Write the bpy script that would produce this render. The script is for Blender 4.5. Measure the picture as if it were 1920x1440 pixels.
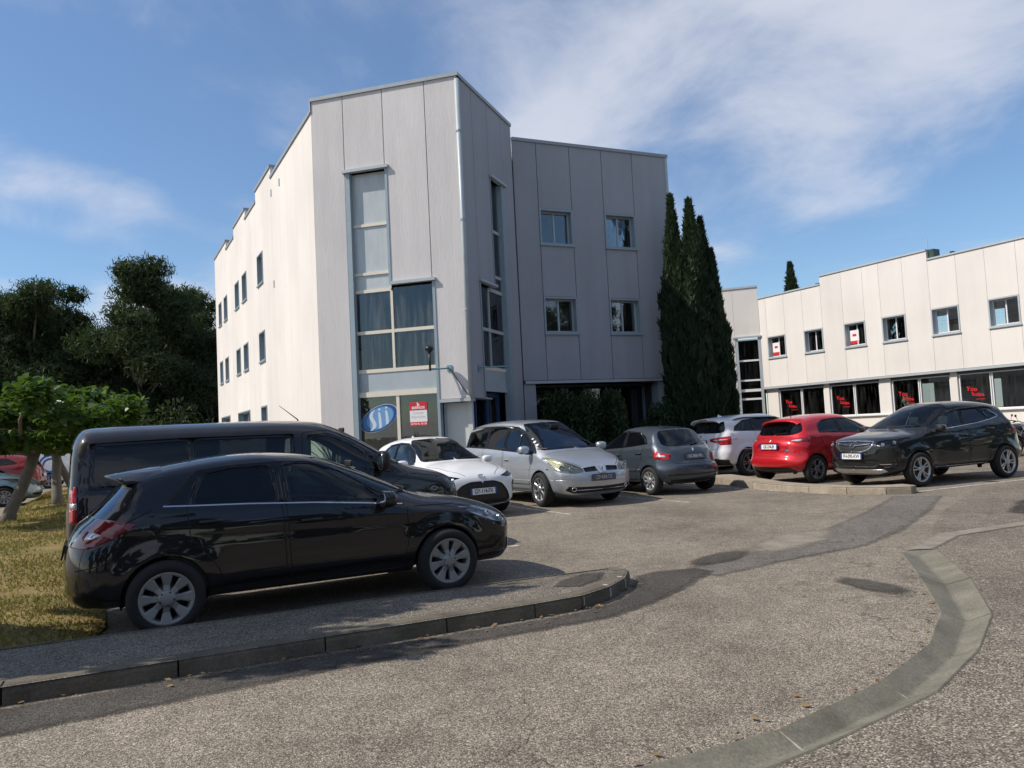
import bpy, bmesh, math, random
import numpy as np
from mathutils import Vector, Matrix
from mathutils.bvhtree import BVHTree
from mathutils.interpolate import poly_3d_calc

for o in list(bpy.data.objects):
    bpy.data.objects.remove(o)
sc = bpy.context.scene
COL = sc.collection
rad = math.radians

# ------------------------------------------------------------------ camera
EYE, PITCH, ROLL = 1.60, 0.060, 0.050
fw = Vector((0, math.cos(PITCH), math.sin(PITCH)))
up0 = Vector((0, -math.sin(PITCH), math.cos(PITCH)))
rt0 = Vector((1, 0, 0))
rt = rt0 * math.cos(ROLL) - up0 * math.sin(ROLL)
up = up0 * math.cos(ROLL) + rt0 * math.sin(ROLL)
cam = bpy.data.cameras.new('camera')
cam.sensor_fit = 'HORIZONTAL'
cam.sensor_width = 36.0
cam.lens = 27.0
cam.clip_start = 0.05
cam.clip_end = 3000
camo = bpy.data.objects.new('camera', cam)
COL.objects.link(camo)
M = Matrix((rt, up, -fw)).transposed().to_4x4()
M.translation = Vector((0, 0, EYE))
camo.matrix_world = M
sc.camera = camo

# ------------------------------------------------------------------ light
SUN_AZ, SUN_EL = 192.0, 46.0            # direction TOWARDS the sun, degrees from +X
sdir = Vector((math.cos(rad(SUN_AZ)) * math.cos(rad(SUN_EL)), math.sin(rad(SUN_AZ)) * math.cos(rad(SUN_EL)), math.sin(rad(SUN_EL))))
sl = bpy.data.lights.new('sun', 'SUN')
sl.energy = 4.6
sl.angle = rad(0.53)
sl.color = (1.0, 0.935, 0.845)
so = bpy.data.objects.new('sun', sl)
so.rotation_euler = sdir.to_track_quat('Z', 'Y').to_euler()
so.location = (-20, -5, 30)
COL.objects.link(so)

w = bpy.data.worlds.new('World')
sc.world = w
w.use_nodes = True
nt = w.node_tree
nt.nodes.clear()
def wn(t, **k):
    n = nt.nodes.new(t)
    for a, b in k.items():
        setattr(n, a, b)
    return n
sky = wn('ShaderNodeTexSky', sky_type='NISHITA', sun_disc=False)
sky.sun_elevation = rad(SUN_EL)
sky.sun_rotation = rad(90 - SUN_AZ)      # Blender measures it clockwise from +Y
sky.altitude = 50
sky.air_density = 1.0
sky.dust_density = 0.3
sky.ozone_density = 3.0
geo = wn('ShaderNodeTexCoord')
sep = wn('ShaderNodeSeparateXYZ')
nt.links.new(geo.outputs['Generated'], sep.inputs[0])
def wm(op, a, b=None, c=None):
    n = wn('ShaderNodeMath', operation=op)
    for i, v in enumerate((a, b, c)):
        if v is None: continue
        if isinstance(v, (int, float)): n.inputs[i].default_value = v
        else: nt.links.new(v, n.inputs[i])
    return n.outputs[0]
den = wm('ADD', wm('MAXIMUM', sep.outputs[2], 0.0), 0.16)
cmb = wn('ShaderNodeCombineXYZ')
nt.links.new(wm('DIVIDE', sep.outputs[0], den), cmb.inputs[0])
nt.links.new(wm('DIVIDE', sep.outputs[1], den), cmb.inputs[1])
def wnoise(scale, detail, rough, dist, loc, scl=(1, 1, 1), rz=0):
    mp = wn('ShaderNodeMapping')
    mp.inputs['Location'].default_value = loc
    mp.inputs['Scale'].default_value = scl
    mp.inputs['Rotation'].default_value = (0, 0, rz)
    nt.links.new(cmb.outputs[0], mp.inputs[0])
    n = wn('ShaderNodeTexNoise')
    n.inputs['Scale'].default_value = scale
    n.inputs['Detail'].default_value = detail
    n.inputs['Roughness'].default_value = rough
    n.inputs['Distortion'].default_value = dist
    nt.links.new(mp.outputs[0], n.inputs['Vector'])
    return n.outputs[0]
big = wnoise(0.55, 3, 0.55, 0.4, (-0.60, 1.32, 0))
fine = wnoise(2.0, 9, 0.60, 0.35, (1.2, 4.4, 0), (1.0, 0.9, 1), 0.6)
cl = wm('ADD', wm('MULTIPLY', big, 1.25), wm('MULTIPLY', fine, 0.45))
cr = wn('ShaderNodeValToRGB')
cr.color_ramp.elements[0].position = 0.76
cr.color_ramp.elements[0].color = (0, 0, 0, 1)
cr.color_ramp.elements[1].position = 1.20
cr.color_ramp.elements[1].color = (1, 1, 1, 1)
cr.color_ramp.interpolation = 'EASE'
nt.links.new(cl, cr.inputs[0])
mx = wn('ShaderNodeMixRGB')
nt.links.new(wm('ADD', wm('MULTIPLY', cr.outputs[0], 0.70), 0.09), mx.inputs[0])
hs = wn('ShaderNodeHueSaturation')
hs.inputs['Saturation'].default_value = 1.18
hs.inputs['Value'].default_value = 1.20
nt.links.new(sky.outputs[0], hs.inputs['Color'])
nt.links.new(hs.outputs[0], mx.inputs[1])
mx.inputs[2].default_value = (6.6, 6.8, 7.5, 1)
bg = wn('ShaderNodeBackground')
bg.inputs['Strength'].default_value = 0.115
nt.links.new(mx.outputs[0], bg.inputs[0])
wo = wn('ShaderNodeOutputWorld')
nt.links.new(bg.outputs[0], wo.inputs[0])

sc.view_settings.view_transform = 'Standard'
sc.view_settings.look = 'None'
sc.view_settings.gamma = 1.0
sc.view_settings.exposure = 0.0
sc.view_settings.use_curve_mapping = False
sc.render.engine = 'CYCLES'
sc.cycles.max_bounces = 10
sc.cycles.transparent_max_bounces = 24
sc.cycles.glossy_bounces = 5
sc.render.resolution_x = 1024
sc.render.resolution_y = 768

# ------------------------------------------------------------------ materials
class NT:
    def __init__(s, name):
        s.m = bpy.data.materials.new(name)
        s.m.use_nodes = True
        s.t = s.m.node_tree
        s.t.nodes.clear()
        s.out = s.n('ShaderNodeOutputMaterial')
        s._tc = None
    def n(s, t, **k):
        x = s.t.nodes.new(t)
        for a, b in k.items(): setattr(x, a, b)
        return x
    def l(s, a, b): s.t.links.new(a, b)
    def put(s, sock, v):
        if v is None: return
        if isinstance(v, (int, float)): sock.default_value = v
        elif isinstance(v, (tuple, list)): sock.default_value = (*v, 1) if len(v) == 3 and len(sock.default_value) == 4 else v
        else: s.l(v, sock)
    def co(s, kind='Object'):
        if s._tc is None: s._tc = s.n('ShaderNodeTexCoord')
        return s._tc.outputs[kind]
    def pos(s):
        return s.n('ShaderNodeNewGeometry').outputs['Position']
    def noise(s, scale, detail=4, rough=.55, vec=None, dist=0, scl=None, rot=None):
        n = s.n('ShaderNodeTexNoise')
        n.inputs['Scale'].default_value = scale; n.inputs['Detail'].default_value = detail
        n.inputs['Roughness'].default_value = rough; n.inputs['Distortion'].default_value = dist
        v = vec or s.co()
        if scl or rot:
            mp = s.n('ShaderNodeMapping')
            if scl: mp.inputs['Scale'].default_value = scl
            if rot: mp.inputs['Rotation'].default_value = rot
            s.l(v, mp.inputs[0]); v = mp.outputs[0]
        s.l(v, n.inputs['Vector'])
        return n.outputs[0]
    def vor(s, scale, vec=None, feature='F1', out=0, rnd=1):
        n = s.n('ShaderNodeTexVoronoi', feature=feature)
        n.inputs['Scale'].default_value = scale
        n.inputs['Randomness'].default_value = rnd
        s.l(vec or s.co(), n.inputs['Vector'])
        return n.outputs[out]
    def ramp(s, fac, stops, interp='LINEAR'):
        r = s.n('ShaderNodeValToRGB'); cr = r.color_ramp; cr.interpolation = interp
        while len(cr.elements) < len(stops): cr.elements.new(.5)
        for e, (p, c) in zip(cr.elements, stops):
            e.position = p
            e.color = (c, c, c, 1) if isinstance(c, (int, float)) else (*c, 1)
        s.l(fac, r.inputs[0])
        return r.outputs[0]
    def mix(s, f, a, b, mode='MIX'):
        n = s.n('ShaderNodeMixRGB', blend_type=mode)
        s.put(n.inputs[0], f)
        for i, v in ((1, a), (2, b)): s.put(n.inputs[i], v)
        return n.outputs[0]
    def math(s, op, a, b=None, c=None):
        n = s.n('ShaderNodeMath', operation=op)
        for i, v in enumerate((a, b, c)): s.put(n.inputs[i], v)
        return n.outputs[0]
    def bump(s, h, strength=.3, dist=.01):
        n = s.n('ShaderNodeBump'); n.inputs['Strength'].default_value = strength; n.inputs['Distance'].default_value = dist
        s.l(h, n.inputs['Height'])
        return n.outputs[0]
    def pr(s, col, rough=.5, metal=0, normal=None, coat=0, spec=None, coat_rough=.03, trans=0, ior=None, subs=None):
        p = s.n('ShaderNodeBsdfPrincipled')
        s.put(p.inputs['Base Color'], col); s.put(p.inputs['Roughness'], rough); s.put(p.inputs['Metallic'], metal)
        if normal is not None: s.l(normal, p.inputs['Normal'])
        if coat: p.inputs['Coat Weight'].default_value = coat; p.inputs['Coat Roughness'].default_value = coat_rough
        if spec is not None: p.inputs['Specular IOR Level'].default_value = spec
        if trans: p.inputs['Transmission Weight'].default_value = trans
        if ior: p.inputs['IOR'].default_value = ior
        return p.outputs[0]
    def done(s, sh):
        s.l(sh, s.out.inputs[0]); return s.m
MAT = {}
def simple(name, col, rough=.5, metal=0, var=.12, scale=6, bump=0, coat=0, spec=None, bscale=60, coat_rough=.03):
    t = NT(name)
    n = t.noise(scale, 5)
    c = t.mix(n, tuple(max(0, v * (1 - var)) for v in col), tuple(min(1, v * (1 + var)) for v in col))
    r = t.math('ADD', t.math('MULTIPLY', t.noise(scale * 3, 3), .12), max(0, rough - .06))
    nm = t.bump(t.noise(bscale, 4), bump, .004) if bump else None
    MAT[name] = t.done(t.pr(c, r, metal, nm, coat, spec, coat_rough))
    return MAT[name]
def paint(name, col, flake=.0, dust=.10, metal=.0, rough=.35):
    t = NT(name)
    geo = t.n('ShaderNodeNewGeometry')
    sp = t.n('ShaderNodeSeparateXYZ'); t.l(geo.outputs['Normal'], sp.inputs[0])
    upf = t.math('MAXIMUM', sp.outputs[2], 0.0)
    d = t.math('MULTIPLY', t.math('MULTIPLY', t.noise(3.5, 6), dust * 1.6), t.math('ADD', upf, .12))
    fl = t.noise(900, 1, vec=t.co())
    c0 = t.mix(t.math('MULTIPLY', fl, flake), col, tuple(min(1, v * 2 + .05) for v in col))
    c = t.mix(d, c0, (.36, .33, .29))
    r = t.math('ADD', rough, t.math('MULTIPLY', d, .6))
    p = t.n('ShaderNodeBsdfPrincipled')
    t.l(c, p.inputs['Base Color']); t.l(r, p.inputs['Roughness'])
    p.inputs['Metallic'].default_value = metal
    p.inputs['Coat Weight'].default_value = 1.0
    p.inputs['Specular IOR Level'].default_value = .10
    t.l(t.math('ADD', .02, t.math('MULTIPLY', d, .7)), p.inputs['Coat Roughness'])
    MAT[name] = t.done(p.outputs[0])
    return MAT[name]
def glass(name, tint, ior=1.5, gl=(.9, .93, .95), dirt=.0):
    t = NT(name)
    tr = t.n('ShaderNodeBsdfTransparent'); tr.inputs[0].default_value = (*tint, 1)
    g = t.n('ShaderNodeBsdfGlossy'); g.inputs[0].default_value = (*gl, 1); g.inputs['Roughness'].default_value = .015
    f = t.n('ShaderNodeFresnel'); f.inputs[0].default_value = ior
    nb = t.bump(t.noise(2.2, 2), .05, .02); t.l(nb, g.inputs['Normal'])
    m = t.n('ShaderNodeMixShader'); t.l(f.outputs[0], m.inputs[0]); t.l(tr.outputs[0], m.inputs[1]); t.l(g.outputs[0], m.inputs[2])
    s = m.outputs[0]
    if dirt:
        df = t.n('ShaderNodeBsdfDiffuse'); df.inputs[0].default_value = (.5, .5, .48, 1)
        m2 = t.n('ShaderNodeMixShader')
        st = t.noise(1.4, 5, scl=(6, 6, .5))
        t.l(t.math('MULTIPLY', t.ramp(st, [(.45, 0), (.8, 1)]), dirt), m2.inputs[0]); t.l(s, m2.inputs[1]); t.l(df.outputs[0], m2.inputs[2]); s = m2.outputs[0]
    MAT[name] = t.done(s)
    return MAT[name]

# ------------------------------------------------------------------ object helpers
def link(o, parent=None):
    COL.objects.link(o)
    if parent is not None: o.parent = parent
    return o
def tag(o, label=None, cat=None, group=None, kind=None):
    if label: o['label'] = label
    if cat: o['category'] = cat
    if group: o['group'] = group
    if kind: o['kind'] = kind
    return o
def empty(name, loc, rz=0, label=None, cat=None, group=None, kind=None):
    o = bpy.data.objects.new(name, None)
    o.location = loc; o.rotation_euler = (0, 0, rz); o.empty_display_size = .2
    link(o)
    return tag(o, label, cat, group, kind)
def mesh(name, v, f, mat, smooth=False):
    me = bpy.data.meshes.new(name)
    me.from_pydata([tuple(map(float, p)) for p in v], [], f)
    me.update()
    for m in (mat if isinstance(mat, (list, tuple)) else [mat]):
        me.materials.append(MAT[m] if isinstance(m, str) else m)
    if smooth: me.polygons.foreach_set('use_smooth', [True] * len(me.polygons))
    return me
def obj(name, v, f, mat, parent=None, smooth=False):
    return link(bpy.data.objects.new(name, mesh(name, v, f, mat, smooth)), parent)
class MB:
    """collects simple solids into one mesh"""
    def __init__(s): s.v = []; s.f = []
    def add(s, v, f):
        k = len(s.v); s.v += [tuple(p) for p in v]; s.f += [tuple(i + k for i in q) for q in f]; return s
    def box(s, x0, x1, y0, y1, z0, z1):
        v = [(x, y, z) for z in (z0, z1) for y in (y0, y1) for x in (x0, x1)]
        return s.add(v, [(0, 2, 3, 1), (4, 5, 7, 6), (0, 1, 5, 4), (2, 6, 7, 3), (0, 4, 6, 2), (1, 3, 7, 5)])
    def cbox(s, x0, x1, y0, y1, z0, z1, c):
        """box with all edges chamfered by c"""
        bm = bmesh.new(); bmesh.ops.create_cube(bm, size=1)
        for v in bm.verts:
            v.co = Vector((x0 if v.co.x < 0 else x1, y0 if v.co.y < 0 else y1, z0 if v.co.z < 0 else z1))
        bmesh.ops.bevel(bm, geom=bm.edges[:], offset=c, segments=2, affect='EDGES', profile=.5)
        bm.verts.index_update()
        s.add([v.co[:] for v in bm.verts], [[v.index for v in f.verts] for f in bm.faces]); bm.free(); return s
    def tube(s, pts, r, n=8, cap=True):
        pts = [Vector(p) for p in pts]; rr = r if isinstance(r, (list, tuple)) else [r] * len(pts)
        k0 = len(s.v); prev = None
        for i, p in enumerate(pts):
            d = (pts[min(i + 1, len(pts) - 1)] - pts[max(i - 1, 0)]).normalized()
            if prev is None:
                a = d.orthogonal().normalized()
            else:
                a = prev - d * prev.dot(d)
                a = a.normalized() if a.length > 1e-6 else d.orthogonal().normalized()
            prev = a; b = d.cross(a)
            for j in range(n):
                t = 2 * math.pi * j / n
                s.v.append(tuple(p + (a * math.cos(t) + b * math.sin(t)) * rr[i]))
        for i in range(len(pts) - 1):
            for j in range(n):
                a0 = k0 + i * n + j; a1 = k0 + i * n + (j + 1) % n
                s.f.append((a0, a1, a1 + n, a0 + n))
        if cap:
            s.f.append(tuple(k0 + j for j in reversed(range(n)))); s.f.append(tuple(k0 + (len(pts) - 1) * n + j for j in range(n)))
        return s
    def lathe(s, prof, n=32, M=None, close=False):
        """profile (r, h) turned round +Y axis"""
        k0 = len(s.v); m = len(prof)
        for j in range(n):
            t = 2 * math.pi * j / n
            for r, h in prof:
                p = Vector((r * math.cos(t), h, r * math.sin(t)))
                s.v.append(tuple(M @ p if M else p))
        for j in range(n):
            for i in range(m if close else m - 1):
                a = k0 + j * m + i; b = k0 + j * m + (i + 1) % m
                c = k0 + ((j + 1) % n) * m + (i + 1) % m; d = k0 + ((j + 1) % n) * m + i
                s.f.append((a, b, c, d))
        return s
    def prism(s, poly, y0, y1, M=None):
        """polygon in XZ extruded along Y"""
        n = len(poly)
        v = [Vector((p[0], y, p[1])) for y in (y0, y1) for p in poly]
        if M: v = [M @ p for p in v]
        return s.add([tuple(p) for p in v], [tuple(range(n)), tuple(reversed(range(n, 2 * n)))] + [(i, n + i, n + (i + 1) % n, (i + 1) % n) for i in range(n)])
    def ell(s, c, r, nu=16, nv=10, p=1.0):
        """(super)ellipsoid"""
        k0 = len(s.v); sg = lambda a: math.copysign(abs(a) ** p, a)
        for i in range(nv + 1):
            ph = -math.pi / 2 + math.pi * i / nv
            for j in range(nu):
                th = 2 * math.pi * j / nu
                s.v.append((c[0] + r[0] * sg(math.cos(ph)) * sg(math.cos(th)), c[1] + r[1] * sg(math.cos(ph)) * sg(math.sin(th)), c[2] + r[2] * sg(math.sin(ph))))
        for i in range(nv):
            for j in range(nu):
                a = k0 + i * nu + j; b = k0 + i * nu + (j + 1) % nu
                s.f.append((a, b, b + nu, a + nu))
        return s
    def obj(s, name, mat, parent=None, smooth=False):
        return obj(name, s.v, s.f, mat, parent, smooth)
def text_mesh(body, size, mat, name='lettering', depth=.002, align='CENTER', shear=0, bold=0, space=1):
    cu = bpy.data.curves.new(name, 'FONT'); cu.body = body; cu.size = size; cu.extrude = depth
    cu.align_x = align; cu.align_y = 'CENTER'; cu.shear = shear; cu.offset = bold; cu.resolution_u = 3; cu.space_character = space
    o = bpy.data.objects.new(name, cu); COL.objects.link(o)
    dg = bpy.context.evaluated_depsgraph_get()
    me = bpy.data.meshes.new_from_object(o.evaluated_get(dg))
    bpy.data.objects.remove(o); bpy.data.curves.remove(cu)
    me.materials.clear(); me.materials.append(MAT[mat])
    return me
def frame_matrix(loc, right, upv):
    r = Vector(right).normalized(); u = Vector(upv).normalized(); n = r.cross(u)
    m = Matrix((r, u, n)).transposed().to_4x4(); m.translation = Vector(loc); return m
# ------------------------------------------------------------------ surface materials
def soft_alpha(t, sh):
    """worn edge: the patch thins out towards its rim (attribute fade)"""
    at = t.n('ShaderNodeAttribute', attribute_name='fade')
    p = t.pos()
    k = t.math('ADD', at.outputs['Fac'], t.math('MULTIPLY', t.math('SUBTRACT', t.math('ADD', t.math('MULTIPLY', t.noise(6, 6, .65, p), .6), t.math('MULTIPLY', t.noise(70, 3, .6, p), .4)), .5), 1.5))
    k = t.ramp(k, [(.22, 0), (.85, 1)])
    tr = t.n('ShaderNodeBsdfTransparent'); m = t.n('ShaderNodeMixShader')
    t.l(k, m.inputs[0]); t.l(tr.outputs[0], m.inputs[1]); t.l(sh, m.inputs[2])
    return m.outputs[0]
def mk_asphalt(name, lo, hi, sc_, tint, patch=.25, crack=.0, alpha=False):
    t = NT(name); p = t.pos()
    cell = t.vor(sc_, p, out=1)
    sv = t.n('ShaderNodeSeparateColor'); t.l(cell, sv.inputs[0])
    d1 = t.vor(sc_, p, out=0)
    stone = t.ramp(sv.outputs[0], [(0, lo * .55), (.35, lo), (.7, (lo + hi) / 2), (.93, hi), (1, min(.8, hi * 1.45))])
    gap = t.ramp(d1, [(.0, 1), (.35, 1), (.8, .45)])
    c = t.mix(1.0, stone, gap, 'MULTIPLY')
    # coarser second layer so that the grain still reads at a distance
    c2 = t.vor(sc_ * .33, p, out=1); s2 = t.n('ShaderNodeSeparateColor'); t.l(c2, s2.inputs[0])
    c = t.mix(.55, c, t.ramp(s2.outputs[1], [(0, .82), (.5, 1.0), (1, 1.2)]), 'MULTIPLY')
    big = t.noise(.55, 7, .6, p)
    c = t.mix(1.0, c, t.ramp(big, [(.25, 1 - patch), (.5, 1.0), (.75, 1 + patch * .7)]), 'MULTIPLY')
    med = t.noise(4.5, 5, .6, p)
    c = t.mix(1.0, c, t.ramp(med, [(.3, .84), (.7, 1.14)]), 'MULTIPLY')
    c = t.mix(1.0, c, tint, 'MULTIPLY')
    # oil and tyre stains
    st = t.noise(1.1, 4, .65, p, .8)
    c = t.mix(t.ramp(st, [(.60, 0), (.74, .42)]), c, (.035, .033, .03))
    h = t.math('SUBTRACT', sv.outputs[0], t.math('MULTIPLY', d1, .8))
    if crack:
        wv = t.n('ShaderNodeVectorMath', operation='ADD')
        nn = t.n('ShaderNodeTexNoise'); nn.inputs['Scale'].default_value = 2.2; nn.inputs['Detail'].default_value = 6; t.l(p, nn.inputs['Vector'])
        sb = t.n('ShaderNodeVectorMath', operation='SCALE'); sb.inputs['Scale'].default_value = .55
        t.l(nn.outputs['Color'], sb.inputs[0]); t.l(p, wv.inputs[0]); t.l(sb.outputs[0], wv.inputs[1])
        e = t.vor(1.15, wv.outputs[0], 'DISTANCE_TO_EDGE')
        msk = t.ramp(t.noise(.42, 3, .5, p), [(.47, 0), (.58, 1)])
        ck = t.math('MULTIPLY', t.ramp(e, [(.002, 1), (.011, 0)]), t.math('MULTIPLY', msk, crack))
        c = t.mix(ck, c, (.02, .018, .016))
        h = t.math('SUBTRACT', h, t.math('MULTIPLY', ck, 2))
    MAT[name] = t.done(soft_alpha(t, t.pr(c, .93, 0, t.bump(h, .55, .006), spec=.2)) if alpha else t.pr(c, .93, 0, t.bump(h, .55, .006), spec=.2))
mk_asphalt('asphalt', .235, .48, 130, (1.0, .85, .665), .38, crack=.6)
mk_asphalt('asphalt_road', .18, .43, 105, (1.0, .86, .675), .3)
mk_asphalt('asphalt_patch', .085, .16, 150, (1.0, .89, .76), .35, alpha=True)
mk_asphalt('asphalt_old', .17, .33, 130, (1.0, .90, .77), .3, .5, alpha=True)
mk_asphalt('pavement_mat', .17, .37, 125, (1.0, .87, .70), .35)
def mk_concrete(name, col, var=.25, moss=.2, alpha=False):
    t = NT(name); p = t.pos()
    a = t.noise(3.2, 8, .65, p); b = t.noise(55, 4, .6, p)
    c = t.mix(t.ramp(a, [(.25, 0), (.75, 1)]), tuple(v * (1 - var) for v in col), tuple(v * (1 + var) for v in col))
    c = t.mix(1, c, t.ramp(b, [(.3, .75), (.7, 1.2)]), 'MULTIPLY')
    c = t.mix(t.math('MULTIPLY', t.ramp(t.noise(1.7, 5, .6, p), [(.5, 0), (.7, 1)]), moss), c, (.09, .085, .06))
    s_ = t.pr(c, .9, 0, t.bump(b, .35, .006), spec=.25)
    MAT[name] = t.done(soft_alpha(t, s_) if alpha else s_)
mk_concrete('kerb_concrete', (.145, .125, .095), .4, .6)
mk_concrete('channel_concrete', (.19, .175, .135), .3, .5)
mk_concrete('island_concrete', (.34, .29, .22), .25, .3)
mk_concrete('smear', (.25, .22, .175), .3, .2, True)
mk_concrete('mortar', (.5, .48, .44), .2, .0)
def mk_facade(name, col, streak=.10, rib=.0, bump=.25, grime=.1):
    t = NT(name); p = t.pos()
    vs = t.noise(2.6, 6, .6, p, scl=(1, 1, .10))
    fs = t.noise(24, 4, .55, p, scl=(1, 1, .05))
    bl = t.noise(.5, 4, .5, p)
    c = t.mix(t.ramp(vs, [(.3, 0), (.72, 1)]), tuple(v * (1 - streak) for v in col), tuple(min(.9, v * (1 + streak * .6)) for v in col))
    c = t.mix(1, c, t.ramp(bl, [(.3, .95), (.7, 1.04)]), 'MULTIPLY')
    c = t.mix(t.math('MULTIPLY', t.ramp(fs, [(.55, 0), (.75, 1)]), grime), c, tuple(v * .62 for v in col))
    h = t.noise(38, 5, .65, p)
    if rib:
        h = t.math('ADD', t.math('MULTIPLY', h, .8), t.math('MULTIPLY', t.noise(30, 3, .6, p, scl=(1, 1, .13)), rib))
        h = t.math('ADD', h, t.math('MULTIPLY', t.noise(16, 3, .6, p, scl=(.2, .2, 2.4)), rib * .35))
    oi = t.n('ShaderNodeObjectInfo')
    c = t.mix(1, c, t.ramp(oi.outputs['Random'], [(0, .955), (1, 1.02)]), 'MULTIPLY')
    MAT[name] = t.done(t.pr(c, .88, 0, t.bump(h, bump, .012), spec=.2))
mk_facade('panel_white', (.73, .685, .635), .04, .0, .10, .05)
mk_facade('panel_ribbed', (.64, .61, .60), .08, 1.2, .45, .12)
mk_facade('panel_shaded', (.355, .365, .395), .06, .0, .15, .05)  # panels of the sides away from the sun, shade put into their colour
simple('joint_dark', (.10, .10, .10), .9)
simple('joint_light', (.42, .40, .38), .9)
simple('frame_blue', (.29, .36, .40), .42, .1, .10, 5)
simple('frame_grey', (.42, .46, .48), .45, .1, .10, 5)
simple('frame_cream', (.72, .66, .55), .5, 0, .10, 8)
simple('frame_white', (.74, .74, .73), .45, 0, .06, 8)
simple('coping', (.30, .33, .35), .5, .2, .12, 4)
simple('spandrel', (.40, .45, .47), .45, .1, .2, 2)
simple('door_grey', (.60, .60, .57), .5, 0, .06, 3)
simple('door_blue', (.035, .07, .21), .35, 0, .1, 3)
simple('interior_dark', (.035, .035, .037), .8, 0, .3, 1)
simple('blind_pale', (.62, .65, .64), .8, 0, .08, 2)
simple('curtain_grey', (.09, .093, .09), .9, 0, .3, 3)
simple('blind_tan', (.50, .44, .28), .8, 0, .1, 2)
simple('blind_brown', (.20, .15, .135), .8, 0, .1, 2)
simple('roof_gravel', (.3, .29, .27), .95, 0, .3, 20)
simple('black_metal', (.02, .02, .022), .4, .3, .2, 8)
simple('teal_metal', (.20, .36, .38), .45, .2, .1, 8)
simple('poster_white', (.80, .78, .77), .5, 0, .04, 3)
simple('poster_red', (.60, .02, .03), .45, 0, .06, 3)
simple('letter_white', (.85, .85, .85), .5, 0, .02, 3)
simple('letter_grey', (.45, .42, .42), .5, 0, .05, 3)
simple('letter_red', (.75, .015, .02), .5, 0, .05, 3)
simple('sii_dark', (.012, .075, .27), .35, 0, .06, 3)
simple('sii_mid', (.06, .19, .42), .35, 0, .06, 3)
simple('sii_light', (.16, .34, .60), .35, 0, .06, 3)
simple('sii_pale', (.60, .68, .76), .35, 0, .04, 3)
simple('white_line', (.62, .60, .55), .8, 0, .3, 30)
simple('vent_green', (.03, .06, .05), .5, 0, .2, 5)
glass('office_glass', (.93, .955, .95), 1.75, dirt=.08)
glass('dirty_glass', (.80, .83, .82), 1.6, dirt=.24)
t = NT('filmed_glass'); p_ = t.pos()
fs_ = t.ramp(t.noise(1.3, 6, .6, p_, scl=(3, 3, .7)), [(.3, 0), (.75, 1)])
df_ = t.pr(t.mix(fs_, (.40, .44, .445), (.55, .58, .575)), .35, 0, None, .6, .5)
MAT['filmed_glass'] = t.done(df_)
glass('shop_glass', (.66, .72, .70), 1.75, dirt=.05)

# ------------------------------------------------------------------ ground
def flat(name, poly, z, mat, kind='structure', parent=None, label=None):
    o = obj(name, [(x, y, z) for x, y in poly], [tuple(range(len(poly)))], mat, parent)
    if kind: o['kind'] = kind
    return o
# drainage channel edges (ground points, inner = car-park side, outer = road side)
CIN = [(-3.2, 1.75), (-1.55, 2.65), (-.42, 3.22), (.43, 3.64), (1.27, 4.03), (2.09, 4.66), (2.74, 5.33), (3.27, 6.14), (3.79, 7.44), (4.30, 8.84)]
COUT = [(-2.95, 1.40), (-1.35, 2.30), (-.22, 2.86), (.62, 3.30), (1.44, 3.82), (2.31, 4.43), (2.99, 5.16), (3.60, 6.0), (4.20, 7.28), (4.74, 8.86)]
from mathutils.geometry import tessellate_polygon
_o = [Vector(p) for p in ((-900, -900, 0), (900, -900, 0), (900, 1500, 0), (-900, 1500, 0))]
_h = [Vector((x, y, 0)) for x, y in CIN] + [Vector((x, y, 0)) for x, y in reversed(COUT)]
g = obj('ground', [tuple(v) for v in _o + _h], [tuple(f) for f in tessellate_polygon([_o, _h])], 'asphalt'); g['kind'] = 'structure'
_b = bmesh.new(); _b.from_mesh(g.data)
for f in _b.faces:
    if f.normal.z < 0: f.normal_flip()
_b.to_mesh(g.data); _b.free()
flat('road', [(-60, -30), (60, -30), (60, 40), (9.2, 15.4), (6.6, 12.1), (5.4, 10.2)] + list(reversed(COUT)) + [(-60, -28)], .004, 'asphalt_road')
ch = empty('drainage_channel', (2.7, 5.3, 0), kind='structure')
def lerp2(a, b, t): return (a[0] + (b[0] - a[0]) * t, a[1] + (b[1] - a[1]) * t)
for i in range(len(CIN) - 1):
    a0, a1, b0, b1 = CIN[i], CIN[i + 1], COUT[i], COUT[i + 1]
    gp = .012
    a0, a1 = lerp2(a0, a1, gp), lerp2(a0, a1, 1 - gp); b0, b1 = lerp2(b0, b1, gp), lerp2(b0, b1, 1 - gp)
    prof = [(.0, -.14), (0, .006), (.03, .012), (.46, -.052), (.50, -.054), (.54, -.052), (.97, .012), (1.0, .006), (1.0, -.14)]
    random.seed(i)
    tilt = random.uniform(-.003, .003)
    v = []
    for s_, (A, B) in enumerate(((a0, b0), (a1, b1))):
        for t_, z in prof:
            p = lerp2(A, B, t_); v.append((p[0] - 2.7, p[1] - 5.3, z + (tilt if s_ else 0)))
    n = len(prof)
    f = [(k, k + 1, n + k + 1, n + k) for k in range(n - 1)] + [tuple(range(n - 1, -1, -1)), tuple(range(n, 2 * n))]
    o = obj('channel_slab', v, f, 'channel_concrete', ch)
# mortar bed showing in the joints
v = []; f = []
for i in range(len(CIN)):
    v += [(*CIN[i], -.004), (*lerp2(CIN[i], COUT[i], .5), -.066), (*COUT[i], -.004)]
    if i: f += [(3 * i - 3, 3 * i - 2, 3 * i + 1, 3 * i), (3 * i - 2, 3 * i - 1, 3 * i + 2, 3 * i + 1)]
o = obj('mortar_bed', [(x - 2.7, y - 5.3, z) for x, y, z in v], f, 'mortar', ch)

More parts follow.
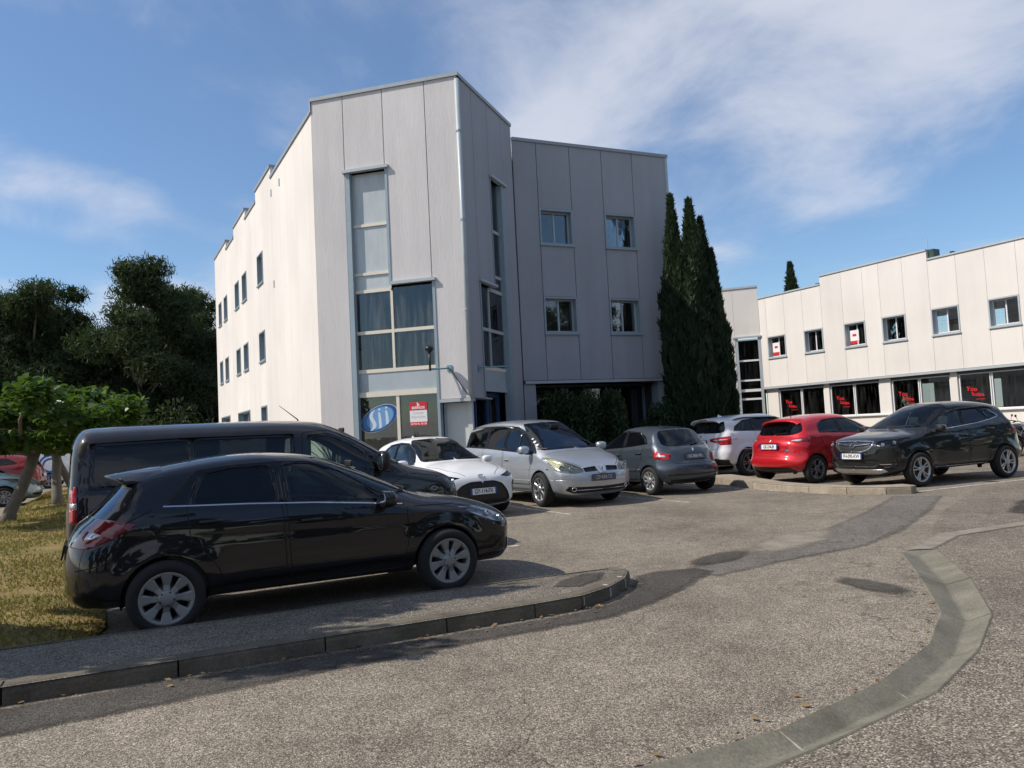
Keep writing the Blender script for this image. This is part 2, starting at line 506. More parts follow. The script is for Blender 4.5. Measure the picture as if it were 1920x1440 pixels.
# pavement with kerb
KF = [(-9.0, 2.40), (-8.05, 2.84), (-7.1, 3.28), (-6.18, 3.71), (-5.25, 4.14), (-4.3, 4.59), (-3.37, 5.02), (-2.42, 5.45), (-1.5, 5.88), (-.62, 6.29), (.10, 6.63), (.52, 6.86), (.80, 7.17), (1.00, 7.55), (1.10, 7.92)]
KB = [(1.00, 8.13), (.12, 7.79), (-.92, 7.34), (-1.9, 6.92), (-2.95, 6.46), (-3.7, 6.14), (-9.6, 3.6)]
PZ = .125
flat('pavement', KF[:-1] + [(1.08, 7.9)] + KB, PZ - .006, 'pavement_mat')
kb = empty('kerb', (-1, 6, 0), kind='structure')
def kerb_run(pts, parent, off, wid, h, mat, name='kerb_stone', side=1, seed=0):
    random.seed(seed)
    for i in range(len(pts) - 1):
        a, b = Vector((*pts[i], 0)), Vector((*pts[i + 1], 0)); d = (b - a); L_ = d.length; d.normalize(); nrm = Vector((d.y, -d.x, 0)) * side
        def mit(k):
            if k <= 0 or k >= len(pts) - 1: return nrm
            p0, p1, p2 = (Vector((*pts[k + q], 0)) for q in (-1, 0, 1)); d0 = (p1 - p0).normalized(); d1 = (p2 - p1).normalized()
            n_ = (Vector((d0.y, -d0.x, 0)) + Vector((d1.y, -d1.x, 0))).normalized() * side
            return n_ / max(.6, n_.dot(nrm))
        na, nb = mit(i), mit(i + 1)
        g_ = .006; a2 = a + d * g_; b2 = b - d * g_
        dz = random.uniform(-.004, .004); c = .022 + random.uniform(0, .012)
        prof = [(0, -.1), (0, h - c * 1.3), (-c * .35, h - c * .4), (-c, h), (-wid, h), (-wid, -.1)]
        v = []
        for P, nn_ in ((a2, na), (b2, nb)):
            for t_, z in prof:
                q = P + nn_ * t_ ; v.append((q.x - off[0], q.y - off[1], z + dz))
        n = len(prof)
        f = [(k, n + k, n + k + 1, k + 1) for k in range(n - 1)] + [tuple(range(n)), tuple(reversed(range(n, 2 * n)))]
        if side < 0: f = [tuple(reversed(q)) for q in f]
        obj(name, v, f, mat, parent)
kerb_run(KF + [(1.02, 8.14)], kb, (-1, 6), .15, PZ, 'kerb_concrete')
kerb_run(list(KB), kb, (-1, 6), .05, PZ + .004, 'kerb_concrete', 'edging_stone', 1, 3)
simple('mortar_white', (.42, .40, .36), .9, 0, .15, 20)
m = MB()
for x, y, a in ((.53, 6.88, 28), (.81, 7.19, 52), (1.0, 7.55, 68)):
    ca, sa = math.cos(rad(a)), math.sin(rad(a))
    v = []
    for px, py, z in ((-.014, -.003, .02), (.018, -.003, .03), (.015, -.003, PZ - .03), (-.016, -.003, PZ - .03), (.02, .03, PZ + .002), (-.016, .03, PZ + .002), (.03, .09, PZ + .002), (-.012, .07, PZ + .002)):
        v.append((x + ca * px - sa * py + 1, y + sa * px + ca * py - 6, z))
    m.add(v, [(0, 1, 2, 3), (3, 2, 4, 5), (5, 4, 6, 7)])
m.obj('mortar_repair', 'mortar_white', kb)
# darker asphalt strip along the kerb and its spill round the nose
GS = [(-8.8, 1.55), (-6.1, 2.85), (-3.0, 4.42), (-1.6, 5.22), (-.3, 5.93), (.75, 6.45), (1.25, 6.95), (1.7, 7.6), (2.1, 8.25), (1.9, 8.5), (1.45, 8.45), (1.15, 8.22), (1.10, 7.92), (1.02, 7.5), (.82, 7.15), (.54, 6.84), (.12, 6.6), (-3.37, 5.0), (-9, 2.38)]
pass
pass
def soft_patch(name, poly, z, mat, rim=.14, radial=False):
    if radial:
        n = len(poly); cx, cy = sum(p[0] for p in poly) / n, sum(p[1] for p in poly) / n
        me = bpy.data.meshes.new(name)
        me.from_pydata([(cx + (x - cx) * k, cy + (y - cy) * k, z) for k in (1, .72, .40) for x, y in poly], [], [(q * n + i, q * n + (i + 1) % n, (q + 1) * n + (i + 1) % n, (q + 1) * n + i) for q in (0, 1) for i in range(n)] + [tuple(range(2 * n, 3 * n))])
        at = me.attributes.new('fade', 'FLOAT', 'POINT'); at.data.foreach_set('value', [0.0] * n + [.5] * n + [1.0] * n)
        me.update(); me.materials.append(MAT[mat]); o = link(bpy.data.objects.new(name, me)); o['kind'] = 'structure'; return o
    bm = bmesh.new(); lay = bm.verts.layers.float.new('fade'); f = bm.faces.new([bm.verts.new((x, y, z)) for x, y in poly]); bm.normal_update()
    if f.normal.z < 0: f.normal_flip()
    for k in range(2):
        bmesh.ops.inset_region(bm, faces=[f], thickness=rim * (.5 if k == 0 else .9), use_even_offset=True, use_boundary=True)
    inner = set(f.verts)
    for v in bm.verts: v[lay] = 0.0 if v.is_boundary else (1.0 if v in inner else .5)
    me = bpy.data.meshes.new(name); bm.to_mesh(me); bm.free(); me.materials.append(MAT[mat])
    o = link(bpy.data.objects.new(name, me)); o['kind'] = 'structure'; return o
def blob(cx, cy, rx, ry, rot, n=26, seed=0, jag=.22):
    rnd = random.Random(seed); ph = [rnd.uniform(0, 6.28) for _ in range(5)]
    out = []
    for i in range(n):
        t = 2 * math.pi * i / n
        k = 1 + jag * (.5 * math.sin(2 * t + ph[0]) + .35 * math.sin(3 * t + ph[1]) + .3 * math.sin(5 * t + ph[2]) + .2 * math.sin(9 * t + ph[3]))
        x, y = rx * k * math.cos(t), ry * k * math.sin(t)
        out.append((cx + x * math.cos(rot) - y * math.sin(rot), cy + x * math.sin(rot) + y * math.cos(rot)))
    return out
soft_patch('asphalt_stain', blob(3.22, 7.2, .22, .55, .35, seed=3, jag=.10), .010, 'asphalt_patch', radial=True)
soft_patch('old_trench', [(1.6, 8.4), (2.6, 9.2), (4.0, 10.6), (5.6, 12.6), (7.0, 14.6), (7.9, 14.3), (6.6, 12.3), (5.2, 10.4), (4.2, 9.3), (3.0, 8.6), (2.0, 7.9)], .007, 'asphalt_old', .13)
soft_patch('trench_smear', blob(3.5, 10.0, .45, 1.5, -.75, seed=8, jag=.10), .0095, 'smear', radial=True)
soft_patch('trench_smear', blob(2.3, 9.0, .28, .7, -.8, seed=9, jag=.10), .0115, 'asphalt_patch', radial=True)
soft_patch('dark_repair', [(7.2, 11.6), (8.2, 12.9), (9.6, 14.0), (13.5, 15.6), (14.5, 13.0), (9.0, 10.9), (7.4, 11.0)], .0095, 'asphalt_patch', .2)
soft_patch('concrete_strip', [(4.35, 8.86), (5.3, 9.95), (8.4, 11.32), (8.55, 11.1), (5.5, 9.68), (4.72, 8.84)], .012, 'smear', .06)
soft_patch('far_footpath', [(-11.2, 15.6), (-13.9, 21.6), (-18.3, 30.4), (-19.3, 30.0), (-14.9, 21.2), (-12.2, 15.2)], .010, 'smear', .05)
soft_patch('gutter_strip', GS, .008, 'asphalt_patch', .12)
soft_patch('pavement_repair', [(.25, 7.25), (.55, 7.2), (.80, 7.5), (.86, 7.9), (.6, 7.85), (.35, 7.55)], PZ + .0, 'asphalt_patch', .06)
# painted bay lines
def line(a, b, wd=.09):
    a, b = Vector((*a, 0)), Vector((*b, 0)); d = (b - a).normalized(); nn = Vector((-d.y, d.x, 0)) * wd / 2
    o = flat('bay_line', [(p.x, p.y) for p in (a - nn, b - nn, b + nn, a + nn)], .0065, 'line_paint')
t = NT('line_paint'); p_ = t.pos()
wear = t.ramp(t.noise(7, 8, .7, p_), [(.36, 0), (.58, 1)])
d_ = t.pr(t.mix(t.noise(40, 3, .5, p_), (.40, .38, .34), (.66, .64, .60)), .85)
tr_ = t.n('ShaderNodeBsdfTransparent'); ms_ = t.n('ShaderNodeMixShader')
t.l(t.math('MULTIPLY', t.math('ADD', wear, .18), .8), ms_.inputs[0]); t.l(tr_.outputs[0], ms_.inputs[1]); t.l(d_, ms_.inputs[2])
MAT['line_paint'] = t.done(ms_.outputs[0])
U1 = (.473, -.881)      # direction of the bays along the building
for x, y in ((.98, 14.15), (3.38, 15.25), (5.75, 16.5), (-1.4, 12.85)):
    line((x, y), (x - U1[0] * 5.0, y - U1[1] * 5.0))
U2 = (.881, .473)
for x, y in ((-.02, 10.75),):
    line((x, y), (x - U2[0] * 4.6, y - U2[1] * 4.6))
line((7.75, 15.12), (11.9, 17.0), .11)
line((6.3, 18.1), (10.5, 20.35), .09)

# kerbed island between the two rows of bays
isl = empty('kerb_island', (6.5, 16.5, 0), kind='structure')
IK = [(5.0, 20.6), (5.08, 19.6), (5.2, 18.6), (5.36, 17.65), (5.62, 16.75), (6.0, 15.95), (6.5, 15.3), (7.1, 14.92), (7.55, 14.84), (7.74, 15.02), (7.66, 15.4)]
IZ = .15
kerb_run(IK, isl, (6.5, 16.5), .20, IZ, 'island_concrete', 'kerb_stone', 1, 7)
o = flat('island_top', IK + [(6.9, 15.6), (6.3, 16.4), (6.0, 17.4), (5.9, 19), (5.7, 20.6)], IZ - .01, 'island_concrete', None, None)
o.data.transform(Matrix.Translation((-6.5, -16.5, 0))); o.parent = isl

# ------------------------------------------------------------------ facades
class Facade:
    def __init__(s, parent, O, e, n):
        s.p = parent; s.O = Vector((O[0], O[1], 0)) - Vector(parent.location); s.O.z = 0
        s.e = Vector((e[0], e[1], 0)).normalized(); s.n = Vector((n[0], n[1], 0)).normalized()
        s.flip = s.e.cross(Vector((0, 0, 1))).dot(s.n) < 0
    def pt(s, u, d, z):
        q = s.O + s.e * u + s.n * d; return (q.x, q.y, z)
    def box(s, name, u0, u1, z0, z1, d0, d1, mat, parent=None, ch=0):
        """slab from depth d0 (back) to d1 (front), front edges chamfered by ch"""
        pr_ = parent or s.p
        lay = [(d0, 0), (d1 - ch, 0), (d1, ch)] if ch else [(d0, 0), (d1, 0)]
        v = []
        for d, c in lay:
            v += [s.pt(u0 + c, d, z0 + c), s.pt(u1 - c, d, z0 + c), s.pt(u1 - c, d, z1 - c), s.pt(u0 + c, d, z1 - c)]
        f = [(0, 3, 2, 1)]
        for k in range(len(lay) - 1):
            for j in range(4):
                a = 4 * k + j; b = 4 * k + (j + 1) % 4; f.append((a, b, b + 4, a + 4))
        k = 4 * (len(lay) - 1); f.append((k, k + 1, k + 2, k + 3))
        if s.flip: f = [tuple(reversed(q)) for q in f]
        return obj(name, v, f, mat, pr_)
    def frame_rect(s, name, u0, u1, z0, z1, d0, d1, t_, mat, parent=None, bottom=True):
        """rectangular ring frame as one mesh"""
        v, f = [], []
        def add(a0, a1, b0, b1):
            k = len(v)
            v.extend([s.pt(a0, d0, b0), s.pt(a1, d0, b0), s.pt(a1, d0, b1), s.pt(a0, d0, b1), s.pt(a0, d1, b0), s.pt(a1, d1, b0), s.pt(a1, d1, b1), s.pt(a0, d1, b1)])
            q = [(0, 3, 2, 1), (4, 5, 6, 7), (0, 1, 5, 4), (1, 2, 6, 5), (2, 3, 7, 6), (3, 0, 4, 7)]
            for x in q: f.append(tuple(i + k for i in (reversed(x) if s.flip else x)))
        add(u0, u0 + t_, z0, z1); add(u1 - t_, u1, z0, z1); add(u0 + t_, u1 - t_, z1 - t_, z1)
        if bottom: add(u0 + t_, u1 - t_, z0, z0 + t_)
        return obj(name, v, f, mat, parent or s.p)
    def window(s, u0, u1, z0, z1, rec=.17, surround='frame_blue', sash='frame_grey', gl='office_glass', split=.5, sill=True, back='interior_dark', depth=1.1, lit=None):
        w_ = s.frame_rect('window', u0, u1, z0, z1, -rec - .05, .022, .055, surround)
        if sill: s.box('sill', u0 - .03, u1 + .03, z0 - .045, z0 - .001, -rec, .06, surround, w_)
        s.frame_rect('frame', u0 + .056, u1 - .056, z0 + .056, z1 - .056, -rec - .045, -rec, .045, sash, w_)
        um = u0 + (u1 - u0) * split
        s.box('mullion', um - .025, um + .025, z0 + .10, z1 - .10, -rec - .043, -rec + .004, sash, w_)
        s.box('pane', u0 + .102, um - .026, z0 + .102, z1 - .102, -rec - .028, -rec - .02, gl, w_)
        s.box('pane', um + .026, u1 - .102, z0 + .102, z1 - .102, -rec - .028, -rec - .02, gl, w_)
        # room behind
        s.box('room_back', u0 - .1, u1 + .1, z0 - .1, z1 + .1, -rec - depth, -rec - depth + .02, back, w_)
        return w_
    def rect_poly(s, name, pts, d, mat, parent=None):
        f = [tuple(range(len(pts)))]
        if s.flip: f = [tuple(reversed(f[0]))]
        return obj(name, [s.pt(u, d, z) for u, z in pts], f, mat, parent or s.p)
    def matrix(s, u, d, z, rot=0):
        r = s.e if not s.flip else -s.e
        R_ = Matrix.Rotation(rot, 3, s.n)
        return frame_matrix(s.pt(u, d, z), R_ @ r, R_ @ Vector((0, 0, 1)))
    def text(s, body, u, z, size, mat, d=.005, parent=None, rot=0, **k):
        me = text_mesh(body, size, mat, **k)
        o = link(bpy.data.objects.new('lettering', me), parent or s.p); o.matrix_local = s.matrix(u, d, z, rot); return o
D118 = (math.cos(rad(118.25)), math.sin(rad(118.25)))
NW = (-D118[1], D118[0])          # outward normal of the sunny long walls
Lc, Pc, Rc = (-5.32, 21.28), (-1.09, 20.10), (.345, 23.80)
W0, W1 = (.37, 23.80), (5.71, 26.13)
def unit(a, b):
    d = (b[0] - a[0], b[1] - a[1]); l_ = math.hypot(*d); return (d[0] / l_, d[1] / l_), l_
MBd = empty('office_building', (-2, 24, 0), label='three-storey white panelled office building with a tall glazed corner prow', cat='building')
F1 = Facade(MBd, Lc, D118, NW)
e2, l2 = unit(Lc, Pc); F2 = Facade(MBd, Lc, e2, (e2[1], -e2[0]))
e3, l3 = unit(Pc, Rc); F3 = Facade(MBd, Pc, e3, (e3[1], -e3[0]))
e4, l4 = unit(W0, W1); F4 = Facade(MBd, W0, e4, (e4[1], -e4[0]))
TH = .09; G = .009
def panel(F, u0, u1, z0, z1, mat):
    g_ = .004 if mat == 'panel_white' else G
    return F.box('panel', u0 + g_, u1 - g_, z0 + g_, z1 - g_, -TH, 0, mat, None, .004 if mat == 'panel_white' else .008)
def column(F, u0, u1, zb, zt, holes, mat):
    z = zb
    for a, b in sorted(holes):
        if a - z > .05: panel(F, u0, u1, z, a, mat)
        z = b
    if zt - z > .05: panel(F, u0, u1, z, zt, mat)
def cap(F, u0, u1, z, mat='coping', name='coping', h=.10):
    F.box(name, u0, u1, z - .03, z + h - .03, -.30, .045, mat)
# --- sunny long wall
cols = [0, 1.06, 2.25, 3.42, 4.58, 5.95, 6.80, 7.78, 8.95, 10.2, 11.42, 12.55, 13.40, 14.52, 15.7, 16.90, 18.02, 18.85, 19.88, 21.0]
wincols = {7, 10, 12, 15, 17}
def top1(u):
    return 11.30 if (5.95 < u < 9.35 or 11.8 < u < 14.95 or 17.2 < u < 21) else 10.88
hi1 = [(5.95, 8.95), (11.42, 14.52), (16.90, 21.0)]
for i in range(len(cols) - 1):
    u0, u1 = cols[i], cols[i + 1]; um = (u0 + u1) / 2
    zt = 11.28 if any(a - .01 <= u0 and u1 <= b + .01 for a, b in hi1) else 10.86
    holes = []
    if i in wincols:
        holes = [(4.64, 5.76), (7.56, 8.72)]
        for a, b in holes: F1.window(u0 + .02, u1 - .02, a, b, .16)
        if i == 7: holes = holes + [(1.85, 2.97)]; F1.window(u0 + .02, u1 - .02, 1.85, 2.97, .16)
    if i in (10, 11, 12, 15, 16, 17):
        holes = holes + [(1.85, 2.97)]
    column(F1, u0, u1, 0.05, zt, holes, 'panel_white')
for a, b in ((11.42, 14.52), (16.90, 19.88)):
    F1.window(a + .02, b - .02, 1.85, 2.97, .16)
edges = [0, 5.95, 8.95, 11.42, 14.52, 16.90, 21.0]
for i in range(6):
    hi = i % 2 == 1
    cap(F1, edges[i] + (.0 if hi else .002), edges[i + 1] - (0 if hi else .002), 11.29 if hi else 10.87)
for u, z in ((4.48, 10.26), (5.86, 10.31), (5.83, 7.08)):
    F1.box('vent', u - .05, u + .05, z - .12, z + .12, .002, .02, 'frame_blue')
# --- prow, left face (ribbed concrete)
cap(F2, -.02, l2 + .05, 11.20)
column(F2, 0, .99, .05, 11.19, [], 'panel_ribbed')
column(F2, .99, 2.20, 8.97, 11.19, [], 'panel_ribbed')
column(F2, 2.20, 3.45, 5.72, 11.19, [], 'panel_ribbed')
column(F2, 3.45, l2, 2.50, 11.19, [], 'panel_ribbed')
F2.box('end_trim', -.035, -.004, 10.87, 11.22, -.2, .03, 'frame_grey')
REC = .12
def glazing(F, panes, bars, frames, spand, name='curtain_wall', sign=1):
    r = F.box(name, *frames[0][:4], -REC - .06, frames[0][4], frames[0][5])
    for fr in frames[1:]: F.box('frame', *fr[:4], -REC - .06, fr[4], fr[5], r)
    for b in bars: F.box('mullion', *b[:4], -REC - .055, -REC + b[4], b[5], r)
    for p in panes:
        F.box('pane', *p[:4], -REC - .034, -REC - .026, p[4], r)
        if p[5]: F.box('blind', p[0] + .01, p[1] - .01, p[2] + .01, p[3] - .01, -REC - .16, -REC - .15, p[5], r)
    for s_ in spand: F.box('spandrel', *s_[:4], -REC - .05, -REC - .005, s_[4], r)
    return r
jl, jr, um = 1.135, 3.45, 2.20
glazing(F2,
    [(jl, um, 7.50, 8.93, 'filmed_glass', None), (jl, um, 6.14, 7.42, 'filmed_glass', None), (jl, um, 5.66, 6.06, 'filmed_glass', None),
     (jl, um - .03, 4.51, 5.57, 'dirty_glass', 'curtain_grey'), (um + .04, jr, 4.51, 5.66, 'dirty_glass', None),
     (jl, um - .03, 3.45, 4.42, 'dirty_glass', None), (um + .04, jr, 3.45, 4.42, 'dirty_glass', None),
     (jl, um + .02, .35, 2.69, 'shop_glass', None), (um + .11, jr, .35, 2.69, 'shop_glass', None)],
    [(jl, um, 7.42, 7.50, .012, 'frame_cream'), (jl, um, 6.06, 6.14, .012, 'frame_cream'), (jl, um, 5.57, 5.66, .012, 'frame_cream'),
     (jl, um - .03, 4.42, 4.51, .012, 'frame_cream'), (um + .04, jr, 4.42, 4.51, .012, 'frame_cream'), (um - .03, um + .04, 3.45, 5.57, .014, 'frame_cream'),
     (jl, jr, 3.35, 3.45, .015, 'frame_cream'), (jl, jr, 2.69, 2.83, .03, 'frame_cream'), (um + .02, um + .11, .35, 2.69, .015, 'frame_cream'), (jl, jr, .05, .35, .0, 'spandrel')],
    [(1.0, jl, .05, 8.95, .02, 'frame_blue'), (um, um + .07, 5.74, 8.95, .02, 'frame_blue'), (jr, jr + .075, .05, 5.70, .02, 'frame_blue')],
    [(jl, jr, 2.83, 3.35, 'spandrel')])
F2.box('lintel', .93, 2.32, 8.95, 9.03, -.05, .10, 'frame_grey')
F2.box('lintel', 2.275, 3.56, 5.70, 5.78, -.05, .10, 'frame_grey')
# recess under the prow: service door
F2.box('service_door', 3.60, 4.20, .05, 2.40, -.33, -.28, 'door_grey')
F2.box('door_post', 3.53, 3.60, .05, 2.45, -.36, -.24, 'frame_grey')
F2.box('door_post', 4.20, 4.33, .05, 2.45, -.36, -.24, 'door_grey')
F2.box('soffit_trim', 3.53, l2, 2.42, 2.505, -.35, .03, 'frame_grey')
F2.box('soffit', 3.53, l2 - .02, 2.506, 2.55, -2.0, -.092, 'frame_grey')
# downpipe on the nose of the prow
m = MB(); pq = F2.pt(l2 + .01, .0, 0)
m.tube([(pq[0] + .0, pq[1] - .06, 2.55), (pq[0], pq[1] - .06, 11.05)], .065, 10)
dp = m.obj('downpipe', 'spandrel', MBd, True)
for z in (4.8, 7.2, 9.6):
    MB().tube([(pq[0], pq[1] - .06, z), (pq[0], pq[1] - .06, z + .05)], .078, 10).obj('pipe_bracket', 'frame_blue', dp)
# --- prow, right face
cap(F3, -.02, l3 - .02, 11.20)
column(F3, 0, .92, 2.50, 11.19, [], 'panel_shaded')
column(F3, .92, 2.02, 5.75, 11.19, [], 'panel_shaded')
column(F3, 2.02, 3.12, 9.0, 11.19, [], 'panel_shaded')
column(F3, 3.12, l3, .05, 11.19, [], 'panel_shaded')
um3 = 1.80
glazing(F3,
    [(2.06, 2.86, 7.52, 8.95, 'office_glass', None), (2.06, 2.86, 6.16, 7.44, 'office_glass', None), (2.06, 2.86, 5.72, 6.08, 'office_glass', None),
     (.98, um3 - .03, 4.52, 5.68, 'office_glass', None), (um3 + .03, 2.86, 4.52, 5.62, 'office_glass', None), (.98, um3 - .03, 3.42, 4.43, 'office_glass', None), (um3 + .03, 2.86, 3.42, 4.43, 'office_glass', None)],
    [(2.06, 2.86, 7.44, 7.52, .012, 'frame_grey'), (2.06, 2.86, 6.08, 6.16, .012, 'frame_grey'), (um3 + .03, 2.86, 5.62, 5.72, .012, 'frame_grey'), (.98, um3 - .03, 4.43, 4.52, .012, 'frame_grey'), (um3 + .03, 2.86, 4.43, 4.52, .012, 'frame_grey'),
     (um3 - .03, um3 + .03, 3.42, 5.68, .014, 'frame_grey'), (.98, 2.86, 3.32, 3.42, .015, 'frame_cream'), (.98, 2.86, 2.72, 2.82, .02, 'frame_grey')],
    [(2.86, 3.12, .05, 8.98, .02, 'frame_blue'), (.93, .98, 2.52, 5.73, .02, 'frame_blue'), (2.02, 2.06, 5.75, 8.98, .018, 'frame_blue')],
    [(.98, 2.86, 2.82, 3.32, 'spandrel')])
F3.box('lintel', 1.96, 3.18, 8.98, 9.06, -.05, .10, 'frame_grey')
F3.box('lintel', .86, 2.055, 5.73, 5.80, -.05, .10, 'frame_grey')
dr = F3.frame_rect('entrance_door', 1.05, 2.84, .05, 2.70, -.45, -.36, .09, 'door_blue')
F3.box('door_leaf_rail', 1.90, 2.0, .14, 2.60, -.44, -.365, 'door_blue', dr)
F3.box('door_leaf_rail', 1.15, 2.74, 1.0, 1.12, -.44, -.366, 'door_blue', dr)
F3.box('pane', 1.15, 1.895, 1.125, 2.60, -.42, -.41, 'shop_glass', dr)
F3.box('pane', 2.005, 2.74, 1.125, 2.60, -.42, -.41, 'shop_glass', dr)
F3.box('kick_panel', 1.15, 2.74, .14, .99, -.43, -.40, 'door_blue', dr)
F3.box('door_handle', 1.80, 1.83, 1.0, 1.5, -.36, -.31, 'frame_grey', dr)
# --- shaded wing
cap(F4, -.0, l4 + .05, 10.78)
wc = [0, .83, 2.03, 3.23, 4.42, l4]
for i in range(5):
    holes = [(4.60, 5.77), (7.46, 8.62)] if i in (1, 3) else []
    for a, b in holes: F4.window(wc[i] + .0, wc[i + 1] - .0, a, b, .19, sash='frame_grey')
    column(F4, wc[i], wc[i + 1], 3.10 if i else 3.10, 10.77, holes, 'panel_shaded')
F4.box('end_trim', l4 - .07, l4 + .03, 3.1, 10.74, -.25, .02, 'frame_grey')
F4.box('soffit_trim', .05, l4 + .03, 3.01, 3.095, -.12, .03, 'frame_grey')
F4.box('soffit', .05, l4, 3.096, 3.15, -1.6, -.121, 'panel_shaded')
F4.box('pier', 0.02, .42, .05, 3.0, -.4, -.05, 'panel_shaded')
F4.box('pier', 5.0, 5.55, .05, 3.0, -.5, -.1, 'panel_shaded')
gw = F4.frame_rect('shopfront', .42, 5.0, .05, 3.0, -1.0, -.92, .08, 'frame_blue')
for a, b in ((.5, 1.95), (2.03, 3.45), (3.53, 4.92)):
    F4.box('pane', a, b, .14, 2.9, -.97, -.96, 'shop_glass', gw)
F4.box('mullion', 1.951, 2.029, .131, 2.92, -.99, -.93, 'frame_blue', gw); F4.box('mullion', 3.451, 3.529, .131, 2.92, -.99, -.93, 'frame_blue', gw)
m = MB()
q0 = F4.pt(.2, .02, 1.55)
F4.box('letter_box', .28, .50, 1.45, 1.70, -.045, .03, 'black_metal')
# structural core (roof, inner faces behind the joints, floors)
def core(parent, pts, z0, z1, mat, name, inset=.0):
    off = parent.location
    n = len(pts)
    v = [(x - off.x, y - off.y, z) for z in (z0, z1) for x, y in pts]
    f = [tuple(range(n - 1, -1, -1)), tuple(range(n, 2 * n))]
    return obj(name, v, f, mat, parent)
def inset_pt(F, u, d): q = F.pt(u, d, 0); return (q[0] + F.p.location.x, q[1] + F.p.location.y)
farL = inset_pt(F1, 20.95, -.25)
foot = [inset_pt(F1, .15, -.15), inset_pt(F2, l2 - .15, -.25), inset_pt(F3, l3 - .1, -.25), inset_pt(F4, l4 - .1, -.25), (farL[0] + 13.2, farL[1] + 7.0), farL]
core(MBd, foot, 10.3, 10.42, 'roof_gravel', 'roof')
for z in (3.02, 6.55, 9.3):
    core(MBd, foot, z - .12, z + .12, 'interior_dark', 'floor_slab')
def back_wall(F, u0, u1, z0, z1, d, mat='joint_dark', name='backing_wall'):
    return F.box(name, u0, u1, z0, z1, d - .01, d, mat)
# backing behind panel joints with the window bands left open
for F, segs in ((F1, [(0.05, 20.95, 0, 1.82), (0.05, 20.95, 3.0, 4.62), (0.05, 20.95, 5.78, 7.53), (.05, 20.95, 8.75, 10.8), (.05, 7.75, 1.82, 3.0), (.05, 7.76, 4.62, 5.78), (.05, 7.76, 7.53, 8.75), (8.97, 11.4, 4.62, 5.78), (8.97, 11.4, 7.53, 8.75), (8.97, 11.4, 1.82, 3.0), (12.57, 13.38, 4.62, 8.75), (14.54, 16.88, 1.82, 8.75), (18.04, 18.83, 4.62, 8.75), (19.9, 20.95, 1.82, 8.75)]),
                (F2, [(0.05, .98, 0, 11), (.98, 3.4, 9.02, 11), (2.29, 3.4, 5.8, 9.02), (3.47, l2 - .1, 2.55, 11)]),
                (F3, [(.1, .9, 2.55, 11), (.9, 2.0, 5.82, 11), (2.0, l3 - .1, 9.06, 11), (3.14, l3 - .05, 0, 9.06)]),
                (F4, [(.1, l4 - .1, 3.16, 4.57), (.1, l4 - .1, 5.8, 7.43), (.1, l4 - .1, 8.65, 10.6), (.1, .82, 4.57, 8.65), (2.05, 3.22, 4.57, 8.65), (4.43, l4 - .1, 4.57, 8.65)])):
    for u0, u1, z0, z1 in segs: back_wall(F, u0, u1, z0, z1, -.095, 'joint_light' if F is F1 else 'joint_dark')
for a, b in zip(edges[:-1], edges[1:]):
    if True: F1.box('parapet_upstand', a + .01, b - .01, 10.45, 11.2 if (a in (5.95, 11.42, 16.9)) else 10.8, -.29, -.105, 'panel_white')
# end walls and rear
FE = Facade(MBd, inset_pt(F4, l4, 0), (-e4[1], e4[0]), (e4[0], e4[1]))
FE.box('end_wall', .05, 8.0, .05, 10.7, -.25, 0, 'panel_white')
FR = Facade(MBd, inset_pt(F1, 21.0, 0), (e4[0], e4[1]), (-e4[1], e4[0]))
FR.box('rear_wall', .1, 14.0, .05, 10.8, -.25, -.02, 'panel_white')
# partition that keeps daylight out of the rooms behind the prow glass
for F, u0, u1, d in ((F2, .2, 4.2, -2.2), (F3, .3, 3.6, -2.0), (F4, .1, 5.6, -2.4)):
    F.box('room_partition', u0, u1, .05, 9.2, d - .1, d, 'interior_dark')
# --- signs in the shop window of the prow
def ellipse(cu, cz, a, b, rot, n=48):
    return [(cu + a * math.cos(t) * math.cos(rot) - b * math.sin(t) * math.sin(rot), cz + a * math.cos(t) * math.sin(rot) + b * math.sin(t) * math.cos(rot)) for t in (2 * math.pi * i / n for i in range(n))]
SR = rad(24)
sg = empty('window_sign', F2.pt(1.68, 0, 0)[:2] + (0,), label='tilted blue oval window sign reading sii', cat='sign')
sg.location = Vector(F2.pt(1.68, -.15, 1.7)) + MBd.location
FS = Facade(sg, (Lc[0], Lc[1]), e2, (e2[1], -e2[0]))
FS.O = Vector((Lc[0], Lc[1], 0)) - sg.location
def local_z(o): pass
for nm, a, b, d, mt, du in (('sign_plate', .588, .325, -.130, 'frame_white', 0), ('dark_oval', .575, .315, -.127, 'sii_dark', 0), ('middle_oval', .50, .295, -.124, 'sii_mid', -.02), ('light_oval', .42, .265, -.121, 'sii_light', .03)):
    FS.rect_poly(nm, ellipse(1.68 + du, 2.10 + du * .3, a, b, SR), d, mt, sg)
def strip(F, pts, w_, d, mat, parent, name):
    """stroke of varying width in facade plane"""
    v, f = [], []
    for i, (u, z, hw) in enumerate(pts):
        v += [F.pt(u - hw, d, z), F.pt(u + hw, d, z)]
        if i: f.append((2 * i - 2, 2 * i - 1, 2 * i + 1, 2 * i) if not F.flip else (2 * i, 2 * i + 1, 2 * i - 1, 2 * i - 2))
    return obj(name, v, f, mat, parent)
sS = [(1.565, 2.345, .012), (1.50, 2.29, .035), (1.455, 2.22, .05), (1.445, 2.16, .055), (1.47, 2.09, .06), (1.515, 2.02, .06), (1.545, 1.95, .06), (1.545, 1.89, .055), (1.51, 1.83, .05), (1.45, 1.785, .03), (1.41, 1.775, .012)]
strip(FS, sS, 0, -.118, 'sii_pale', sg, 'letter_s')
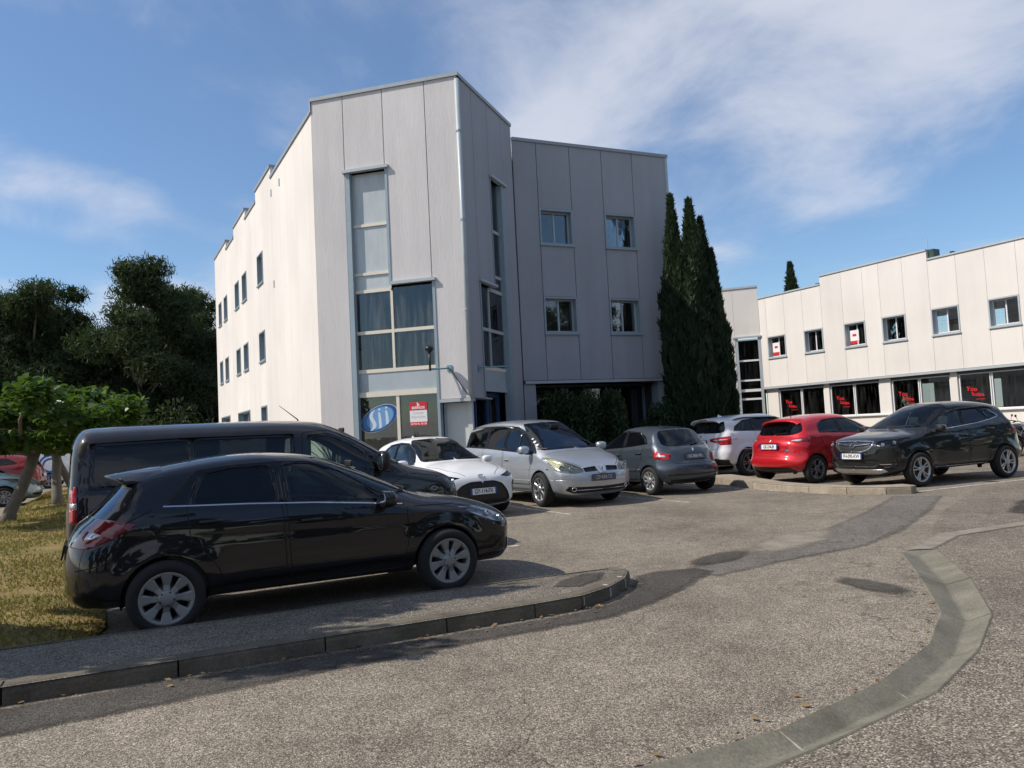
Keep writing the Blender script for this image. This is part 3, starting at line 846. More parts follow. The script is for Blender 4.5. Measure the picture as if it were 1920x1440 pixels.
for u0, zt, zb in ((1.70, 2.27, 1.83), (1.91, 2.31, 1.93)):
    strip(FS, [(u0 - .01, zt, .025), (u0, zt - .06, .035), (u0 + .015, (zt + zb) / 2, .042), (u0 + .02, zb + .05, .04), (u0 + .0, zb, .035)], 0, -.118, 'sii_pale', sg, 'letter_i')
    FS.rect_poly('letter_dot', ellipse(u0 + .0, zt + .075, .035, .032, 0, 14), -.118, 'sii_pale', sg)
for o in list(sg.children):
    o.data.transform(Matrix.Translation((0, 0, -sg.location.z)))
def estate_sign(F, u, z, w_, h, d, label, big=True):
    loc = Vector(F.pt(u, d, z)) + F.p.location
    s_ = empty('letting_sign', loc, label=label, cat='sign')
    FF = Facade(s_, (0, 0), F.e, F.n); FF.O = Vector((0, 0, 0))
    FF.box('sign_board', -w_ / 2, w_ / 2, -h / 2, h / 2, 0, .006, 'poster_white', s_)
    FF.box('red_band', -w_ / 2, w_ / 2, h * .16 if big else -h / 2, h / 2 if big else -h * .28, .0065, .009, 'poster_red', s_)
    if big:
        FF.box('red_band', -w_ / 2, w_ / 2, -h / 2, -h * .33, .0065, .009, 'poster_red', s_)
        k = dict(parent=s_, depth=.0005)
        FF.text('b', 0, h * .40, .15, 'letter_white', .0097, bold=.004, **k)
        FF.text('BERNOIS', 0, h * .26, .095, 'letter_white', .0097, bold=.002, **k)
        FF.text('Locaux', 0, h * .045, .105, 'letter_grey', .0068, **k)
        FF.text('disponibles', 0, -h * .12, .095, 'letter_grey', .0068, **k)
        FF.text('04 94 41 34 34', 0, -h * .415, .075, 'letter_white', .0097, bold=.0015, **k)
    else:
        FF.box('red_logo', -w_ * .22, w_ * .22, h * .04, h * .22, .0065, .008, 'poster_red', s_)
    return s_
estate_sign(F2, 2.84, 2.16, .50, .64, -.135, 'red and white letting sign with phone number in the glazed prow window')
# --- globe lamp on its bracket beside the prow window
lampo = empty('wall_lamp', Vector(F2.pt(3.80, 0, 3.3)) + MBd.location, label='dark globe lamp on a bracket arm fixed to the prow wall', cat='lamp')
FL = Facade(lampo, (0, 0), e2, (e2[1], -e2[0])); FL.O = Vector((0, 0, 0))
FL.box('wall_plate', -.03, .10, -.06, .10, 0, .03, 'teal_metal', lampo)
MB().tube([FL.pt(.02, .03, .02), FL.pt(-.15, .22, .0), FL.pt(-.36, .40, .0)], .022, 8).obj('arm', 'teal_metal', lampo, True)
MB().tube([FL.pt(-.36, .40, -.05), FL.pt(-.36, .40, .45)], .028, 8).obj('post', 'black_metal', lampo, True)
m = MB(); m.ell(FL.pt(-.36, .40, .53), (.12, .12, .085), 16, 10); m.tube([FL.pt(-.36, .40, .43), FL.pt(-.36, .40, .47)], [.05, .09], 12)
m.obj('globe', 'black_metal', lampo, True)
MB().tube([FL.pt(.06, .03, .0), FL.pt(.52, .045, -.72)], .012, 6).obj('arm_shadow', 'black_metal', lampo)  # dark rod drawn where the arm's shadow falls on the wall
lamp2 = empty('wall_lamp', Vector(F3.pt(.6, 0, 3.3)) + MBd.location, label='thin horizontal bracket arm on the shaded right face of the prow', cat='lamp')
FL2 = Facade(lamp2, (0, 0), e3, (e3[1], -e3[0])); FL2.O = Vector((0, 0, 0))
FL2.box('wall_plate', -.08, .06, -.08, .10, 0, .03, 'teal_metal', lamp2)
MB().tube([FL2.pt(0, .03, .02), FL2.pt(.3, .45, .04), FL2.pt(.7, .62, .06)], .022, 8).obj('arm', 'teal_metal', lamp2, True)

# ------------------------------------------------------------------ far two-storey building
RB = empty('shop_building', (16, 34, 0), label='two-storey white panelled building with red lettered shop windows', cat='building')
A5 = (19.07, 28.57)
F5 = Facade(RB, A5, D118, NW)
K6 = (A5[0] + D118[0] * 12.75, A5[1] + D118[1] * 12.75)
e6 = (math.cos(rad(160)), math.sin(rad(160)))
F6 = Facade(RB, K6, e6, (-e6[1] * 1.0, e6[0]) if (-e6[1] * -1 + e6[0] * -1) < 0 else (e6[1], -e6[0]))
F6 = Facade(RB, K6, e6, (-e6[1], e6[0]))
wl5 = [(-6.95, -5.78), (-4.62, -3.45), (-2.32, -1.15), (-.06, 1.10), (2.24, 3.42), (4.56, 5.70), (6.53, 7.65), (8.83, 9.95), (11.10, 12.28)]
c5 = [-9.2]
for a, b in wl5: c5 += [a, b]
c5 += [12.75]
for i in range(len(c5) - 1):
    u0, u1 = c5[i], c5[i + 1]
    zt = 8.19 if 3.3 <= u0 and u1 <= 8.9 else 7.79
    if i % 2:
        F5.window(u0, u1, 4.62, 5.73, .20, surround='frame_grey', sash='frame_white', split=.52)
        column(F5, u0, u1, 3.16, zt, [(4.62, 5.73)], 'panel_white')
    else:
        k = 2 if u1 - u0 > 2 else 1
        for j in range(k): column(F5, u0 + (u1 - u0) * j / k, u0 + (u1 - u0) * (j + 1) / k, 3.16, zt, [], 'panel_white')
for a, b, z in ((-9.2, 3.42, 7.80), (3.42, 8.83, 8.20), (8.83, 12.75, 7.80)):
    cap(F5, a + (.002 if z > 8 else 0), b - (.002 if z > 8 else 0), z, 'frame_grey', h=.07)
    F5.box('parapet_upstand', a + .01, b - .01, 7.3, z - .05, -.29, -.105, 'panel_white')
for u0, u1, z0, z1 in [(-9.2, 12.7, 3.2, 4.6), (-9.2, 12.7, 5.76, 7.7)] + [(c5[i], c5[i + 1], 4.6, 5.76) for i in range(0, len(c5) - 1, 2)]:
    back_wall(F5, u0, u1, z0, z1, -.095, 'joint_light')
F5.box('fascia_trim', -9.2, 12.75, 3.06, 3.155, -.25, .035, 'frame_grey')
F5.box('soffit', -9.2, 12.75, 3.156, 3.20, -1.2, -.1, 'panel_white')
gf = [(-8.6, -7.3, 0), (-7.3, -6.0, 0), (-5.6, -4.25, 0), (-4.25, -2.9, 0), (-2.6, -1.3, 0), (-1.3, 0.0, 0), (0.0, 1.33, 0), (1.37, 2.62, 1), (2.98, 4.31, 0), (4.35, 5.60, 1), (6.22, 7.50, 0), (7.54, 8.82, 1), (9.19, 10.52, 2), (10.56, 11.93, 3)]
SILL = 1.50
for u0, u1, kind in gf:
    w_ = F5.frame_rect('shop_window', u0, u1, SILL, 2.95, -.30, -.22, .04, 'frame_white')
    F5.box('pane', u0 + .041, u1 - .041, SILL + .041, 2.909, -.27, -.262, 'shop_glass', w_)
    if kind == 2: F5.box('blind', u0 + .06, u1 - .06, SILL + .05, 2.72, -.34, -.33, 'blind_tan', w_)
    if kind == 3: F5.box('blind', u0 + .06, u1 - .06, SILL + .05, 2.72, -.34, -.33, 'blind_brown', w_)
    if kind == 0: F5.box('blind', u0 + .06 + (.5 if int(u0 * 3) % 2 else 0), u0 + .06 + (1.1 if int(u0 * 3) % 2 else .45), SILL + .05, 2.88, -.55, -.54, 'curtain_grey', w_)
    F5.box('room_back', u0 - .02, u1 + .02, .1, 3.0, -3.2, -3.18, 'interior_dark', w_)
    if kind in (1, 3):
        F5.text('Yoo', (u0 + u1) / 2 + .16, 2.32, .25, 'letter_red', -.255, w_, rot=rad(-5), bold=.002, depth=.001)
        F5.text('Scalpa.', (u0 + u1) / 2 - .08, 2.10, .20, 'letter_red', -.255, w_, rot=rad(-5), bold=.002, depth=.001)
        F5.box('underline', (u0 + u1) / 2 - .34, (u0 + u1) / 2 + .02, 1.90, 1.915, -.258, -.254, 'letter_red', w_)
for a, b in ((-6.0, -5.6), (-2.9, -2.6), (2.66, 2.94), (5.64, 6.18), (8.86, 9.15), (11.97, 12.73)):
    F5.box('pier', a, b, .05, 3.05, -.28, -.16, 'panel_white')
F5.box('transom_band', -9.2, 11.94, 2.952, 3.05, -.30, -.20, 'joint_dark')
F5.box('low_wall', -9.2, 11.95, .05, SILL - .06, -.30, -.18, 'panel_white')
F5.box('window_ledge', -9.2, 11.95, SILL - .058, SILL - .002, -.28, -.08, 'frame_white')
# prow of the far building
cap(F6, -.0, 4.6, 8.45, 'frame_grey')
column(F6, 0, 1.28, 5.85, 8.44, [], 'panel_white'); column(F6, 1.28, 2.5, 2.95, 8.44, [], 'panel_white'); column(F6, 2.5, 4.6, 2.95, 8.44, [], 'panel_white')
glazing(F6, [(.14, 1.14, 4.66, 5.75, 'shop_glass', None), (.14, 1.14, 3.62, 4.57, 'shop_glass', None), (.14, 1.14, 3.12, 3.53, 'shop_glass', None), (.14, 1.14, 2.65, 2.98, 'shop_glass', None), (.14, 1.14, .3, 2.55, 'shop_glass', None), (1.4, 2.4, .3, 2.55, 'shop_glass', None)],
    [(.14, 1.14, 4.57, 4.66, .012, 'frame_white'), (.14, 1.14, 3.53, 3.62, .012, 'frame_white'), (.14, 1.14, 2.98, 3.12, .012, 'frame_white'), (.14, 1.14, 2.55, 2.65, .012, 'frame_white'), (1.4, 2.4, 2.55, 2.65, .012, 'frame_white')],
    [(1.14, 1.27, .05, 5.80, .02, 'frame_grey'), (.0, .14, .05, 5.80, .02, 'frame_grey'), (2.4, 2.5, .05, 2.94, .02, 'frame_grey')], [])
F6.box('lintel', -.05, 1.38, 5.80, 5.88, -.05, .10, 'frame_grey')
F6.box('soffit_trim', 1.3, 4.6, 2.86, 2.945, -.3, .03, 'frame_grey')
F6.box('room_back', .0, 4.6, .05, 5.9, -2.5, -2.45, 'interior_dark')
back_wall(F6, .05, 1.3, 5.9, 8.3, -.095); back_wall(F6, 1.3, 4.55, 3.0, 8.3, -.095)
foot5 = [inset_pt(F5, -9.1, -.3), inset_pt(F5, 12.6, -.3), inset_pt(F6, 4.5, -.3), (K6[0] + 6, K6[1] + 14), (A5[0] + 22, A5[1] + 4)]
core(RB, foot5, 7.25, 7.35, 'roof_gravel', 'roof'); core(RB, foot5, 3.20, 3.40, 'interior_dark', 'floor_slab')
F5.box('roof_vent', 3.18, 3.40, 7.84, 8.22, -.55, -.12, 'vent_green')
F5.box('roof_vent', 2.50, 2.62, 7.84, 7.98, -.5, -.32, 'black_metal')
F5.box('roof_vent', 9.2, 9.4, 7.86, 7.97, -.6, -.4, 'black_metal')
q = F5.pt(4.1, -1.2, 7.4); MB().tube([q, (q[0], q[1], 8.95)], .02, 6).obj('antenna', 'frame_grey', RB)
estate_sign(F5, 7.28, 5.08, .46, .62, -.205, 'letting poster in the upper window above the pier between shop windows', False)
estate_sign(F5, 11.92, 5.08, .46, .62, -.205, 'letting poster in the upper window next to the far glazed prow', False)
# ------------------------------------------------------------------ cars
paint('paint_black', (.006, .006, .008), 0, .05)
paint('paint_van', (.010, .010, .013), 0, .07)
paint('paint_white', (.78, .78, .78), 0, .05)
paint('paint_silver', (.44, .465, .50), .25, .05, .65, .32)
paint('paint_grey', (.042, .055, .070), .3, .05, .45, .35)
paint('paint_red', (.45, .006, .012), .2, .05, .25, .35)
paint('paint_anthracite', (.010, .012, .0125), .06, .04, .15, .33)
paint('paint_teal', (.17, .25, .29), .25, .08, .5, .35)
paint('paint_darkred', (.22, .012, .014), .1, .08, .2, .35)
simple('plastic_black', (.014, .014, .015), .5, 0, .2, 20)
simple('plastic_grey', (.10, .10, .105), .55, 0, .15, 20)
simple('rubber', (.014, .014, .014), .82, 0, .3, 30, .2)
simple('gloss_black', (.006, .006, .007), .12, 0, .1, 20)
simple('alloy', (.48, .48, .49), .32, .85, .1, 20)
simple('alloy_grey', (.20, .20, .21), .35, .7, .1, 20)
simple('alloy_dark', (.05, .05, .055), .35, .6, .1, 20)
simple('hubcap_grey', (.27, .27, .27), .38, .35, .15, 12)
simple('chrome', (.75, .75, .76), .10, 1.0, .05, 20)
simple('lamp_chrome', (.62, .62, .63), .22, .9, .12, 30)
simple('lamp_red', (.42, .006, .010), .16, 0, .15, 30, coat=1)
simple('lamp_red_dark', (.16, .004, .008), .16, 0, .15, 30, coat=1)
simple('lamp_amber', (.6, .22, .03), .2, 0, .1, 30, coat=1)
simple('lamp_clear', (.62, .62, .62), .15, .3, .25, 45, coat=1)
simple('lamp_yellowed', (.60, .60, .52), .2, .25, .2, 30, coat=1)
simple('seat_cloth', (.045, .045, .05), .85, 0, .2, 10)
simple('plate_white', (.74, .74, .74), .4, 0, .04, 10)
simple('plate_blue', (.02, .06, .35), .4, 0, .04, 10)
simple('plate_ink', (.012, .012, .014), .5, 0, .04, 10)
simple('disc_metal', (.12, .11, .10), .5, .6, .3, 20)
simple('sticker', (.7, .74, .7), .5, 0, .3, 60)
glass('car_glass', (.50, .60, .56), 1.55)
glass('privacy_glass', (.10, .11, .12), 1.5)
glass('car_glass_blue', (.34, .40, .46), 2.1, (.80, .86, 1.0))
glass('lens', (.88, .89, .88), 1.45)
glass('lens_yellow', (.86, .86, .78), 1.5)

def catmull(P, step):
    """P: list of (x, z, D, n, sharp) -> dense polyline with the same channels"""
    out = []; N = len(P)
    A = [np.array(p[:4], float) for p in P]
    for i in range(N - 1):
        p1, p2 = A[i], A[i + 1]
        p0 = A[i - 1] if i > 0 and not P[i][4] else p1 - (p2 - p1)
        p3 = A[i + 2] if i + 2 < N and not P[i + 1][4] else p2 + (p2 - p1)
        L_ = np.hypot(*(p2 - p1)[:2]); k = max(2, int(round(L_ / step)))
        # centripetal
        t01 = max(1e-4, np.hypot(*(p1 - p0)[:2])) ** .5; t12 = max(1e-4, L_) ** .5; t23 = max(1e-4, np.hypot(*(p3 - p2)[:2])) ** .5
        m1 = (p2 - p1) + t12 * ((p1 - p0) / t01 - (p2 - p0) / (t01 + t12))
        m2 = (p2 - p1) + t12 * ((p3 - p2) / t23 - (p3 - p1) / (t12 + t23))
        for j in range(k):
            t = j / k
            q = (2 * t**3 - 3 * t**2 + 1) * p1 + (t**3 - 2 * t**2 + t) * m1 + (-2 * t**3 + 3 * t**2) * p2 + (t**3 - t**2) * m2
            q[2:] = p1[2:] * (1 - t) + p2[2:] * t
            out.append(q)
    out.append(A[-1])
    return np.array(out)
def sstep(a, b, x):
    t = np.clip((x - a) / (b - a), 0, 1); return t * t * (3 - 2 * t)
ZONE = dict(F=(.46, 2.5), N=(.30, 3.0), H=(.17, 3.4), W=(.30, 2.6), R=(.13, 3.8), B=(.26, 2.7), T=(.40, 2.6), U=(.10, 4.0))
class Shell:
    """half body (y >= 0) as a domed side silhouette, then cut into parts"""
    def __init__(s, sp):
        zone = dict(ZONE); zone.update(sp.get('zone', {}))
        P = []
        for q in sp['prof']:
            x, z, zn = q[:3]; D, n = zone[zn]; P.append((x, z, D, n, len(q) > 3))
        top = catmull(P, sp.get('step', .035))
        b0, b1 = top[-1], top[0]; k = 40
        D, n = zone['U']
        zb = sp.get('zb', .19)
        bot = [(b0[0] + (b1[0] - b0[0]) * j / k, b0[1] + (b1[1] - b0[1]) * j / k - (zb * .0), D, n) for j in range(1, k)]
        S = np.vstack([top, np.array(bot)]); s.S = S; M_ = len(S)
        x0, x1 = S[:, 0].min(), S[:, 0].max()
        zc = sp.get('zc', .72)
        corex = np.clip(S[:, 0], x0 + .75, x1 - .75); core_ = np.stack([corex, np.full(M_, zc)], 1)
        V = S[:, :2] - core_; Ln = np.linalg.norm(V, axis=1)
        J, K = sp.get('J', 15), 13
        js = np.linspace(0, 1, J)
        pts = []
        for j in range(J + K):
            if j < J:
                yy = js[j] * .995
                u = 1 - np.sqrt(np.maximum(0, 1 - yy ** S[:, 3]))
                off = np.minimum(u * S[:, 2], Ln * .8)
            else:
                a = (j - J + 1) / K
                o0 = np.minimum(S[:, 2], Ln * .8); off = o0 + (Ln - o0) * a * .985
            pts.append(S[:, :2] - V / Ln[:, None] * off[:, None])
        G_ = np.array(pts)                       # rings x M x 2
        Q = G_.reshape(-1, 2)
        # distance to the silhouette with softly blended rounding parameters
        A = S[:, :2]; B = np.roll(A, -1, 0); AB = B - A; LL = (AB ** 2).sum(1) + 1e-12
        d = np.empty(len(Q)); D_ = np.empty(len(Q)); N_ = np.empty(len(Q))
        for c in range(0, len(Q), 1500):
            q = Q[c:c + 1500, None, :]
            t = np.clip(((q - A) * AB).sum(2) / LL, 0, 1)
            dd = np.linalg.norm(q - (A + t[..., None] * AB), axis=2)
            dm = dd.min(1); w_ = np.exp(-(dd - dm[:, None]) / .05)
            w_ /= w_.sum(1, keepdims=True)
            d[c:c + 1500] = dm; D_[c:c + 1500] = w_ @ S[:, 2]; N_[c:c + 1500] = w_ @ S[:, 3]
        d = d.reshape(J + K, M_); d[0] = 0; d = d.reshape(-1)
        x, z = Q[:, 0], Q[:, 1]
        u = np.clip(d / D_, 0, 1); gfun = np.maximum(0, 1 - (1 - u) ** 2) ** (1 / N_)
        wp = np.array(sp['plan']); W = np.interp(x, wp[:, 0], wp[:, 1])
        # smooth plan interpolation
        for dx in (-.12, .12, -.24, .24): W = W + np.interp(x + dx, wp[:, 0], wp[:, 1])
        W /= 5
        zw = sp.get('zw', .58); bl = np.array(sp['belt']); zb_ = np.interp(x, bl[:, 0], bl[:, 1])
        W = W - sp.get('k_low', .55) * np.maximum(0, zw - z) ** 2 - sp.get('k_up', .22) * np.maximum(0, np.minimum(z, zb_) - zw) ** 2
        t = np.maximum(0, z - zb_)
        W = W - sp.get('shoulder', .025) * sstep(0, .05, t) - sp.get('tum', .32) * t - sp.get('tum2', .12) * t * t
        for (xa, za, xb, zb2, amp, wid) in sp.get('crease', []):
            zz = za + (zb2 - za) * np.clip((x - xa) / (xb - xa), 0, 1)
            W = W + amp * np.exp(-np.abs(z - zz) / wid) * sstep(min(xa, xb) - .15, min(xa, xb) + .15, x) * (1 - sstep(max(xa, xb) - .15, max(xa, xb) + .15, x))
        for hx, hr in ((sp['wb'] / 2, sp['arch']), (-sp['wb'] / 2, sp['arch'])):
            rr = np.hypot(x - hx, z - sp['r'])
            W = W + sp.get('flare', .018) * (1 - sstep(hr, hr + .17, rr)) * sstep(.0, .12, z)
        y = W * gfun; y[:M_] = 0
        s.bm = bm = bmesh.new(); s.lay = bm.faces.layers.int.new('reg')
        vv = [bm.verts.new((x[i], y[i], z[i])) for i in range(len(Q))]
        for j in range(J + K - 1):
            for i in range(M_):
                a, b = j * M_ + i, j * M_ + (i + 1) % M_
                bm.faces.new((vv[a], vv[a + M_], vv[b + M_], vv[b]))
        # close the core slit
        last = [vv[(J + K - 1) * M_ + i] for i in range(M_)]
        try: bm.faces.new(list(reversed(last)))
        except Exception: pass
        bm.normal_update()
        # orient outward
        f = min(bm.faces, key=lambda q: (q.calc_center_median() - Vector((0, .8, .7))).length)
        if f.normal.y < 0:
            bmesh.ops.reverse_faces(bm, faces=bm.faces[:])
        bm.normal_update(); bm.verts.index_update(); bm.faces.index_update()
        s.nrm = []
        for v in bm.verts:
            n_ = v.normal.copy()
            if v.co.y < 1e-6: n_.y = 0; n_.normalize()
            s.nrm.append(n_)
        s.vco = [v.co.copy() for v in bm.verts]; s.polys = [[v.index for v in f.verts] for f in bm.faces]
        s.bvh = BVHTree.FromPolygons(s.vco, s.polys)
        s.names = {0: 'body'}
    def normal(s, p):
        loc, n_, idx, dist = s.bvh.find_nearest(p)
        pl = s.polys[idx]
        if len(pl) > 8: return n_
        w_ = poly_3d_calc([s.vco[i] for i in pl], loc); r = Vector((0, 0, 0))
        for i, a in zip(pl, w_): r += s.nrm[i] * a
        return r.normalized() if r.length > 1e-6 else n_
    def hit(s, view, a, b):
        """surface point and normal below a 2-D position"""
        if view == 'S': o, dr_ = Vector((a, 3, b)), Vector((0, -1, 0))
        elif view == 'F': o, dr_ = Vector((4, a, b)), Vector((-1, 0, 0))
        elif view == 'R': o, dr_ = Vector((-4, a, b)), Vector((1, 0, 0))
        else: o, dr_ = Vector((a, b, 4)), Vector((0, 0, -1))
        l_, n_, i, d = s.bvh.ray_cast(o, dr_)
        if l_ is None: return o + dr_ * 3, -dr_
        return l_, s.normal(l_)
    AX = dict(S=(0, 2), F=(1, 2), R=(1, 2), T=(0, 1))
    def cut(s, view, poly, region, nf=None, cf=None):
        if isinstance(region, str):
            rid = next((k for k, v in s.names.items() if v == region), None)
            if rid is None: rid = len(s.names); s.names[rid] = region
        else: rid = region
        i0, i1 = s.AX[view]; bm = s.bm
        nf = nf or dict(S=lambda n: n.y > .25, F=lambda n: n.x > .08, R=lambda n: n.x < -.08, T=lambda n: n.z > .2)[view]
        px = [p[0] for p in poly]; py = [p[1] for p in poly]
        xmn, xmx = s.S[:, 0].min(), s.S[:, 0].max()
        cf = cf or dict(S=lambda c: True, F=lambda c: c.x > xmx - 1.0, R=lambda c: c.x < xmn + .62, T=lambda c: True)[view]
        bb = (min(px), max(px), min(py), max(py))
        def fbb(f):
            c = [(v.co[i0], v.co[i1]) for v in f.verts]; xs = [q[0] for q in c]; ys = [q[1] for q in c]
            return min(xs), max(xs), min(ys), max(ys)
        def over(a, b, e=.002): return a[0] <= b[1] + e and a[1] >= b[0] - e and a[2] <= b[3] + e and a[3] >= b[2] - e
        cand = {f for f in bm.faces if nf(f.normal) and len(f.verts) < 40 and over(fbb(f), bb) and cf(f.calc_center_median())}
        n = len(poly)
        for k in range(n):
            a, b = poly[k], poly[(k + 1) % n]
            eb = (min(a[0], b[0]), max(a[0], b[0]), min(a[1], b[1]), max(a[1], b[1]))
            sel = [f for f in cand if over(fbb(f), eb)]
            if not sel: continue
            no = Vector((0, 0, 0)); no[i0] = b[1] - a[1]; no[i1] = -(b[0] - a[0])
            if no.length < 1e-9: continue
            no.normalize(); co = Vector((0, 0, 0)); co[i0] = a[0]; co[i1] = a[1]
            ed = {e for f in sel for e in f.edges}; vs = {v for f in sel for v in f.verts}
            r = bmesh.ops.bisect_plane(bm, geom=list(sel) + list(ed) + list(vs), plane_co=co, plane_no=no, dist=1e-5)
            for q in r['geom']:
                if isinstance(q, bmesh.types.BMFace) and q.is_valid: cand.add(q)
        def inside(x, y):
            c = False; j = n - 1
            for i in range(n):
                if (poly[i][1] > y) != (poly[j][1] > y) and x < (poly[j][0] - poly[i][0]) * (y - poly[i][1]) / (poly[j][1] - poly[i][1] + 1e-15) + poly[i][0]: c = not c
                j = i
            return c
        for f in cand:
            if not f.is_valid: continue
            c = f.calc_center_median()
            if inside(c[i0], c[i1]): f[s.lay] = rid
    def stroke(s, view, pts, wid, region, nf=None):
        for a, b in zip(pts[:-1], pts[1:]):
            d = Vector((b[0] - a[0], b[1] - a[1]));
            if d.length < 1e-6: continue
            d.normalize(); e = d * wid * .3; q = Vector((-d.y, d.x)) * wid / 2
            s.cut(view, [(a[0] - e.x - q.x, a[1] - e.y - q.y), (b[0] + e.x - q.x, b[1] + e.y - q.y), (b[0] + e.x + q.x, b[1] + e.y + q.y), (a[0] - e.x + q.x, a[1] - e.y + q.y)], region, nf)
    def data(s, region, off=0.0, skirt=False):
        rid = next((k for k, v in s.names.items() if v == region), None)
        fs = [f for f in s.bm.faces if f[s.lay] == rid]
        idx = {}; v = []; nr = []; F_ = []; ecount = {}
        for f in fs:
            q = []
            for vt in f.verts:
                if vt not in idx:
                    n_ = s.normal(vt.co)
                    idx[vt] = len(v); p = vt.co - n_ * off
                    if vt.co.y < 1e-6: p.y = 0
                    v.append(p); nr.append(n_)
                q.append(idx[vt])
            F_.append(q)
            for a, b in zip(q, q[1:] + q[:1]): ecount[(a, b)] = 1
        if skirt and off:
            inv = {i: vt for vt, i in idx.items()}; top = {}
            for (a, b) in list(ecount):
                if (b, a) in ecount: continue
                if inv[a].co.y < 1e-5 and inv[b].co.y < 1e-5: continue
                for k in (a, b):
                    if k not in top: top[k] = len(v); v.append(inv[k].co.copy()); nr.append(nr[k])
                F_.append([b, a, top[a], top[b]])
        return v, F_, nr
def body_mesh(name, dat, mats, mirror, sharp=False):
    """mirror: 'L' left half, 'R' mirrored, 'B' both joined"""
    v, F_, nr = dat
    V, FF, NN = [], [], []
    if mirror in 'LB': V += [tuple(p) for p in v]; FF += [tuple(f) for f in F_]; NN += [tuple(n) for n in nr]
    if mirror in 'RB':
        k = len(V); mp = {}
        for i, p in enumerate(v):
            if mirror == 'B' and abs(p.y) < 1e-6: mp[i] = i
            else: mp[i] = len(V); V.append((p.x, -p.y, p.z)); NN.append((nr[i].x, -nr[i].y, nr[i].z))
        FF += [tuple(mp[i] for i in reversed(f)) for f in F_]
    me = bpy.data.meshes.new(name); me.from_pydata(V, [], FF); me.update()
    me.materials.append(MAT[mats])
    me.polygons.foreach_set('use_smooth', [True] * len(me.polygons))
    if not sharp and len(V): me.normals_split_custom_set_from_vertices(NN)
    return me
def rounded(poly, r=.02, k=3):
    """round the corners of a polygon"""
    out = []; n = len(poly)
    for i in range(n):
        p0, p1, p2 = Vector(poly[i - 1][:2]), Vector(poly[i][:2]), Vector(poly[(i + 1) % n][:2])
        rr = poly[i][2] if len(poly[i]) > 2 else r
        if rr <= 0: out.append(tuple(p1)); continue
        a = (p0 - p1); b = (p2 - p1); ra = min(rr, a.length * .45); rb = min(rr, b.length * .45)
        A_, B_ = p1 + a.normalized() * ra, p1 + b.normalized() * rb
        for j in range(k + 1):
            t = j / k; out.append(tuple(A_ * (1 - t) ** 2 + p1 * 2 * t * (1 - t) + B_ * t * t))
    return out
WHEELS = {}
def wheel_meshes(key, R, rim, wid, n, w_in, w_out, style, m_spoke, m_back='alloy_dark'):
    if key in WHEELS: return WHEELS[key]
    h = wid / 2
    t = MB(); t.lathe([(rim, -h * .9), (rim + .03, -h), (R - .03, -h), (R - .008, -h * .75), (R, -h * .4), (R, h * .4), (R - .008, h * .75), (R - .03, h * .97), (R - .06, h), (rim + .03, h * .98), (rim + .006, h * .88), (rim, h * .7)], 48, close=True)
    b = MB(); b.lathe([(rim + .004, h * .86), (rim - .010, h * .88), (rim - .022, h * .80), (rim - .03, h * .45), (rim - .035, -h * .8)], 48)
    disc = MB(); disc.lathe([(.0, h * .15), (.14, h * .15), (.14, h * .0), (rim - .03, -.02), (rim - .03, -.03)], 32)
    s_ = MB()
    for k in range(n):
        a0 = 2 * math.pi * k / n + math.pi / 2
        subs = (-1, 1) if style == 'double' else (0,)
        for sb in subs:
            M_ = Matrix.Rotation(-(a0 + sb * .17), 4, 'Y')
            r0, r1 = .03, rim - .012
            poly = [(r0, -w_in / 2), (r1 * .55, -w_in / 2 * 1.0), (r1, -w_out / 2), (r1, w_out / 2), (r1 * .55, w_in / 2 * 1.0), (r0, w_in / 2)]
            v = []; L_ = len(poly)
            for lay, (d, sh) in enumerate(((h * .30, 1), (h * .78, 1), (h * .86, .72))):
                for (r_, q) in poly:
                    dish = -.018 * math.sin(min(1, r_ / r1) * math.pi) + (.004 if r_ < .06 else 0)
                    v.append(M_ @ Vector((r_, d + dish, q * sh)))
            f = [tuple(range(2 * L_, 3 * L_))]
            for lay in range(2):
                for j in range(L_):
                    a = lay * L_ + j; b2 = lay * L_ + (j + 1) % L_; f.append((a, b2, b2 + L_, a + L_))
            s_.add([tuple(p) for p in v], [tuple(reversed(q)) for q in f])
    cp = MB(); cp.lathe([(.075, h * .70), (.07, h * .86), (.045, h * .92), (.03, h * .94), (.001, h * .945)], 24)
    nuts = MB()
    for k in range(5):
        a = 2 * math.pi * k / 5; nuts.lathe([(.011, h * .8), (.011, h * .90), (.001, h * .905)], 6, Matrix.Translation((.055 * math.cos(a), 0, .055 * math.sin(a))))
    WHEELS[key] = [('tyre', mesh('tyre', t.v, t.f, 'rubber', True)), ('rim', mesh('rim', b.v, b.f, m_spoke, True)), ('brake_disc', mesh('brake_disc', disc.v, disc.f, m_back, True)),
                   ('spokes', mesh('spokes', s_.v, s_.f, m_spoke)), ('hub_cap', mesh('hub_cap', cp.v, cp.f, m_spoke, True)), ('wheel_nuts', mesh('wheel_nuts', nuts.v, nuts.f, 'black_metal'))]
    return WHEELS[key]
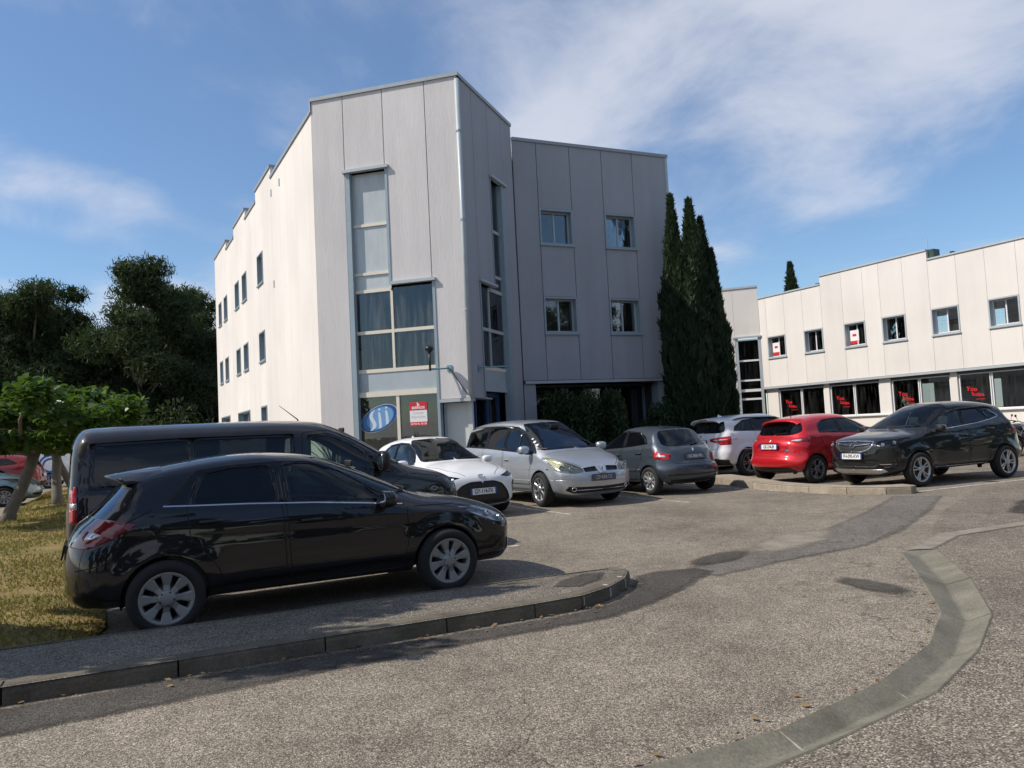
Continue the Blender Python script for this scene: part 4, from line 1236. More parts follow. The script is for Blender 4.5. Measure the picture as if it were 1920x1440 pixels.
def plate(parent, p, nrm, body, w_=.52, h=.11, dark=False):
    """registration plate with EU bands"""
    n_ = Vector(nrm).normalized(); r_ = Vector((0, 0, 1)).cross(n_).normalized(); u_ = n_.cross(r_)
    m = MB(); m.box(-w_ / 2, w_ / 2, -h / 2, h / 2, -.006, .004)
    o = m.obj('licence_plate', 'plastic_grey' if dark else 'plate_white', parent); o.matrix_local = frame_matrix(p, r_, u_)
    for sx in (() if dark else (-1, 1)):
        b = MB().box(sx * w_ / 2 - (.03 if sx > 0 else 0), sx * w_ / 2 + (.03 if sx < 0 else 0), -h / 2, h / 2, .0045, .006).obj('blue_band', 'plate_blue', o)
    if body:
        t = link(bpy.data.objects.new('lettering', text_mesh(body, .105, 'plate_ink' if not dark else 'letter_grey', depth=.0006, bold=.0015, space=.95)), o); t.location = (0, -.002, .0055); t.scale = (.80, 1, 1)
    fr = MB(); 
    for a in ((-w_ / 2 - .008, w_ / 2 + .008, h / 2, h / 2 + .008), (-w_ / 2 - .008, w_ / 2 + .008, -h / 2 - .008, -h / 2)): fr.box(a[0], a[1], a[2], a[3], -.008, .006)
    for a in ((-w_ / 2 - .008, -w_ / 2), (w_ / 2, w_ / 2 + .008)): fr.box(a[0], a[1], -h / 2, h / 2, -.008, .006)
    fr.obj('plate_frame', 'plastic_black', o)
    return o
def on_surf(parent, sh, view, a, b, mb, name, mat, up_=(0, 0, 1), off=.004, side=1, smooth=False):
    """place a small mesh (built in XY, +Z outwards) on the body surface"""
    p, n_ = sh.hit(view, a, b)
    p = Vector((p.x, p.y * side, p.z)); n_ = Vector((n_.x, n_.y * side, n_.z))
    u_ = Vector(up_); u_ = (u_ - n_ * u_.dot(n_)).normalized(); r_ = u_.cross(n_)
    o = mb.obj(name, mat, parent, smooth); o.matrix_local = frame_matrix(p + n_ * off, r_, u_); return o
def ring2d(rx, ry, w_, n=28, z0=0, z1=.008):
    m = MB()
    for k, (z, a) in enumerate(((z0, 0), (z1, w_ * .25), (z1, w_ * .75), (z0, w_))):
        for i in range(n):
            t = 2 * math.pi * i / n; m.v.append(((rx - a) * math.cos(t), (ry - a) * math.sin(t), z))
    for k in range(3):
        for i in range(n): m.f.append((k * n + i, k * n + (i + 1) % n, (k + 1) * n + (i + 1) % n, (k + 1) * n + i))
    return m

def build_car(name, sp, loc, hdg, label, cat='car', group=None):
    root = empty(name, (loc[0], loc[1], sp.get('z', .006)), rad(hdg), label, cat, group)
    root.scale = (sp.get('scale', 1.0),) * 3
    sh = Shell(sp)
    wb, r, arch = sp['wb'], sp['r'], sp['arch']
    pm = sp['paint']
    # --- cuts: doors first, later cuts override
    for nm, poly in sp.get('doors', []): sh.cut('S', rounded(poly, .04), nm)
    for c in sp.get('cuts', []): sh.cut(c[0], c[1], c[2], *(c[3:5]))
    for nm, poly in sp.get('glass_area', []): sh.cut('S', rounded(poly, .03), nm)
    for nm, poly in sp.get('windows', []): sh.cut('S', rounded(poly, .03), nm)
    if 'screen' in sp: sh.cut('F', rounded(sp['screen'], .05), 'windshield', lambda n: n.x > .15 and n.z > .15, lambda c: c.x > -.2)
    if 'rear_glass' in sp: sh.cut('R', rounded(sp['rear_glass'], .05), 'rear_window', lambda n: n.x < -.12, lambda c: c.x < -.8)
    for nm, poly in sp.get('doors', []):
        q = rounded(poly, .04); sh.stroke('S', q + q[:1], .009, 'panel_gap', lambda n: n.y > .25)
    for vw, pts in sp.get('gaps', []): sh.stroke(vw, pts, .009, 'panel_gap')
    for hx in (wb / 2, -wb / 2):
        pts = [(hx + arch * math.cos(t), r + .0 + arch * math.sin(t)) for t in np.linspace(-.35, math.pi + .35, 30)]
        sh.cut('S', pts + [(hx - arch, -.2), (hx + arch, -.2)], 'arch_hole', lambda n: n.y > -2)
        # lip ring of dark trim
    side_names = {d[0] for d in sp.get('doors', [])} | {w_[0] for w_ in sp.get('windows', [])} | {w_[0] for w_ in sp.get('glass_area', [])}
    conf = sp.get('conf', {})
    made = {}
    for rid, nm in list(sh.names.items()):
        if nm == 'arch_hole': continue
        c = dict(mat=pm, off=0, skirt=False, side=False, out=nm)
        if nm in {d[0] for d in sp.get('doors', [])}: c.update(side=True, out=nm.split('#')[0])
        if nm in {w_[0] for w_ in sp.get('glass_area', [])}: c.update(mat='gloss_black', side=True, off=.003, skirt=True, out='window_surround')
        if nm in {w_[0] for w_ in sp.get('windows', [])}: c.update(mat=sp.get('glass', 'car_glass'), side=True, off=.006, skirt=False, out='side_window')
        if nm == 'windshield': c.update(mat=sp.get('screen_glass', 'car_glass'), off=.004)
        if nm == 'rear_window': c.update(mat=sp.get('rear_glass_mat', 'privacy_glass'), off=.004)
        if nm == 'panel_gap': c.update(mat='plastic_black', off=.006, skirt=True)
        c.update(conf.get(nm, {}))
        c['out'] = c['out'].split('#')[0]
        lens = c.pop('lens', None)
        dat = sh.data(nm, c['off'], c['skirt'])
        if not dat[1]: continue
        sharp = bool(c['skirt'])
        for mr in ('L', 'R') if c['side'] else ('B',):
            o = link(bpy.data.objects.new(c['out'], body_mesh(c['out'], dat, c['mat'], mr, sharp)), root)
            if c.get('label'): o['label'] = c['label']
            if nm == 'panel_gap': o['kind'] = 'stuff'
            made[(nm, mr)] = o
            if lens:
                ld = sh.data(nm, .002, False)
                link(bpy.data.objects.new('lens', body_mesh('lens', ld, lens, mr)), o)
                if c.get('bulbs'):
                    for (vw, a, b, rr) in c['bulbs']:
                        p, n_ = sh.hit(vw, a, b); sg_ = -1 if mr == 'R' else 1
                        p = p - n_ * (c['off'] * .55); n2 = Vector((n_.x, n_.y * sg_, n_.z)); p = Vector((p.x, p.y * sg_, p.z))
                        ax = Vector((1 if vw == 'F' else n2.x, n2.y * .4, 0)).normalized()
                        m_ = MB(); m_.lathe([(rr, .02), (rr * .95, .032), (rr * .8, .03), (rr * .75, .012), (rr * .5, -.002), (.001, -.01)], 20, Matrix.Translation(p) @ Vector((0, 1, 0)).rotation_difference(ax).to_matrix().to_4x4())
                        m_.obj('reflector', 'chrome', o, True)
    body = made[('body', 'B')]
    # --- wheel arches: liner and inner wall
    for hx in (wb / 2, -wb / 2):
        for sd in (1, -1):
            m = MB(); ts = np.linspace(-.30, math.pi + .30, 24); k = len(ts)
            wy = []
            for t in ts:
                p, n_ = sh.hit('S', hx + (arch + .006) * math.cos(t), r + (arch + .006) * math.sin(t)); wy.append(max(.55, p.y))
            for lay, (ra, dy) in enumerate(((arch + .002, .0), (arch - .012, -.012), (arch - .004, -.06), (arch - .0, -.40))):
                for t, y_ in zip(ts, wy): m.v.append((hx + ra * math.cos(t), sd * ((y_ + dy) if lay < 3 else .45), r + ra * math.sin(t)))
            for lay in range(3):
                for i in range(k - 1):
                    a = lay * k + i; m.f.append((a, a + 1, a + 1 + k, a + k))
            cidx = len(m.v); m.v.append((hx, sd * .45, r))
            for i in range(k - 1): m.f.append((3 * k + i, 3 * k + i + 1, cidx))
            m.obj('wheel_arch', sp.get('arch_mat', 'plastic_black'), root)
    # --- wheels
    wk = wheel_meshes(*sp['wheel'])
    wid = sp['wheel'][3]; yw = sp['track'] / 2
    for hx in (wb / 2, -wb / 2):
        for sd in (1, -1):
            we = bpy.data.objects.new('wheel', None); we.empty_display_size = .1; link(we, root); we.location = (hx, sd * yw, r); we.rotation_euler = (0, sp.get('wrot', .3) + hx * .7 + sd * .2, 0 if sd > 0 else math.pi)
            if hx > 0 and sp.get('steer'): we.rotation_euler[2] += rad(sp['steer'])
            for nm, me in wk: link(bpy.data.objects.new(nm, me), we)
    # --- cabin: dashboard, seats, steering wheel
    bl = sp['belt']; zb0 = float(np.interp(0, [b[0] for b in bl], [b[1] for b in bl])) - .06
    cx = sp.get('cab', (-.95, .95)); hw = sp['plan'][len(sp['plan']) // 2][1] - .14
    it = MB(); it.cbox(cx[0] - .25, cx[1] + .15, -hw, hw, .32, zb0 - .22, .04)
    inner = it.obj('cabin_trim', 'plastic_black', root)
    MB().cbox(cx[1] - .28, cx[1] + .22, -hw + .02, hw - .02, zb0 - .3, zb0 + .0, .06).obj('dashboard', 'plastic_black', inner, True)
    for sy in (-1, 1):
        m = MB(); xs = sp.get('seat_x', .12); y0 = sy * .36
        def lean(m, k0):
            for i in range(k0, len(m.v)):
                p = m.v[i]; m.v[i] = (p[0] - (p[2] - .5) * .22, p[1], p[2])
        k0 = len(m.v); m.cbox(xs - .14, xs, y0 - .23, y0 + .23, .5, zb0 + .10, .05); m.cbox(xs - .11, xs - .03, y0 - .12, y0 + .12, zb0 + .13, zb0 + .32, .03); m.cbox(xs - .08, xs - .06, y0 - .05, y0 + .05, zb0 + .08, zb0 + .15, .005); lean(m, k0)
        m.obj('front_seat', 'seat_cloth', inner, True)
    if sp.get('rear_seat', True):
        m = MB(); xs = cx[0] + .18; m.cbox(xs - .14, xs, -hw + .1, hw - .1, .5, zb0 + .06, .05)
        for y0 in (-.38, .38): m.cbox(xs - .11, xs - .04, y0 - .12, y0 + .12, zb0 + .08, zb0 + .2, .03)
        m.obj('rear_seat', 'seat_cloth', inner, True)
    m = MB(); T_ = Matrix.Translation((sp.get('seat_x', .12) + .58, .36, zb0 + .06)) @ Matrix.Rotation(rad(-65), 4, 'Z').inverted() @ Matrix.Identity(4)
    T_ = Matrix.Translation((sp.get('seat_x', .12) + .55, .36, zb0 + .03)) @ Matrix.Rotation(rad(25), 4, 'Y') @ Matrix.Rotation(rad(90), 4, 'Z')
    m.lathe([(.185 + .014 * math.cos(a), .014 * math.sin(a)) for a in np.linspace(0, 2 * math.pi, 8, endpoint=False)], 28, T_, close=True)
    m.prism([(-.18, -.02), (.18, -.02), (.18, .02), (-.18, .02)], -.008, .008, T_)
    m.obj('steering_wheel', 'plastic_black', inner, True)
    zr = max(p[1] for p in sp['prof'])
    MB().cbox(sp.get('mirror_x', .45) - .015, sp.get('mirror_x', .45) + .015, -.11, .11, zr - .20, zr - .135, .012).obj('rear_view_mirror', 'plastic_black', inner, True)
    # --- mirrors, handles
    mx_, mz_ = sp['mirror']; ms = sp.get('mirror_size', (.09, .115, .075)); 
    p, n_ = sh.hit('S', mx_, mz_ - .05)
    for sd in (1, -1):
        m = MB(); cy = p.y + ms[1] + .045
        m.ell((mx_ - .02, cy, mz_), ms, 18, 12, .72)
        for i, q in enumerate(m.v):
            if q[0] < mx_ - .05: m.v[i] = (mx_ - .05, q[1], q[2])
        m.v = [(a, b * sd, c) for a, b, c in m.v]
        if sd < 0: m.f = [tuple(reversed(f)) for f in m.f]
        mo = m.obj('wing_mirror', sp.get('mirror_mat', pm), root, True)
        k = MB(); k.tube([(mx_ + .0, sd * (p.y - .03), mz_ - .06), (mx_ + .0, sd * (cy - .03), mz_ - ms[2] * .75)], [.035, .03], 8); k.obj('mirror_arm', 'plastic_black', mo, True)
        MB().ell((mx_ - .052, sd * cy, mz_), (.004, ms[1] * .85, ms[2] * .8), 14, 8, .7).obj('mirror_glass', 'chrome', mo, True)
    for hx_, hz_, hmat in sp.get('handles', []):
        p, n_ = sh.hit('S', hx_, hz_)
        dn = 'front_door' if hx_ > sp.get('door_split', -.2) else 'rear_door'
        for sd, mr in ((1, 'L'), (-1, 'R')):
            par = made.get((dn, mr), root)
            m = MB(); m.cbox(hx_ - .10, hx_ + .10, sd * p.y + (.012 if sd > 0 else -.034), sd * p.y + (.034 if sd > 0 else -.012), hz_ - .014, hz_ + .014, .009)
            m.cbox(hx_ - .095, hx_ - .07, sd * p.y + (-.02 if sd > 0 else -.014), sd * p.y + (.014 if sd > 0 else .02), hz_ - .012, hz_ + .012, .005)
            m.cbox(hx_ + .07, hx_ + .095, sd * p.y + (-.02 if sd > 0 else -.014), sd * p.y + (.014 if sd > 0 else .02), hz_ - .012, hz_ + .012, .005)
            m.obj('handle', hmat, par, True)
    # --- trim strips that follow the body: (view, pts2d, width, height, mat, name)
    for st in sp.get('strips', []):
        vw, pts, wd, mat_, nm = st
        for sd in (1, -1):
            P = [];
            for a, b in zip(pts[:-1], pts[1:]):
                k = max(2, int(math.hypot(b[0] - a[0], b[1] - a[1]) / .08))
                P += [(a[0] + (b[0] - a[0]) * j / k, a[1] + (b[1] - a[1]) * j / k) for j in range(k)]
            P.append(pts[-1]); v = []; f = []
            Q = []
            for a, b in P:
                p, n_ = sh.hit(vw, a, b); Q.append((p, n_))
            for i, (p, n_) in enumerate(Q):
                tg = (Q[min(i + 1, len(Q) - 1)][0] - Q[max(i - 1, 0)][0]).normalized(); w2 = n_.cross(tg).normalized() * wd / 2
                for q, h in ((p - w2, -.003), (p - w2 * .8, .007), (p + w2 * .8, .007), (p + w2, -.003)):
                    z_ = q + n_ * h; v.append((z_.x, z_.y * sd, z_.z))
                if i:
                    for j in range(3):
                        a = 4 * (i - 1) + j; f.append((a, a + 1, a + 5, a + 4) if sd > 0 else (a + 4, a + 5, a + 1, a))
            e0 = (0, 1, 2, 3); f.append(e0); f.append(tuple(4 * (len(Q) - 1) + j for j in e0))
            obj(nm, v, f, mat_, root, False)
            if vw in 'FR' and all(abs(a[0]) < 1e-6 for a in pts): break
    # --- plates, wipers, antenna
    if 'plate_f' in sp:
        z_, tx = sp['plate_f'][:2]; p, n_ = sh.hit('F', 0.0, z_); p2, n2 = sh.hit('F', .26, z_); x_ = max(p.x, p2.x)
        plate(root, (x_ + .016, 0, z_), (1, 0, .06), tx, dark=len(sp['plate_f']) > 2)
    if 'plate_r' in sp:
        z_, tx = sp['plate_r'][:2]; p, n_ = sh.hit('R', 0.0, z_); a0, n0 = sh.hit('R', .0, z_ + .06); b0, n1 = sh.hit('R', 0, z_ - .06)
        sl = Vector((-1, 0, (a0.x - b0.x) / .12 * 1.0)) if True else n_
        plate(root, (p.x - .014, 0, z_), Vector((-1, 0, min(.5, max(-.3, (a0.x - b0.x) / .12)))), tx, dark=len(sp['plate_r']) > 2)
    for vw, pts in sp.get('wipers', []):
        for (a0, b0), (a1, b1) in pts:
            P = []
            for j in range(7):
                t = j / 6; a, b = a0 + (a1 - a0) * t, b0 + (b1 - b0) * t
                p, n_ = sh.hit(vw, abs(a), b); n_ = Vector((n_.x, n_.y * (1 if a >= 0 else -1), n_.z)); p = Vector((p.x, a, p.z)); P.append(p + n_ * .018)
            MB().tube(P, .009, 5).obj('wiper', 'plastic_black', root)
    if 'antenna' in sp:
        ax_, L_, an = sp['antenna']; p, n_ = sh.hit('T', ax_, 0)
        MB().tube([p + Vector((0, 0, -.005)), p + Vector((-.01, 0, .03)), p + Vector((-math.cos(rad(an)) * L_, 0, math.sin(rad(an)) * L_))], [.016, .008, .003], 6).obj('antenna', 'plastic_black', root)
    if 'fin' in sp:
        ax_ = sp['fin']; p, n_ = sh.hit('T', ax_, 0)
        MB().add([(ax_ + .10, -.03, p.z - .004), (ax_ + .10, .03, p.z - .004), (ax_ - .07, .035, p.z - .008), (ax_ - .07, -.035, p.z - .008), (ax_ - .06, -.006, p.z + .06), (ax_ - .06, .006, p.z + .06), (ax_ - .02, .008, p.z + .045), (ax_ - .02, -.008, p.z + .045)],
                 [(0, 1, 6, 7), (7, 6, 5, 4), (1, 2, 5, 6), (3, 0, 7, 4), (2, 3, 4, 5)]).obj('antenna_fin', pm, root, False)
    # --- roof rails
    if 'rails' in sp:
        x0, x1, y_, mt = sp['rails']
        for sd in (1, -1):
            P = []
            for j in range(11):
                t = j / 10; xx = x0 + (x1 - x0) * t; p, n_ = sh.hit('T', xx, y_); P.append((xx, sd * y_, p.z + .005 + .045 * min(1, 6 * t, 6 * (1 - t))))
            MB().tube(P, .017, 8).obj('roof_rail', mt, root, True)
    ex = sp.get('extra')
    if ex: ex(root, sh, made)
    sh.bm.free()
    return root
def lamp(off=.035, mat='lamp_chrome', lens='lens', bulbs=None, **k):
    return dict(mat=mat, off=off, skirt=True, side=True, lens=lens, bulbs=bulbs, **k)
def red(mat='lamp_red', **k): return dict(mat=mat, off=-.003, skirt=True, side=True, out='tail_light', **k)
def trim(mat='plastic_black', off=.012, side=False, **k): return dict(mat=mat, off=off, skirt=True, side=side, **k)
S_ANY = lambda n: n.y > .05
def emblem_ring(root, sh, z, rx=.06, ry=.045, extra=None, view='F', mat='chrome'):
    e = on_surf(root, sh, view, 0.0, z, ring2d(rx, ry, .012), 'emblem', mat, smooth=True)
    return e
# ---------------------------------------------------------------- black hatchback on the pavement side
def c4_extra(root, sh, made):
    # roof spoiler lip
    v = []
    for j in range(13):
        y = -.60 + 1.2 * j / 12; p, n_ = sh.hit('T', -1.50, abs(y)); k = 1 - .10 * (abs(y) / .6) ** 3
        v += [(-1.30, y, sh.hit('T', -1.30, abs(y))[0].z + .004), (-1.76 * k, y, p.z - .012), (-1.76 * k, y, p.z - .030), (-1.50, y, p.z - .05)]
    f = []
    for j in range(12):
        for q in range(3): a = 4 * j + q; f.append((a, a + 4, a + 5, a + 1))
    obj('rear_spoiler', v, f, 'paint_black', root, True)
build_car('parked_car', dict(
    paint='paint_black', wb=2.608, r=.316, arch=.358, track=1.56, step=.03, J=17, zone=dict(T=(.34, 3.0)),
    prof=[(2.02, .20, 'U'), (2.17, .27, 'F'), (2.225, .42, 'F'), (2.215, .58, 'F'), (2.15, .70, 'N'), (1.98, .80, 'H'), (1.65, .905, 'H'), (1.30, .975, 'H'), (1.12, 1.005, 'H'), (.78, 1.18, 'W'), (.42, 1.345, 'W'), (.10, 1.445, 'R'), (-.40, 1.500, 'R'), (-.85, 1.485, 'R'), (-1.25, 1.435, 'R'), (-1.55, 1.375, 'R', 1), (-1.74, 1.16, 'B'), (-1.90, 1.00, 'B'), (-1.98, .93, 'T'), (-2.05, .80, 'T'), (-2.085, .62, 'T'), (-2.085, .45, 'T'), (-2.06, .32, 'T'), (-1.94, .23, 'U')],
    plan=[(2.3, .80), (1.9, .855), (1.3, .885), (0, .895), (-1.3, .885), (-1.8, .85), (-2.2, .80)], belt=[(-2.1, 1.06), (-1.2, 1.06), (0, 1.0), (1.2, .90), (2.2, .85)],
    tum=.36, shoulder=.02, flare=.022, crease=[(-1.8, .92, 1.6, .80, .012, .05), (-.9, .42, .9, .42, .012, .06)],
    doors=[('front_door', [(-.24, .30), (-.26, .9), (-.30, 1.36), (-.05, 1.40), (.30, 1.28), (.62, 1.07), (.90, .90), (.90, .55), (.82, .30)]), ('rear_door', [(-.28, .30), (-.30, .9), (-.34, 1.36), (-.72, 1.385), (-.99, 1.34), (-1.12, 1.06), (-1.10, .80), (-.90, .56), (-.78, .30)])],
    glass_area=[('dlo', [(-1.30, 1.085), (-1.02, 1.375), (-.70, 1.405), (-.30, 1.412), (.0, 1.395), (.26, 1.30), (.58, 1.105), (.86, .925), (.0, 1.015), (-.6, 1.055)])],
    windows=[('w1', [(-.22, 1.045), (-.255, 1.385), (.0, 1.375), (.24, 1.285), (.50, 1.125), (.66, .99)]), ('w2', [(-1.06, 1.085), (-.955, 1.335), (-.70, 1.375), (-.40, 1.388), (-.35, 1.055)])],
    screen=[(0, 1.02), (.70, 1.01), (.66, 1.05), (.56, 1.36), (.48, 1.425), (0, 1.44)], rear_glass=[(0, 1.02), (.60, 1.03), (.56, 1.24), (.50, 1.32), (0, 1.335)],
    rear_glass_mat='car_glass_blue', glass='privacy_glass', mirror_x=.55, cab=(-1.05, .85), door_split=-.26,
    cuts=[('S', rounded([(1.42, .865), (1.68, .845), (1.90, .775), (2.06, .665), (2.03, .615), (1.86, .655), (1.66, .735), (1.52, .805)], .03), 'headlight', S_ANY),
          ('S', rounded([(-2.12, 1.0), (-1.95, 1.02), (-1.70, 1.0), (-1.52, .955), (-1.60, .90), (-1.74, .83), (-1.90, .775), (-2.12, .79)], .03), 'tail_light', S_ANY, lambda c: c.y > .46),
          ('S', rounded([(-1.97, .905), (-1.84, .905), (-1.78, .885), (-1.86, .85), (-1.97, .855)], .02), 'reverse_light', S_ANY, lambda c: c.y > .62),
          ('F', rounded([(0, .28), (.52, .28), (.62, .36), (.56, .44), (0, .46)], .02), 'lower_grille'), ('S', rounded([(1.86, .33), (2.06, .33), (2.06, .47), (1.96, .45)], .02), 'fog_recess', S_ANY),
          ('S', [(-1.0, .20), (.92, .20), (.92, .27), (-1.0, .27)], 'sill')],
    conf={'w1': dict(mat='car_glass'), 'headlight': lamp(.03, bulbs=[('S', 1.78, .76, .035), ('S', 1.93, .70, .03)]), 'tail_light': red('lamp_red_dark'), 'reverse_light': dict(mat='lamp_chrome', off=-.005, skirt=True, side=True, out='reverse_light'), 'lower_grille': trim(), 'fog_recess': trim(side=True), 'sill': trim('plastic_black', .004, True)},
    gaps=[('T', [(1.16, 0), (1.14, .35), (1.08, .70)]), ('S', [(.98, .885), (1.45, .87)]), ('S', [(-1.40, 1.06), (-1.60, .97)]), ('S', [(-1.62, .86), (-1.72, .66), (-1.98, .60)]), ('S', [(1.66, .60), (1.62, .72)])],
    strips=[('S', [(-1.31, 1.082), (-1.1, 1.07), (-.6, 1.046), (0, 1.006), (.5, .958), (.86, .918)], .016, 'lamp_chrome', 'belt_strip')],
    wheel=('c4', .316, .218, .20, 8, .055, .105, 'single', 'hubcap_grey'), mirror=(.66, .99), mirror_size=(.11, .105, .08), handles=[(-.05, .855, 'paint_black'), (-.93, .925, 'paint_black')],
    plate_f=(.48, ''), plate_r=(.72, ''), antenna=(-1.0, .16, 70), extra=c4_extra, wipers=[('F', [((-.6, 1.035), (-.05, 1.045)), ((.05, 1.03), (.55, 1.045))])]),
    (-2.27, 7.97), 28.25, 'black hatchback with silver wheel covers parked along the pavement')
# ---------------------------------------------------------------- black van
VAN = dict(
    paint='paint_van', wb=3.275, r=.335, arch=.385, track=1.62, step=.045, arch_mat='plastic_black',
    prof=[(2.32, .24, 'U'), (2.47, .36, 'F'), (2.52, .55, 'F'), (2.50, .78, 'F'), (2.42, .95, 'N'), (2.22, 1.06, 'H'), (1.85, 1.165, 'H'), (1.66, 1.22, 'H'), (1.25, 1.50, 'W'), (.88, 1.715, 'W'), (.55, 1.83, 'R'), (.15, 1.875, 'R'), (-.9, 1.885, 'R'), (-2.0, 1.875, 'R'), (-2.26, 1.845, 'R'), (-2.36, 1.70, 'B'), (-2.41, 1.25, 'T'), (-2.44, .8, 'T'), (-2.44, .5, 'T'), (-2.40, .34, 'T'), (-2.25, .26, 'U')],
    zone=dict(T=(.10, 3.4), B=(.12, 3.2), W=(.34, 2.7), R=(.20, 3.4)),
    plan=[(2.6, .84), (2.2, .90), (1.6, .945), (0, .955), (-1.6, .95), (-2.5, .925)], belt=[(-2.5, 1.12), (0, 1.12), (1.5, 1.05), (2.5, 1.0)], zw=.7, tum=.13, tum2=.10, shoulder=.015,
    doors=[('front_door', [(.20, .36), (.18, 1.1), (.22, 1.70), (.55, 1.72), (.9, 1.60), (1.35, 1.30), (1.62, 1.08), (1.30, .95), (1.22, .75), (1.15, .36)])],
    glass_area=[('dlo', [(.25, 1.14), (.28, 1.66), (.56, 1.68), (.88, 1.57), (1.28, 1.30), (1.52, 1.10), (.9, 1.10)]), ('dlo2', [(-2.2, 1.15), (-2.18, 1.68), (-1.2, 1.70), (.12, 1.69), (.10, 1.14)])],
    windows=[('w1', [(.30, 1.16), (.33, 1.63), (.54, 1.645), (.82, 1.545), (1.02, 1.40), (1.02, 1.14)]), ('w3', [(1.07, 1.14), (1.07, 1.365), (1.24, 1.26), (1.40, 1.13)]), ('w4', [(-2.14, 1.19), (-2.12, 1.64), (-1.14, 1.66), (-1.14, 1.19)]), ('w5', [(-1.06, 1.19), (-1.06, 1.66), (.06, 1.65), (.04, 1.19)])],
    screen=[(0, 1.24), (.80, 1.20), (.78, 1.28), (.66, 1.66), (.58, 1.78), (0, 1.82)], rear_glass=[(0, 1.16), (.70, 1.18), (.66, 1.62), (0, 1.66)],
    cab=(-1.9, 1.35), seat_x=.45, rear_seat=False, mirror_x=.95,
    cuts=[('F', rounded([(.50, .92), (.70, .80), (.86, .78), (.90, .90), (.86, 1.02), (.70, 1.04)], .03), 'headlight'),
          ('F', rounded([(0, .70), (.46, .70), (.52, .80), (.46, .92), (0, .92)], .03), 'grille'), ('F', rounded([(0, .32), (.7, .32), (.76, .52), (0, .54)], .03), 'bumper_grille'),
          ('S', rounded([(-2.5, .80), (-2.31, .80), (-2.31, 1.20), (-2.5, 1.22)], .02), 'tail_light', lambda n: n.y > -2, lambda c: c.y > .80), ('S', rounded([(-2.5, .955), (-2.31, .955), (-2.31, 1.02), (-2.5, 1.02)], .005), 'reverse_light', lambda n: n.y > -2, lambda c: c.y > .80),
          ('S', [(-1.2, .22), (1.2, .22), (1.2, .34), (-1.2, .34)], 'sill')],
    conf={'headlight': lamp(.04, bulbs=[('F', .74, .93, .05)]), 'grille': trim(), 'bumper_grille': trim(), 'tail_light': red(), 'reverse_light': dict(mat='lamp_clear', off=-.004, skirt=True, side=True, out='reverse_light'), 'sill': trim('plastic_black', .004, True)},
    gaps=[('T', [(1.72, 0), (1.70, .4), (1.60, .80)]), ('S', [(-1.25, .42), (-1.25, 1.1)]), ('S', [(1.65, 1.08), (2.05, 1.02)])],
    wheel=('van', .335, .215, .20, 6, .06, .10, 'single', 'hubcap_grey'), mirror=(1.22, 1.28), mirror_size=(.10, .12, .13), mirror_mat='plastic_black', handles=[(.38, 1.02, 'plastic_black')], door_split=-1,
    glass='car_glass', wipers=[('F', [((-.7, 1.24), (-.05, 1.25)), ((.05, 1.23), (.7, 1.26))])], antenna=(.35, .34, 42))
def van_extra(root, sh, made):
    on_surf(root, sh, 'S', 1.95, .86, ring2d(.045, .03, .008), 'side_repeater', 'lamp_clear', side=-1)
VAN['conf']['w4'] = dict(mat='privacy_glass'); VAN['conf']['w5'] = dict(mat='privacy_glass')
build_car('parked_van', dict(VAN, extra=van_extra), (-3.29, 10.47), 28.25, 'black van with dark windows standing behind the black hatchback', 'van')
